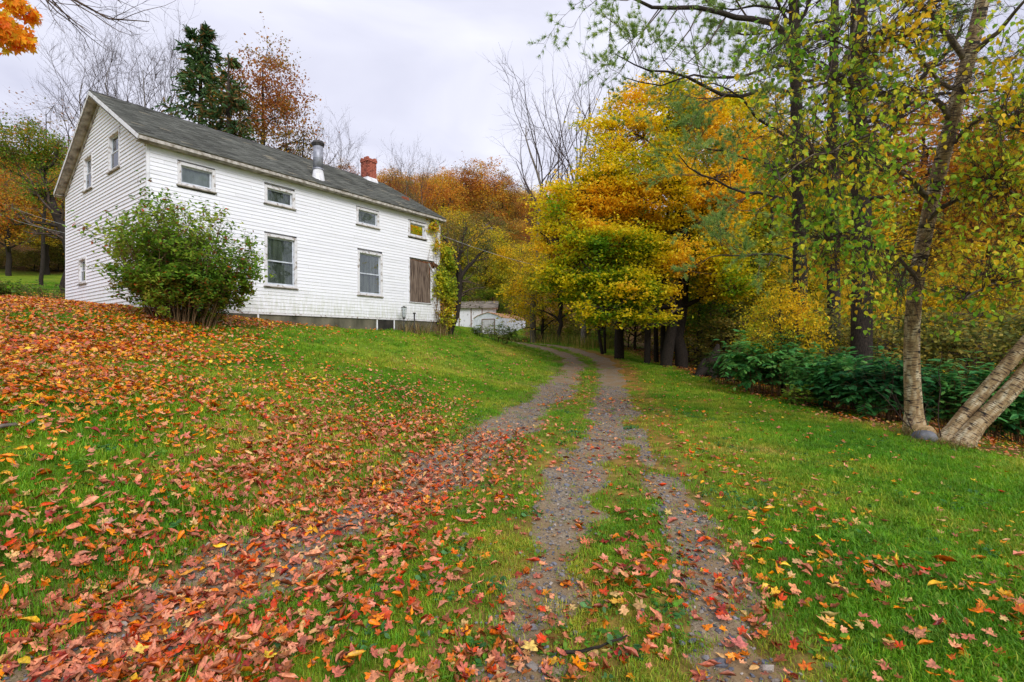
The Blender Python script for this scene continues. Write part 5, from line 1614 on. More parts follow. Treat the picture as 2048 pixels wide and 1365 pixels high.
pine("pine_tree", "white pine with long limbs reaching left across the sky", b1,
     [b1, P(1600, 560, 15.5), P(1594, 300, 15.3), P(1588, 60, 15.2), P(1584, -120, 15.2), P(1582, -420, 15.2)], [.23, .20, .17, .15, .12, .05],
     [([P(1586, 88, 15.2), P(1500, 40, 14.4), P(1400, 20, 13.6), P(1300, -2, 13), P(1180, -12, 12.6)], .1, .02),
      ([P(1588, 130, 15.2), P(1520, 140, 14.6), P(1440, 155, 14), P(1360, 165, 13.5), P(1240, 160, 13)], .055, .012),
      ([P(1590, 190, 15.3), P(1500, 185, 14.3), P(1400, 170, 13.6), P(1330, 145, 13), P(1220, 120, 12.6)], .07, .012),
      ([P(1592, 290, 15.3), P(1520, 250, 14), P(1470, 200, 13), P(1400, 175, 12.5)], .05, .012),
      ([P(1596, 420, 15.4), P(1540, 400, 14), P(1450, 370, 13), P(1350, 320, 12)], .055, .012),
      ([P(1594, 330, 15.4), P(1520, 330, 14.6), P(1440, 310, 14), P(1380, 290, 13.6)], .045, .01),
      ([P(1590, 240, 15.3), P(1660, 200, 14.8), P(1740, 150, 14)], .06, .015),
      ([P(1590, 60, 15.2), P(1610, 20, 15), P(1640, -60, 15)], .07, .03),
      ([P(1598, 520, 15.4), P(1530, 500, 14.4), P(1460, 500, 13.6), P(1400, 520, 13)], .045, .01),
      ([P(1588, 60, 15.3), P(1540, 0, 14.4), P(1480, -60, 13.8), P(1380, -110, 13)], .05, .012)], 81, ntuft=12, auto=7)
b2 = base(1722, 13.5, .3)
pine("pine_tree", "thick dark pine trunk standing between the long-limbed pine and the upright birch", b2,
     [b2, P(1722, 600, 13.5), P(1724, 420, 13.5), P(1712, 240, 13.4), P(1716, 60, 13.3), P(1722, -160, 13.2), P(1728, -420, 13.2)], [.27, .25, .23, .22, .2, .16, .07],
     [([P(1722, 330, 13.4), P(1790, 250, 13), P(1870, 120, 12.6), P(1930, 40, 12.2)], .10, .03),
      ([P(1716, 120, 13.3), P(1780, 60, 13), P(1860, 10, 12.6), P(1960, -40, 12)], .07, .02),
      ([P(1714, 180, 13.3), P(1640, 130, 12.8), P(1560, 100, 12.3)], .05, .015),
      ([P(1722, 470, 13.4), P(1640, 470, 12.6), P(1560, 500, 12)], .05, .012),
      ([P(1722, 400, 13.4), P(1820, 380, 12.8), P(1930, 400, 12.2)], .055, .012),
      ([P(1720, 250, 13.4), P(1830, 200, 12.8), P(1960, 180, 12.2), P(2060, 200, 12)], .06, .012),
      ([P(1724, 560, 13.4), P(1800, 560, 12.8), P(1880, 590, 12.4)], .04, .01)], 82, ntuft=3, auto=4)
b3 = base(1668, 18, .3)
pine("pine_tree", "slimmer pine trunk just behind and left of the thick one", b3,
     [b3, P(1666, 560, 18), P(1662, 300, 18), P(1668, 60, 18), P(1672, -300, 18)], [.24, .21, .18, .14, .05],
     [([P(1664, 350, 18), P(1600, 330, 17.4), P(1540, 340, 17)], .05, .012), ([P(1664, 200, 18), P(1740, 160, 17.6), P(1820, 150, 17)], .05, .012),
      ([P(1664, 250, 18), P(1600, 220, 17.4), P(1530, 230, 17)], .05, .012)], 83, ntuft=3.5, auto=6)

# ------------------------------------------------------------------ birches
def birch(name, label, base_p, stems, limbs, lobes_, nleaf, seed, nparts=0, stops=None, extra=None, kring=14):
    rg = np.random.default_rng(seed)
    off = np.array(base_p)
    t = thing(name, label, "tree", base_p)
    acc = Acc()
    for pts, rad in stems:
        q, r = resample(pts, rad, 22)
        acc.tubes((q - off)[None], r[None], kring)
    obj("trunk", acc.mesh("trunk", M['birch']), t)
    LP, LR = [], []
    for pts, ra, rb in limbs:
        a, b_ = resample(np.array(pts) - off, np.linspace(ra, rb, len(pts)), 12); LP.append(a); LR.append(b_)
    LP, LR = wobble(np.array(LP), rg, .015), np.array(LR)
    acc = Acc(); acc.tubes(LP, LR, 7); obj("limbs", acc.mesh("limbs", M['birch_limb']), t)
    # drooping twig sprays through the lobes, linked back to the limbs
    tw = []
    cl = np.concatenate([ellipsoid_pts(rg, n_, P(u, v, d) - off, (ru * d / F_PX, rd, rv * d / F_PX), .05) for (u, v, d, ru, rv, rd, n_) in lobes_])
    allp = LP.reshape(-1, 3)
    dd = np.linalg.norm(cl[:, None] - allp[None], axis=-1)
    dd += rg.uniform(0, .5, dd.shape)
    j = np.argmin(dd, 1); st = allp[j]
    ctrl = st * .5 + cl * .5 + np.c_[np.zeros((len(cl), 2)), .18 * np.linalg.norm(cl - st, axis=1)] + rg.normal(size=cl.shape) * .08
    BR = wobble(bez(st, ctrl, cl, 7), rg, .02); BRr = np.full(len(cl), .007)[:, None] * np.linspace(1, .4, 7)[None]
    a = Acc(); a.tubes(BR, BRr, 4)
    C_, Cr = grow(rg, BR, BRr, 7, .25, 1, (25, 75), 1, .45, .2, 6, .6, .0, .12, absl=.5, minr=.0018)
    D_, Dr = grow(rg, C_, Cr, 2, .2, 1, (25, 70), .5, .4, .2, 4, .7, .0, .12, minr=.0012)
    a.tubes(C_, Cr, 3); a.tubes(D_, Dr, 3)
    obj("branches", a.mesh("branches", M['birch_twig']), t)
    src = np.concatenate([C_[:, 1:].reshape(-1, 3), D_[:, 1:].reshape(-1, 3)])
    ok = np.linalg.norm(src + off - np.array([0, 0, EYE]), axis=1) > 3.2
    src = src[ok]
    # keep most foliage off the line of sight to the leading trunk, which stands clear
    q0, _ = resample(stems[0][0], stems[0][1], 40)
    w_ = src + off
    tu = np.interp(w_[:, 2], q0[:, 2], q0[:, 0] / q0[:, 1]); su = w_[:, 0] / w_[:, 1]
    ok = (np.abs(su - tu) > .036) | (w_[:, 1] > np.interp(w_[:, 2], q0[:, 2], q0[:, 1])) | (rg.random(len(w_)) < .05)
    src = src[ok]
    p = src[rg.integers(0, len(src), nleaf)] + rg.normal(size=(nleaf, 3)) * .05
    d = rg.normal(size=(nleaf, 3)) * .6 + [0, 0, -.8]
    R = dir_frames(d, rg)
    p = p + unit(d) * .03
    sc = rg.uniform(.058, .095, nleaf)
    cols = colour_by(stops, 1.0, seed, var=.3)(p, None, rg)
    wpos = p + off
    order = np.argsort(np.linalg.norm(wpos - [0, 0, EYE], axis=1) / sc)
    near = [i for i in order if abs(wpos[i, 0]) < wpos[i, 1] * 1.03 and abs(wpos[i, 2] - EYE) < wpos[i, 1] * .685][:nparts]
    rest = np.setdiff1d(np.arange(nleaf), near)
    o = obj("foliage", leaves_mesh("foliage", HEART, p[rest], R[rest], sc[rest], cols[rest], M['leaf']), t); o['kind'] = 'stuff'
    variants = []
    for k in range(8):
        c = [srgb(84, 132, 36), srgb(112, 154, 44), srgb(150, 170, 48), srgb(190, 184, 50), srgb(222, 182, 48), srgb(226, 156, 44), srgb(98, 140, 40), srgb(70, 112, 34)][k]
        tv = HEART[0] * [1, 1, 1 + .6 * (k % 3)]
        variants.append((c, make_mesh("leaf", tv, [HEART[1]], M['leaf'], col=np.repeat(np.array(c)[None], 9, 0))))
    vc = np.array([c for c, _ in variants])
    for i in near:
        k = int(np.argmin(np.abs(vc - cols[i]).sum(1)))
        lo = obj("leaf", variants[k][1], t, p[i])
        lo.rotation_mode = 'QUATERNION'; lo.rotation_quaternion = Matrix(R[i].tolist()).to_quaternion(); s_ = float(sc[i]); lo.scale = (s_, s_, s_)
    return t
M['birch_limb'] = simple_noise_mat('birch_limb', srgb(54, 46, 38), srgb(132, 118, 96), 4, .85, 20, .4, 'axial', (4, 4, 2))
M['birch_twig'] = simple_noise_mat('birch_twig', srgb(48, 36, 32), srgb(84, 66, 58), 5, .8)
ST_BIRCH = [srgb(112, 158, 50), srgb(146, 184, 58), srgb(182, 200, 64), srgb(224, 208, 66), srgb(242, 190, 64)]
bb = base(1830, 9.0, .1)
birch("birch_tree", "upright birch with peeling scarred bark leaning gently to the right", bb,
      [([bb, bb + [0, 0, .22], P(1824, 800, 9), P(1820, 700, 9), P(1824, 600, 8.9), P(1840, 500, 8.8), P(1868, 380, 8.6), P(1905, 230, 8.3), P(1942, 100, 8.0), P(1975, -40, 7.8), P(2010, -260, 7.6), P(2030, -520, 7.5)],
        [.23, .155, .13, .12, .115, .115, .112, .108, .10, .09, .07, .03])],
      [([P(1858, 400, 8.6), P(1820, 345, 8.4), P(1780, 340, 8.1), P(1700, 350, 7.6)], .05, .015),
       ([P(1900, 245, 8.3), P(1860, 172, 8.1), P(1820, 185, 7.8), P(1790, 205, 7.6), P(1740, 190, 7.2), P(1670, 160, 6.8)], .05, .012),
       ([P(1786, 205, 7.6), P(1750, 260, 7.2), P(1690, 300, 6.9), P(1640, 320, 6.6), P(1560, 350, 6.4)], .025, .008),
       ([P(1890, 290, 8.4), P(1960, 240, 8.0), P(2040, 200, 7.6), P(2110, 170, 7.2)], .045, .012),
       ([P(1935, 120, 8.1), P(2000, 60, 7.6), P(2070, -20, 7.2)], .05, .015),
       ([P(1935, 130, 8.1), P(1880, 40, 7.6), P(1800, -20, 7.0), P(1700, -40, 6.4), P(1600, -20, 6.0)], .05, .012),
       ([P(1925, 170, 8.1), P(1850, 120, 7.6), P(1760, 90, 7.0), P(1660, 100, 6.4)], .035, .01),
       ([P(1850, 450, 8.7), P(1900, 400, 8.2), P(1980, 380, 7.8), P(2050, 420, 7.4)], .04, .01),
       ([P(1832, 560, 8.8), P(1780, 500, 8.3), P(1720, 470, 7.8), P(1650, 480, 7.4)], .035, .01),
       ([P(1695, -60, 9.2), P(1693, 60, 9.1), P(1703, 150, 9.0), P(1722, 240, 9), P(1735, 300, 8.9), P(1763, 340, 8.8)], .02, .035),
       ([P(1970, -40, 7.8), P(1900, -140, 7.0), P(1780, -200, 6.2)], .04, .012)],
      [(1560, 180, 6.6, 110, 150, .9, 60), (1700, 130, 6.8, 150, 140, 1.2, 90), (1640, 380, 7.0, 140, 120, 1.0, 95), (1760, 300, 7.6, 120, 150, 1.0, 80), (1700, 540, 7.6, 130, 110, .9, 75),
       (1900, 120, 7.2, 120, 130, 1.0, 60), (2000, 260, 7.4, 90, 170, 1.0, 75), (1940, 450, 7.8, 120, 120, 1.0, 75), (1830, 40, 6.6, 160, 80, 1, 50), (1780, 620, 8.2, 110, 70, .7, 35)],
      5600, 91, 300, ST_BIRCH)
b2_ = base(1885, 8.6, .1); b3_ = base(1915, 8.4, .12)
birch("birch_tree", "twin birch trunks leaning sharply out to the right from one foot", b2_,
      [([b2_, P(1896, 866, 8.6), P(1920, 835, 8.6), P(1975, 775, 8.5), P(2048, 690, 8.3), P(2130, 590, 8.1), P(2200, 440, 7.9), P(2260, 200, 7.8), P(2300, -60, 7.7)], [.21, .135, .108, .10, .10, .095, .09, .06, .03]),
       ([b3_, P(1926, 873, 8.4), P(1950, 850, 8.4), P(2010, 795, 8.3), P(2075, 715, 8.2), P(2170, 620, 8.1), P(2260, 480, 8.1), P(2340, 260, 8)], [.24, .155, .13, .122, .12, .11, .095, .05])],
      [([P(2130, 590, 8.1), P(2090, 480, 7.7), P(2040, 400, 7.4), P(1980, 360, 7.2)], .04, .01), ([P(2190, 450, 7.9), P(2130, 330, 7.4), P(2060, 260, 7), P(1980, 240, 6.8)], .04, .01),
       ([P(2120, 600, 8.1), P(2060, 560, 7.7), P(2000, 560, 7.4), P(1920, 600, 7.2)], .035, .01), ([P(2250, 240, 7.8), P(2160, 120, 7.3), P(2050, 60, 7)], .035, .01)],
      [(1990, 360, 7.2, 90, 100, .8, 50), (1960, 560, 7.4, 110, 80, .8, 55), (2030, 200, 7, 80, 110, .8, 36), (2060, 480, 7.6, 80, 120, .8, 36), (2100, 60, 7.2, 100, 100, .8, 16)],
      2300, 92, 120, ST_BIRCH)
# rock and cut log at the birch foot
rg = np.random.default_rng(93)
def rock(name, label, c, r, seed, m):
    rg = np.random.default_rng(seed)
    import bmesh
    bm = bmesh.new(); bmesh.ops.create_icosphere(bm, subdivisions=3, radius=1)
    co = np.array([v.co[:] for v in bm.verts])
    f = 1 + .35 * (fbm(co, 1.3, seed) - .5) + .12 * (fbm(co, 4, seed + 3) - .5)
    co = co * f[:, None] * np.array(r)
    for v, q in zip(bm.verts, co): v.co = q
    me = bpy.data.meshes.new(name); bm.to_mesh(me); bm.free(); me.materials.append(m)
    me.polygons.foreach_set("use_smooth", np.ones(len(me.polygons), bool))
    return tag(obj(name, me, None, c), label, "rock")
M['rock'] = simple_noise_mat('grey_rock', srgb(70, 72, 78), srgb(122, 122, 126), 4, .85, 20, .5)
c = base(1846, 8.5, -.06); rock("rock", "grey rounded rock at the foot of the birches", c, (.2, .16, .12), 5, M['rock'])
c = base(1838, 8.75, -.12)
lg = thing("split_log", "pale split log lying across the upright birch's foot", "log", c)
mb = MB(); mb.hexa([(-.28, -.08, -.1), (.30, -.12, -.12), (.32, .1, -.1), (-.26, .1, -.08), (-.05, -.06, .12), (.22, -.02, .1), (.25, .08, .1), (-.03, .1, .13)])
mb.build("wood", M['birch'], lg, bevel=.02)
# bare shoots at the birch foot
def shoots(name, label, cat, b, n, h, spread, m, seed, r=.012, lean=(0, 0), kids=4):
    rg = np.random.default_rng(seed)
    t = thing(name, label, cat, b)
    a = rg.uniform(0, 6.28, n); s = np.linspace(0, 1, 7)
    L = h * rg.uniform(.6, 1.1, n)
    d = np.stack([np.cos(a) * spread + lean[0], np.sin(a) * spread + lean[1], np.ones(n)], 1); d = unit(d)
    st = np.stack([np.cos(a), np.sin(a), np.zeros(n)], 1) * .06 * rg.uniform(.3, 2.5, (n, 1))
    q = st[:, None] + d[:, None] * (L[:, None] * s[None])[..., None]
    q[..., 2] -= (spread * .25 * L)[:, None] * s[None] ** 2
    q = wobble(q, rg, .02); rr = np.full((n, 7), r) * np.linspace(1, .35, 7)
    acc = Acc(); acc.tubes(q, rr, 4)
    A, Ar = grow(rg, q, rr, kids, .3, 1, (25, 60), .35, .3, .3, 5, .6, .2, .05, minr=.003)
    acc.tubes(A, Ar, 3)
    obj("stems", acc.mesh("stems", m), t)
    return t, q, A
shoots("bare_shoots", "thin bare shoots springing up right of the upright birch's foot", "shoots", base(1855, 8.8), 6, 1.9, .35, M['birch_twig'], 3, lean=(-.35, 0))
# dark green broad-leaved shrubs at the edge of the woods
def leafy_shrub(label, u, d, vtop, wpx, nst, nleaf, ls, seed, stops, cat="shrub", name="leafy_shrub", tmpl=OV4, deep=1.0, group=None):
    rg = np.random.default_rng(seed)
    b = base(u, d, .05)
    t = thing(name, label, cat, b, group=group)
    H = EYE + (CV - vtop) / F_PX * d - b[2]; W = wpx / F_PX * d / 2
    a = rg.uniform(0, 6.28, nst); rr0 = np.sqrt(rg.uniform(0, 1, nst))
    s = np.linspace(0, 1, 9)
    L = H * rg.uniform(.65, 1.05, nst)
    bx = np.cos(a) * rr0 * W * .55; by = np.sin(a) * rr0 * W * .5 * deep
    bz = gz(np.stack([bx + b[0], by + b[1]], 1)) - b[2] - .05
    ex = np.cos(a) * rr0 * W; ey = np.sin(a) * rr0 * W * deep
    x = bx[:, None] + (ex - bx)[:, None] * s[None] ** 1.6; y = by[:, None] + (ey - by)[:, None] * s[None] ** 1.6
    z = bz[:, None] + L[:, None] * (1.35 * s[None] - .42 * s[None] ** 2.2) * (1 - .18 * rr0[:, None] ** 2)
    ST = wobble(np.stack([x, y, z], -1), rg, .012); SR = np.full(nst, .012)[:, None] * np.linspace(1, .35, 9)[None]
    acc = Acc(); acc.tubes(ST, SR, 4)
    A, Ar = grow(rg, ST, SR, 7, .3, 1, (45, 85), .0, .3, .2, 6, .6, -.25, .05, absl=1, minr=.004) if False else grow(rg, ST, SR, 7, .25, 1, (45, 85), 1, .35, .1, 6, .6, -.35, .05, absl=H * .34, minr=.004)
    acc.tubes(A, Ar, 3)
    obj("stems", acc.mesh("stems", M['stem']), t)
    # alternate leaves in flat rows along the arching side branches
    i = rg.integers(0, len(A), nleaf); tt = rg.uniform(.1, 1, nleaf) * 5; ii = np.minimum(tt.astype(int), 4); f = (tt - ii)[:, None]
    p = A[i, ii] * (1 - f) + A[i, ii + 1] * f
    tan = unit(A[i, ii + 1] - A[i, ii]); sidev = unit(np.cross(tan, [0, 0, 1.0])); sg = np.where(rg.random(nleaf) < .5, 1, -1)[:, None]
    d_ = unit(sidev * sg + tan * .5 + [0, 0, -.25] + rg.normal(size=p.shape) * .15)
    nz = unit(rg.normal(size=p.shape) * .22 + [0, 0, 1.0]); xx = unit(np.cross(d_, nz)); zz = np.cross(xx, d_)
    R = np.stack([xx, d_, zz], -1)
    sc = ls * rg.uniform(.7, 1.25, nleaf)
    p = p + d_ * sc[:, None] * .5
    c = colour_by(stops, .9, seed, var=.22)(p, None, rg)
    o = obj("foliage", leaves_mesh("foliage", tmpl, p, R, sc, c, M['leaf']), t); o['kind'] = 'stuff'
ST_KNOT = [srgb(44, 96, 56), srgb(62, 124, 68), srgb(86, 150, 80), srgb(122, 170, 86)]
leafy_shrub("dark green broad-leaved shrub right of the old stump", 1545, 14.2, 672, 200, 46, 4200, .17, 201, ST_KNOT, deep=.7)
leafy_shrub("dark green broad-leaved shrub left of the upright birch", 1690, 12.2, 700, 230, 56, 5000, .165, 202, ST_KNOT, deep=.6)
leafy_shrub("paler yellow-green shrub tip at the lawn edge below the dark shrubs", 1602, 11.9, 765, 75, 12, 420, .11, 203, [srgb(86, 122, 40), srgb(120, 146, 50), srgb(160, 164, 56)], deep=.5)
leafy_shrub("dark shrub behind the upright birch's foot", 1790, 10.9, 715, 190, 46, 4000, .155, 204, ST_KNOT, deep=.6)
leafy_shrub("dark shrub between the upright birch and the leaning twin birches", 1935, 10.6, 725, 190, 44, 3600, .155, 205, ST_KNOT, deep=.6)
leafy_shrub("dark shrub at the right edge under the leaning birches", 2070, 10.3, 740, 180, 40, 3000, .155, 206, ST_KNOT, deep=.6)
leafy_shrub("small green shrub behind the gap right of the stump", 1465, 16.5, 700, 110, 22, 1300, .12, 207, [srgb(40, 76, 30), srgb(66, 104, 36), srgb(110, 128, 44)], deep=.7)
leafy_shrub("weedy low bush in front of the metal shed", 992, 26.5, 643, 85, 26, 2100, .10, 208, [srgb(92, 128, 60), srgb(136, 156, 78), srgb(178, 166, 112)], deep=.6, cat="bush", name="low_bush")
leafy_shrub("low bush on the lawn left of the weedy bush, before the shed doors", 955, 27, 652, 36, 14, 600, .10, 209, [srgb(92, 128, 60), srgb(126, 150, 74), srgb(150, 156, 86)], deep=.6, cat="bush", name="low_bush")
leafy_shrub("low green weeds at the left edge by the upper lawn", 8, 18.5, 558, 90, 24, 1500, .10, 210, [srgb(66, 104, 40), srgb(96, 128, 50), srgb(130, 144, 60)], deep=.7, cat="weeds", name="weed_clump")
leafy_shrub("spindly weeds growing beside the back corner of the house", 95, 18.2, 565, 100, 20, 700, .09, 211, [srgb(70, 108, 52), srgb(100, 132, 62), srgb(130, 144, 80)], deep=.6, cat="weeds", name="weed_clump")
leafy_shrub("low creeping greenery around the foot of the corner shrub", 395, 12.5, 600, 190, 26, 1600, .07, 212, [srgb(40, 80, 34), srgb(66, 108, 40), srgb(96, 128, 46)], deep=.4, cat="weeds", name="weed_clump")
tree_at('thicket', 1640, 16, 600, "tangle of twiggy undergrowth behind the dark shrubs", "thicket", widen=1.2, group=None)
tree_at('thicket', 1790, 14.5, 610, "olive undergrowth behind the upright birch", "thicket", widen=1.1)
tree_at('thicket', 1920, 14, 600, "olive undergrowth between the birches", "thicket", widen=1.2)
tree_at('thicket', 2060, 13, 600, "olive undergrowth behind the leaning birches", "thicket", widen=1.2)
tree_at('thicket', 1480, 23, 600, "olive undergrowth behind the old stump", "thicket", widen=1.3)
tree_at('thicket', 1380, 31, 620, "olive undergrowth seen between the dark trunks", "thicket", widen=1.5)

# dried stalks and weeds at the foundation, tall grass at the bend
def grass_clump(name, label, b, n, h, spr, cols, seed, w=.012, cat="dried stalks", rx=.3, ry=.15):
    rg = np.random.default_rng(seed)
    a = rg.uniform(0, 6.28, n)
    p = np.stack([rg.normal(size=n) * rx, rg.normal(size=n) * ry, np.zeros(n)], 1)
    p[:, 2] = gz(p[:, :2] + np.array(b)[:2]) - b[2] - .03
    s = np.linspace(0, 1, 5); L = h * rg.uniform(.4, 1.1, n)
    d = np.stack([np.cos(a), np.sin(a)], 1) * (spr * rg.uniform(.2, 1.3, n) * L)[:, None]
    q = np.zeros((n, 5, 3)); q[..., 0] = p[:, 0:1] + d[:, 0:1] * s ** 2; q[..., 1] = p[:, 1:2] + d[:, 1:2] * s ** 2; q[..., 2] = p[:, 2:3] + L[:, None] * s * (1 - .35 * spr * s)
    sd_ = unit(np.stack([-np.sin(a), np.cos(a), np.zeros(n)], 1))[:, None] * (w * (1 - s * .85))[None, :, None]
    V = np.stack([q - sd_, q + sd_], 2).reshape(-1, 3)
    i = np.arange(4); f = np.stack([i * 2, i * 2 + 1, i * 2 + 3, i * 2 + 2], -1)
    F = (np.arange(n)[:, None, None] * 10 + f[None]).reshape(-1, 4)
    c = pal(rg, n, cols, np.ones(len(cols)))
    o = obj(name, make_mesh(name, V, [F], M['leaf'], col=np.repeat(c, 10, 0)), None, b)
    tag(o, label, cat)
    return o
DRY = [srgb(150, 122, 82), srgb(110, 84, 56), srgb(176, 152, 106), srgb(92, 104, 50)]
for u, lb in ((808, "dried stalks beside the garden lantern"), (842, "dried stalks under the boarded opening"), (872, "dried stalks at the right end of the foundation")):
    q = hpt(on_long(u, 640)[0], -.35, 0); grass_clump("dried_stalks", lb, (q[0], q[1], G(q[0], q[1])), 90, .75, .7, DRY, u, cat="dried stalks")
q = P(1045, 660, 42); grass_clump("brush_pile", "brown brush pile at the right end of the metal shed", (q[0] - .6, 41, G(q[0] - .6, 41)), 160, 1.0, 1.2, [srgb(120, 84, 56), srgb(92, 66, 48), srgb(166, 128, 90)], 5, .02, "brush pile", .7, .4)
for i, (u, d) in enumerate([(1120, 37), (1160, 34.5), (1195, 32)]):
    b = base(u, d, 0); grass_clump("tall_grass", ["tall green weeds where the drive disappears", "tall weeds at the outside of the bend", "tall weeds nearest the leaning thin trunk"][i], b, 420, 1.0, .4, [srgb(110, 128, 44), srgb(150, 142, 62), srgb(176, 150, 84), srgb(84, 112, 36)], 60 + i, .016, "tall grass", .9, .6)
b = base(1825, 8.7, 0); grass_clump("tall_grass", "dry grass tuft around the upright birch's foot", b, 220, .38, .8, [srgb(130, 110, 60), srgb(104, 120, 44), srgb(92, 72, 50)], 77, .006, "dry grass", .16, .14)
b = base(1905, 8.1, 0); grass_clump("tall_grass", "dry grass in front of the leaning twin birches", b, 320, .28, .9, [srgb(130, 110, 60), srgb(104, 120, 44), srgb(92, 72, 50)], 78, .006, "dry grass", .35, .16)

# ------------------------------------------------------------------ overhanging branches top left
def overhang(name, label, limbs, base_p, seed, leaf=None, nparts=0):
    rg = np.random.default_rng(seed)
    off = np.array(base_p)
    t = thing(name, label, "tree", base_p)
    acc = Acc()
    q, r = resample([off, off + [.1, .1, 3.2], off + [.3, .3, 6.2], off + [.2, .3, 9.5]], [.28, .24, .18, .08], 12)
    acc.tubes((q - off)[None], r[None], 10)
    obj("trunk", acc.mesh("trunk", M['bark_grey']), t)
    LP = np.array([resample(np.array(p), [1] * len(p), 12)[0] - off for p, _, _ in limbs]); LR = np.array([np.linspace(a, b_, 12) for _, a, b_ in limbs])
    LP = wobble(LP, rg, .012)
    acc = Acc(); acc.tubes(LP, LR, 6)
    A, Ar = grow(rg, LP[:, 5:], LR[:, 5:], 9, .1, 1, (20, 50), .42, .35, .3, 7, .6, -.05, .05, minr=.004)
    B, Br = grow(rg, A, Ar, 5, .2, 1, (25, 50), .42, .35, .3, 5, .6, .0, .05, minr=.0025)
    acc.tubes(A, Ar, 4); acc.tubes(B, Br, 3)
    obj("branches", acc.mesh("branches", M['twig']), t)
    return t, off, LP, A, B
ob = np.array([-6.6, 3.6, G(-6.6, 3.6) - .1])
t, off, LP, A, B = overhang("overhanging_tree", "bare twigs of an overhanging tree reaching in at the top left", 
    [([ob + [.3, .3, 6.0], P(-200, -140, 6.2), P(40, -60, 6.6), P(150, 0, 6.8), P(210, 35, 6.9), P(300, 42, 7)], .07, .005), ([ob + [.2, .2, 5.4], P(-200, -100, 6.4), P(60, -50, 6.6), P(130, 20, 6.6), P(190, 60, 6.6)], .05, .005),
     ([ob + [.3, .3, 6.4], P(0, -160, 6.4), P(160, -60, 6.6), P(235, -5, 6.8), P(262, 10, 6.8)], .05, .004)], ob, 301)
ob2 = np.array([-9.2, 5.0, G(-9.2, 5.0) - .1])
rg = np.random.default_rng(302)
t2, off, LP, A, B = overhang("overhanging_maple", "orange maple branch with large leaves hanging in at the top left corner", 
    [([ob2 + [.2, .2, 5.6], P(-320, -60, 6.4), P(-180, -20, 6.2), P(-60, 10, 6.0), P(0, 40, 5.9)], .06, .006), ([ob2 + [.2, .2, 6.2], P(-300, -140, 6.4), P(-150, -80, 6.2), P(-50, -40, 6.0), P(20, -10, 6)], .05, .006)], ob2, 302)
lobes_l = [(8, 60, 5.8, 26, 34, .4, 1.0), (-30, 30, 6, 50, 60, .6, .8), (38, 14, 5.9, 22, 18, .3, .45)]
pts, = [np.concatenate([ellipsoid_pts(rg, int(300 * w), P(u, v, d) - off, (ru * d / F_PX, rd, rv * d / F_PX), .0) for (u, v, d, ru, rv, rd, w) in lobes_l])]
nn = len(pts); dd_ = rg.normal(size=(nn, 3)) * .4 + [.15, 0, -1]; R = dir_frames(dd_, rg)
cols = blend_cols(rg.uniform(0, 1, nn), [srgb(206, 190, 60), srgb(240, 186, 58), srgb(244, 162, 58), srgb(232, 124, 60)])
mv = []
for k in range(8):
    c = blend_cols(np.array([k / 7]), [srgb(206, 190, 60), srgb(240, 186, 58), srgb(244, 162, 58), srgb(232, 124, 60)])[0]
    tv = MAPLE_MID[0].copy(); tv[:, 2] = .25 * (tv[:, 0] ** 2) * (1 if k % 2 else -1) + .12 * tv[:, 1] * (k % 3 - 1)
    mv.append((c, make_mesh("leaf", tv, [MAPLE_MID[1]], M['leaf'], col=np.repeat(c[None], len(tv), 0))))
for i in range(nn):
    if i < 260:
        k = int(np.argmin([np.abs(c - cols[i]).sum() for c, _ in mv]))
        lo = obj("leaf", mv[k][1], t2, pts[i]); lo.rotation_mode = 'QUATERNION'; lo.rotation_quaternion = Matrix(R[i].tolist()).to_quaternion(); s_ = float(rg.uniform(.07, .11)); lo.scale = (s_, s_, s_)
rest = np.arange(260, nn)
o = obj("foliage", leaves_mesh("foliage", MAPLE_MID, pts[rest], R[rest], rg.uniform(.07, .11, len(rest)), cols[rest], M['leaf']), t2); o['kind'] = 'stuff'
# ------------------------------------------------------------------ grass, weeds, gravel stones
rg = np.random.default_rng(500)
def wedge_pts(n, r0, r1, power=.5, half=52):
    if half >= 50 and r1 <= 30:
        n, half = int(n * 68 / half), 68      # a wider fan than the picture needs
    r = (rg.uniform(0, 1, n) * (r1 ** 2 - r0 ** 2) + r0 ** 2) ** .5
    a = np.radians(rg.uniform(-half, half, n))
    return np.stack([np.sin(a) * r, np.cos(a) * r], 1)
def in_house(xy):
    q = xy - [HX, HY]
    s, t = q @ AV, q @ BV
    return (s > -.03) & (s < HL + .05) & (t > -.02) & (t < HW + .1)
def grass_mat():
    m, nt, out = mat('grass_blades')
    W = coords(nt, 'World')
    n1 = noise(nt, W, .45, 5); n2 = noise(nt, W, 3.2, 4)
    oi = nt.nodes.new("ShaderNodeObjectInfo")
    c1 = ramp(nt, [(.3, srgb(80, 142, 22)), (.48, srgb(108, 162, 26)), (.6, srgb(150, 174, 46)), (.72, srgb(184, 176, 84))], n1).outputs[0]
    c2 = ramp(nt, [(.35, .74), (.65, 1.15)], n2).outputs[0]
    c = mixc(nt, 1, c1, c2, 'MULTIPLY')
    c3 = ramp(nt, [(0, (.72, .8, .6)), (.8, (1.15, 1.1, 1.0)), (1, (1.6, 1.25, 1.3))], oi.outputs['Random']).outputs[0]
    c = mixc(nt, 1, c, c3, 'MULTIPLY')
    c = mixc(nt, 1, c, attr_col(nt), 'MULTIPLY')
    b = principled(nt, out, c, .55, spec=.3)
    t = nt.nodes.new("ShaderNodeBsdfTranslucent"); nt.links.new(c, t.inputs[0])
    mx = nt.nodes.new("ShaderNodeMixShader"); mx.inputs[0].default_value = .3
    nt.links.new(b.outputs[0], mx.inputs[1]); nt.links.new(t.outputs[0], mx.inputs[2]); nt.links.new(mx.outputs[0], out.inputs[0])
    return m
M['grass'] = grass_mat()
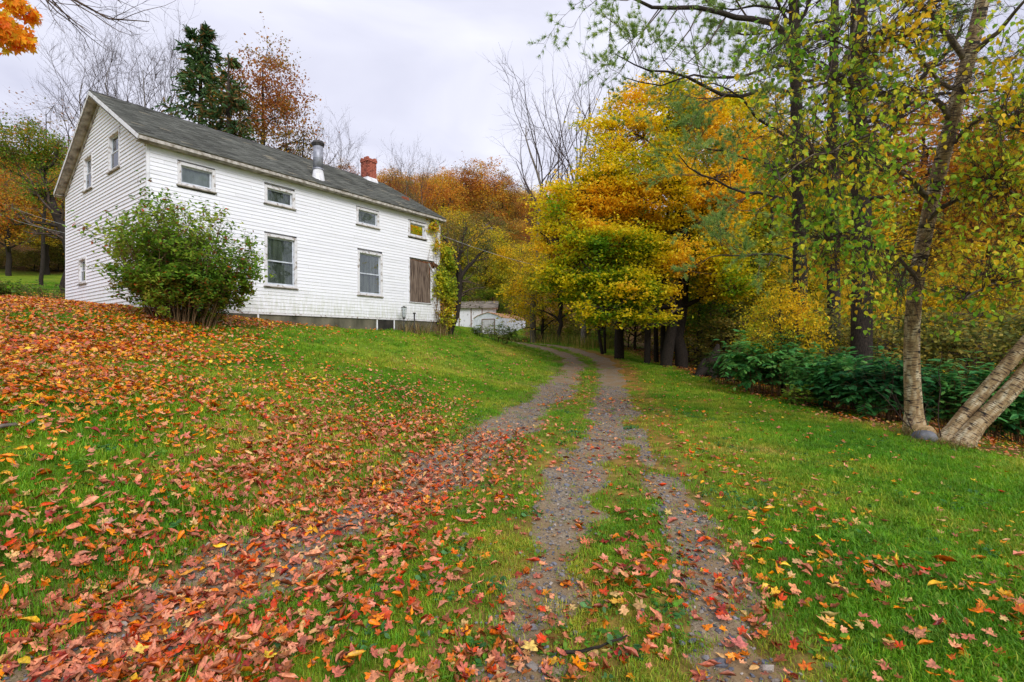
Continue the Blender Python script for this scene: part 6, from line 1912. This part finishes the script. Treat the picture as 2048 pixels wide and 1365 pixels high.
def tuft(seed, n, r, h, w, dry=.12, lean=.7):
    g = np.random.default_rng(seed)
    a = g.uniform(0, 6.28, n); b = g.uniform(0, 6.28, n)
    p = np.stack([np.cos(b), np.sin(b)], 1) * (r * np.sqrt(g.uniform(0, 1, n)))[:, None]
    L = h * g.uniform(.5, 1.15, n); ln = lean * g.uniform(.2, 1.2, n)
    d = np.stack([np.cos(a), np.sin(a)], 1)
    s = np.stack([-np.sin(a), np.cos(a)], 1) * w
    V = np.zeros((n, 5, 3))
    V[:, 0, :2] = p - s; V[:, 1, :2] = p + s
    V[:, 2, :2] = p + d * (L * ln * .35)[:, None] - s * .8; V[:, 3, :2] = p + d * (L * ln * .35)[:, None] + s * .8
    V[:, 2, 2] = V[:, 3, 2] = L * .6
    V[:, 4, :2] = p + d * (L * ln)[:, None]; V[:, 4, 2] = L * (1 - .25 * ln)
    V[:, :2, 2] -= .01
    q = np.array([(0, 1, 3, 2)]); t = np.array([(2, 3, 4)])
    k = np.arange(n)[:, None, None] * 5
    c = np.ones((n, 3)); dm = g.random(n) < dry; c[dm] = [1.9, 1.12, 2.2]
    c *= g.uniform(.8, 1.2, (n, 1))
    me = make_mesh("grass_tuft", V.reshape(-1, 3), [(k + q).reshape(-1, 4), (k + t).reshape(-1, 3)], M['grass'], col=np.repeat(c, 5, 0))
    return bpy.data.objects.new("grass_tuft", me)
short = [tuft(i, 46, .095, .036, .0020, .16, 1.0) for i in range(4)]
longr = [tuft(20 + i, 46, .12, .058, .0026, .12, .9) for i in range(3)]
far_t = [tuft(30 + i, 46, .20, .07, .006, .12, .9) for i in range(3)]
def add_grass(xy, protos, dens_fn, name, label, smin, smax):
    d = dens_fn(xy)
    keep = (rg.random(len(xy)) < d) & ~in_house(xy)
    xy = xy[keep]
    z = gz(xy)
    n = len(xy)
    rot = np.stack([rg.normal(size=n) * .12, rg.normal(size=n) * .12, rg.uniform(0, 6.28, n)], 1)
    o = instancer(name, np.c_[xy, z], rot, rg.uniform(smin, smax, n), protos, rg)
    tag(o, label, "grass", kind='stuff')
    return n
def dens(xy):
    dirt, g, och, woods = masks(xy)
    patch = fbm(xy, 1.4, 61)
    worn = smooth01((2.2 - np.abs(side(xy, RUT_M) + .3)) / 1.2) * smooth01((9 - xy[:, 1]) / 5)   # thin trampled grass near the camera
    d = (1 - .93 * g) * (1 - .6 * dirt) * (1 - .9 * woods) * (1 - .88 * np.clip(och, 0, 1))
    d *= 1 - worn * .35 * (patch < .47) - worn * .05
    return np.clip(d, 0, 1)
tot = 0
dryt = [tuft(50 + i, 44, .095, .032, .0019, .5, 1.1) for i in range(3)]
dryf = [tuft(60 + i, 44, .13, .045, .003, .5, 1.0) for i in range(3)]
def corridor(xy):
    s = side(xy, RUT_M)
    return np.exp(-((s + .2) / 1.7) ** 4) * smooth01((18 - xy[:, 1]) / 6) * np.clip(.6 + fbm(xy, .9, 131), 0, 1)
dens0 = dens
def dens(xy): return dens0(xy) * (1 - .88 * corridor(xy))
def densd(xy): return np.clip((1 - .9 * masks(xy)[1]) * corridor(xy), 0, 1) * .68 * (.35 + .65 * smooth01((fbm(xy, 3.0, 141) - .38) / .2))
tot += add_grass(wedge_pts(15000, .9, 5.2), dryt, densd, "grass", "thin yellowed grass and moss between the near wheel tracks", .7, 1.3)
tot += add_grass(wedge_pts(15000, 5.0, 17, half=40), dryf, densd, "grass", "thin yellowed grass on the middle strip of the drive", .7, 1.25)
tot += add_grass(wedge_pts(17000, .9, 5.0), short, dens, "grass", "short trampled grass close to the camera around the wheel tracks", .7, 1.3)
tot += add_grass(wedge_pts(26000, 4.6, 14), longr, dens, "grass", "lawn grass in the middle distance on both sides of the drive", .7, 1.25)
tot += add_grass(wedge_pts(36000, 13, 55, half=50), far_t, dens, "grass", "lawn grass beyond the bend and up to the house", .7, 1.25)
def lush(xy):
    s = side(xy, RUT_R if True else RUT_M)
    d = dens(xy) * smooth01((xy[:, 0] - 1.7 - .12 * xy[:, 1]) / .5) * (fbm(xy, 1.1, 88) > .38)
    return d
tot += add_grass(wedge_pts(9000, 1.5, 8), longr, lush, "grass", "longer bright grass right of the wheel tracks", .8, 1.3)

# low broad-leaved weeds
def weed_proto(seed, n, r, ls, cols, h=.03):
    g = np.random.default_rng(seed)
    b = g.uniform(0, 6.28, n); rad = r * np.sqrt(g.uniform(0, 1, n))
    p = np.stack([np.cos(b) * rad, np.sin(b) * rad, g.uniform(.3, 1, n) * h], 1)
    R = frames(g.normal(size=(n, 3)) * .35 + [0, 0, 1], g.uniform(0, 6.28, n))
    c = pal(g, n, cols, np.ones(len(cols)))
    me = leaves_mesh("weed_patch", OVATE, p, R, ls * g.uniform(.6, 1.3, n), c, M['leaf'])
    return bpy.data.objects.new("weed_patch", me)
WC = [srgb(80, 130, 36), srgb(100, 150, 46), srgb(70, 116, 40), srgb(126, 162, 60)]
weeds = [weed_proto(1, 26, .10, .034, WC), weed_proto(2, 20, .09, .026, WC), weed_proto(3, 14, .08, .045, [srgb(70, 116, 62), srgb(96, 140, 84)], .025)]
xy = wedge_pts(4200, 1.2, 12)
d = dens(xy); pt = fbm(xy, 1.0, 71)
kp = (rg.random(len(xy)) < np.clip((pt - .42) * 3.2, .04, 1)) & (masks(xy)[1] < .6) & ~in_house(xy) & (masks(xy)[3] < .5)
xy = xy[kp]; n = len(xy)
o = instancer("ground_weeds", np.c_[xy, gz(xy) + .004], np.stack([rg.normal(size=n) * .08, rg.normal(size=n) * .08, rg.uniform(0, 6.28, n)], 1), rg.uniform(.7, 1.4, n), weeds, rg)
tag(o, "clover and other low broad-leaved weeds in the grass", "weeds", kind='stuff')

# gravel stones
def stone_mesh(name, seed, col0):
    import bmesh
    bm = bmesh.new(); bmesh.ops.create_icosphere(bm, subdivisions=1, radius=1)
    co = np.array([v.co[:] for v in bm.verts]); g = np.random.default_rng(seed)
    co = co * (1 + g.normal(size=(len(co), 1)) * .14) * [1, .78, .5]
    for v, q in zip(bm.verts, co): v.co = q
    me = bpy.data.meshes.new(name); bm.to_mesh(me); bm.free(); me.materials.append(M['stone'])
    a = me.attributes.new("Col", 'FLOAT_COLOR', 'POINT')
    a.data.foreach_set("color", np.tile(np.r_[col0, 1], (len(co), 1)).astype(np.float32).ravel())
    return me
def stone_material():
    m, nt, out = mat('pebble')
    oi = nt.nodes.new("ShaderNodeObjectInfo")
    v = ramp(nt, [(0, .6), (.7, 1.1), (1, 1.6)], oi.outputs['Random']).outputs[0]
    c = mixc(nt, 1, attr_col(nt), v, 'MULTIPLY')
    principled(nt, out, c, .55, noise(nt, coords(nt), 3, 4), .3, .1, spec=.4)
    return m
M['stone'] = stone_material()
scol = [srgb(104, 104, 112), srgb(126, 122, 124), srgb(92, 94, 104), srgb(142, 132, 122), srgb(116, 108, 100)]
SM = [stone_mesh("pebble", i, scol[i]) for i in range(5)]
sp = [bpy.data.objects.new("pebble", m) for m in SM]
xy = wedge_pts(130000, 1.4, 16, half=48)
mk = masks(xy)
near = np.clip(1.15 - np.hypot(xy[:, 0], xy[:, 1]) / 18, .1, 1)
kp = rg.random(len(xy)) < (mk[1] ** 1.5 * (.45 + .55 * near) + .035 * mk[0])
xy = xy[kp]; n = len(xy)
sz = np.exp(rg.normal(size=n) * .45) * .0095
o = instancer("gravel_stones", np.c_[xy, gz(xy) + .012 + sz * .15 + .006 * np.clip(xy[:, 1] / 10, 0, 3)], np.stack([rg.normal(size=n) * .3, rg.normal(size=n) * .3, rg.uniform(0, 6.28, n)], 1), sz, sp, rg)
tag(o, "loose grey gravel stones in the wheel tracks", "gravel", kind='stuff')
print("grass", tot, "stones", n)
# larger pebbles near the camera, one by one
pebs = [(733, 1262, .035), (1127, 1208, .03), (1106, 1325, .026), (752, 1240, .02), (858, 1270, .03), (1440, 1340, .05), (1125, 1160, .034), (705, 1290, .024), (1530, 1352, .045), (930, 1075, .04), (1075, 1110, .03), (1150, 1270, .022), (1460, 1290, .03),
        (1085, 1240, .03), (1020, 1345, .035), (700, 1265, .028), (1660, 1345, .03), (918, 1120, .035), (1010, 1000, .04), (1175, 1000, .035), (665, 1258, .022)]
for k, (u, v, r) in enumerate(pebs):
    # walk along the ray to the ground
    dirv = np.array([(u - CU) / F_PX, 1, (CV - v) / F_PX]); lo = 1.2
    for _ in range(200):
        q = np.array([0, 0, EYE]) + dirv * lo
        if q[2] < G(q[0], q[1]): break
        lo += .05
    o = obj("pebble", SM[k % 5], drive, (q[0], q[1], G(q[0], q[1]) + r * .3)); o.scale = (r, r, r); o.rotation_euler = (rg.normal() * .2, rg.normal() * .2, rg.uniform(0, 6))

# ------------------------------------------------------------------ fallen leaves
PAL = [srgb(220, 148, 112), srgb(196, 116, 92), srgb(202, 108, 50), srgb(238, 138, 34), srgb(212, 78, 40), srgb(152, 52, 42), srgb(236, 194, 70), srgb(214, 172, 112), srgb(150, 88, 54), srgb(224, 162, 58)]
W_BROWN = [4.2, 4.0, 3.0, .8, 1.0, 1.1, .12, 1.0, 3.0, .4]
W_ORANGE = [2.0, 1.4, 3.2, 3.6, 1.7, .8, .9, 1.0, 1.5, 2.0]
W_RIGHT = [2.8, 1.8, 1.8, 1.5, .7, .3, .8, 1.8, 1.4, 1.6]
def leaf_density(xy):
    """leaves per square metre"""
    x, y = xy[:, 0], xy[:, 1]
    sl = side(xy, RUT_L)
    p1 = fbm(xy, .8, 301, 3); p2 = fbm(xy, 2.6, 302, 2)
    clump = smooth01((p1 * .6 + p2 * .4 - .34) / .28)
    d = np.zeros(len(xy))
    # drift lying in and beside the left track
    drift = np.exp(-((sl + .35) / .92) ** 2) * smooth01((9.5 - y) / 4.5)
    d += 980 * drift * (.5 + .5 * clump)
    # hillside on the left
    far = smooth01((-x - 2.2 - .19 * y) / 4.5)
    left = smooth01((-sl - .6) / .8)
    d += left * (26 + 460 * smooth01((12.5 - y) / 7) + 560 * far) * (.36 + .64 * clump) * smooth01((27 - y) / 9)
    d += left * smooth01((3.8 - y) / 2) * 60 * clump
    d *= 1 - .72 * np.exp(-(((x + 3.4) / 1.3) ** 2 + ((y - 4.0) / 1.3) ** 2)) * (1 - drift)   # weedy patch on the bank
    # drive and the foreground centre
    cen = smooth01((sl + .2) / .5) * smooth01((3.4 + .0 * y - x) / .8)
    d += cen * (60 + 190 * smooth01((5.2 - y) / 3)) * (.2 + clump) * smooth01((30 - y) / 10)
    d += cen * smooth01((x * -1 + .3) / .6) * smooth01((7.5 - y) / 3) * 260 * clump
    # right lawn
    rt = smooth01((x - 1.4 - .12 * y) / .8) * smooth01((26 - y) / 10)
    d += rt * (18 + 75 * smooth01((5.5 - y) / 2.5)) * (.25 + .9 * clump)
    d += 60 * smooth01((side(xy, WOOD_EDGE) + .9) / .9) * (y < 34) * (y > 3)
    d += 60 * np.exp(-(((x - 1.75) / .28) ** 2 + ((y - 3.7) / .3) ** 2))
    return d
cand = []
for (r0, r1, dmax) in ((.9, 3.5, 1250), (3.5, 7, 1250), (7, 13, 1000), (13, 30, 640), (30, 42, 60)):
    area = math.radians(104) / 2 * (r1 ** 2 - r0 ** 2)
    n = int(area * dmax)
    xy = wedge_pts(n, r0, r1)
    d = leaf_density(xy)
    if r0 >= 13: d = d * .8
    xy = xy[(rg.random(len(xy)) < d / dmax) & ~in_house(xy)]
    cand.append(xy)
xy = np.concatenate(cand); n = len(xy)
dist = np.hypot(xy[:, 0], xy[:, 1])
print("fallen leaves", n)
gzv = gz(xy)
e = .05
nx = -(gz(xy + [e, 0]) - gz(xy - [e, 0])) / (2 * e); ny = -(gz(xy + [0, e]) - gz(xy - [0, e])) / (2 * e)
nrm = np.stack([nx, ny, np.ones(n)], 1)
dl = leaf_density(xy)
tilt = rg.normal(size=(n, 3)) * np.clip(.2 + dl[:, None] / 900, 0, .5) * [1, 1, 0]
R = frames(unit(nrm + tilt), rg.uniform(0, 6.28, n))
on_grass = (masks(xy)[1] < .4) & (masks(xy)[0] < .5)
lift = rg.uniform(.008, .02, n) + on_grass * (rg.uniform(.006, .04, n) + np.clip((dist - 6) * .003, 0, .02)) + np.clip(dl / 230, 0, 1) * rg.uniform(0, .03, n)
pos = np.c_[xy, gzv + lift]
size = rg.uniform(.036, .074, n) * np.where(rg.random(n) < .12, 1.25, 1)
leftish = -side(xy, RUT_L) > .9 + .35 * rg.normal(size=n)
upper = leftish & ((-xy[:, 0] > 3.4 + .3 * rg.normal(size=n)))
cb, co_, cr_ = pal(rg, n, PAL, W_BROWN, .14), pal(rg, n, PAL, W_ORANGE, .14), pal(rg, n, PAL, W_RIGHT, .14)
cols = np.where(upper[:, None], co_, cb); cols = np.where((xy[:, 0] > 1.3 + .1 * xy[:, 1])[:, None], cr_, cols)
kind = rg.random(n) < .17          # narrow curled leaves
def curl(tv, k, g, amt=1.0):
    t = np.repeat(tv[None], k, 0).copy()
    a, b, c = g.normal(size=(3, k, 1)) * np.array([.28, .28, .2])[:, None, None] * amt
    up = g.uniform(.05, .45, (k, 1)) * amt * np.where(g.random((k, 1)) < .75, 1, -1)
    x, y = t[..., 0], t[..., 1]
    t[..., 2] += a * x * x + b * y * y + c * x * y + up * (x * x + y * y) + .05 * np.abs(x) * amt
    sq = 1 - np.clip(np.abs(up) * .3, 0, .3); t[..., 0] *= sq * g.uniform(.72, 1.12, (k, 1)); t += g.normal(size=t.shape) * .04 * amt
    return t
narrow = OVATE[0] * [.85, 1.25, 1]; narrow[:, 2] = np.abs(narrow[:, 0]) * 1.3 + .25 * narrow[:, 1] ** 2
STAR5 = (np.array([(0, -.35, 0), (.55, -.05, .05), (.42, .45, .0), (0, .7, .05), (-.42, .45, 0), (-.55, -.05, .05)], float), np.array([(0, 1, 2), (0, 2, 3), (0, 3, 4), (0, 4, 5)]))
fl = bpy.data.objects.new("fallen_leaves", None); COL.objects.link(fl)
tag(fl, "autumn leaves scattered over the lawn and drive, thickest on the left bank", "fallen leaves")
order = np.argsort(dist / size)
inview = (np.abs(xy[:, 0]) < xy[:, 1] * 1.03) & ((EYE - gzv) < xy[:, 1] * .70)
near_i = [i for i in order if inview[i]][:285]
single = np.zeros(n, bool); single[near_i] = True
VV, FF, CC, off_ = [], [], [], 0
for lo_, hi_, tm in ((0, 4.2, MAPLE_HI), (4.2, 8, MAPLE_MID), (8, 10.5, MAPLE_LO), (10.5, 99, STAR5)):
    for nar in (False, True):
        s = (dist >= lo_) & (dist < hi_) & (kind == nar) & ~single
        if lo_ >= 8 and nar: tmm = (KITE[0] * [.8, 1.2, 1], KITE[1])
        else: tmm = (narrow, OVATE[1]) if nar else tm
        k = int(s.sum())
        if not k: continue
        tv = curl(tmm[0], k, rg, 1.0)
        V, Fc, kk = scatter(tv, tmm[1], pos[s], R[s], size[s] * (1 if not nar else 1.15))
        VV.append(V); FF.append(Fc + off_); CC.append(np.repeat(cols[s], kk, 0)); off_ += len(V)
o = obj("leaf_litter", make_mesh("leaf_litter", np.concatenate(VV), [np.concatenate(FF)], M['ground_leaf'], col=np.concatenate(CC), smooth=True), fl); o['kind'] = 'stuff'
for i in near_i:
    tv, tf = (narrow, OVATE[1]) if kind[i] else MAPLE_HI
    tvc = curl(tv, 1, rg, 1.0)[0]
    if not kind[i]:   # thin stalk
        st = np.array([(-.012, -.03, .0), (.012, -.03, 0), (.03, -.42, .04), (.012, -.42, .04)]); tf2 = np.array([(0, 1, 2), (0, 2, 3)]) + len(tvc)
        tvc = np.r_[tvc, st]; tfs = [tf, tf2]
    else: tfs = [tf]
    nm = "curled_leaf" if kind[i] else "maple_leaf"
    lo = obj(nm, make_mesh(nm, tvc, tfs, M['ground_leaf'], col=np.repeat(cols[i][None], len(tvc), 0), smooth=True), fl, pos[i])
    lo.rotation_mode = 'QUATERNION'; lo.rotation_quaternion = Matrix(R[i].tolist()).to_quaternion(); s_ = float(size[i]); lo.scale = (s_, s_, s_)

# single leaves that stand out
def ground_at(u, v):
    dirv = np.array([(u - CU) / F_PX, 1, (CV - v) / F_PX]); lo = 1.2
    while lo < 60:
        q = np.array([0, 0, EYE]) + dirv * lo
        if q[2] < G(q[0], q[1]): break
        lo += .02
    return q[0], q[1], G(q[0], q[1])
special = [(1427, 1214, 0.061, srgb(226, 40, 34), "vivid red maple leaf lying alone on the gravel of the right track"),
           (1006, 1281, 0.061, srgb(224, 54, 36), "bright red maple leaf on the middle gravel track near the bottom"),
           (755, 1254, 0.072, srgb(244, 140, 34), "bright orange maple leaf beside pale pebbles"),
           (1087, 1234, 0.054, srgb(230, 84, 50), "small orange-red leaf on the right side of the middle track"),
           (1445, 1256, 0.072, srgb(232, 140, 120), "pink maple leaf on the right track below the vivid red one"),
           (1480, 1310, 0.101, srgb(206, 122, 112), "large dusky pink maple leaf at the bottom of the right track"),
           (630, 1118, 0.108, srgb(234, 186, 134), "large pale tan maple leaf on the left of the drive"),
           (1060, 1315, 0.086, srgb(232, 196, 110), "curled pale yellow leaf near the bottom centre"),
           (205, 1065, 0.122, srgb(204, 150, 130), "large pinkish crumpled maple leaf on the left bank"),
           (1234, 1222, 0.079, srgb(232, 180, 80), "yellow and pink leaf pair in the central grass strip"),
           (372, 1163, 0.094, srgb(240, 170, 84), "folded light orange leaf in the leaf drift on the left"),
           (108, 1088, 0.079, srgb(190, 48, 48), "dark red maple leaf on the weedy bank at the far left"),
           (285, 1325, 0.086, srgb(236, 196, 92), "pale yellow leaf near the bottom left corner")]
for u, v, s, c, lb in special:
    x, y, z = ground_at(u, v)
    tvc = curl(MAPLE_HI[0], 1, rg, .6)[0]
    st = np.array([(-.012, -.03, .0), (.012, -.03, 0), (.03, -.5, .06), (.012, -.5, .06)])
    o = obj("maple_leaf", make_mesh("maple_leaf", np.r_[tvc, st], [MAPLE_HI[1], np.array([(0, 1, 2), (0, 2, 3)]) + len(tvc)], M['ground_leaf'], col=np.repeat(np.array(c)[None], len(tvc) + 4, 0), smooth=True), None, (x, y, z + .05))
    o.scale = (s, s, s); o.rotation_euler = (rg.normal() * .12 + .1, rg.normal() * .12, rg.uniform(-2, 2))
    tag(o, lb, "leaf")
# twigs and a fallen branch on the ground
def ground_stick(label, u0, v0, u1, v1, r, m, nm="fallen_branch"):
    a, b = np.array(ground_at(u0, v0)), np.array(ground_at(u1, v1))
    t_ = np.linspace(0, 1, 10)[:, None]; q = a * (1 - t_) + b * t_
    q[:, 2] = gz(q[:, :2]) + r + .035
    q = wobble(q[None], rg, .02)
    V, F, A = tubes(q, np.linspace(r, r * .5, 10)[None], 7)
    tag(obj(nm, make_mesh(nm, V, [F], m, ax=A, smooth=True)), label, "branch")
ground_stick("pale fallen stick among the leaves at the left edge", -10, 868, 70, 852, .022, M['bark_grey'])
ground_stick("thin brown stick crossing the middle track", 1180, 885, 1235, 887, .010, M['twig'])
ground_stick("short grey stick on the drive near the left edge of the gravel", 672, 1074, 712, 1062, .012, M['bark_dark'], "fallen_branch")
ground_stick("thin dark twig on the central grass near the bottom", 1130, 1326, 1255, 1290, .010, M['bark_dark'])
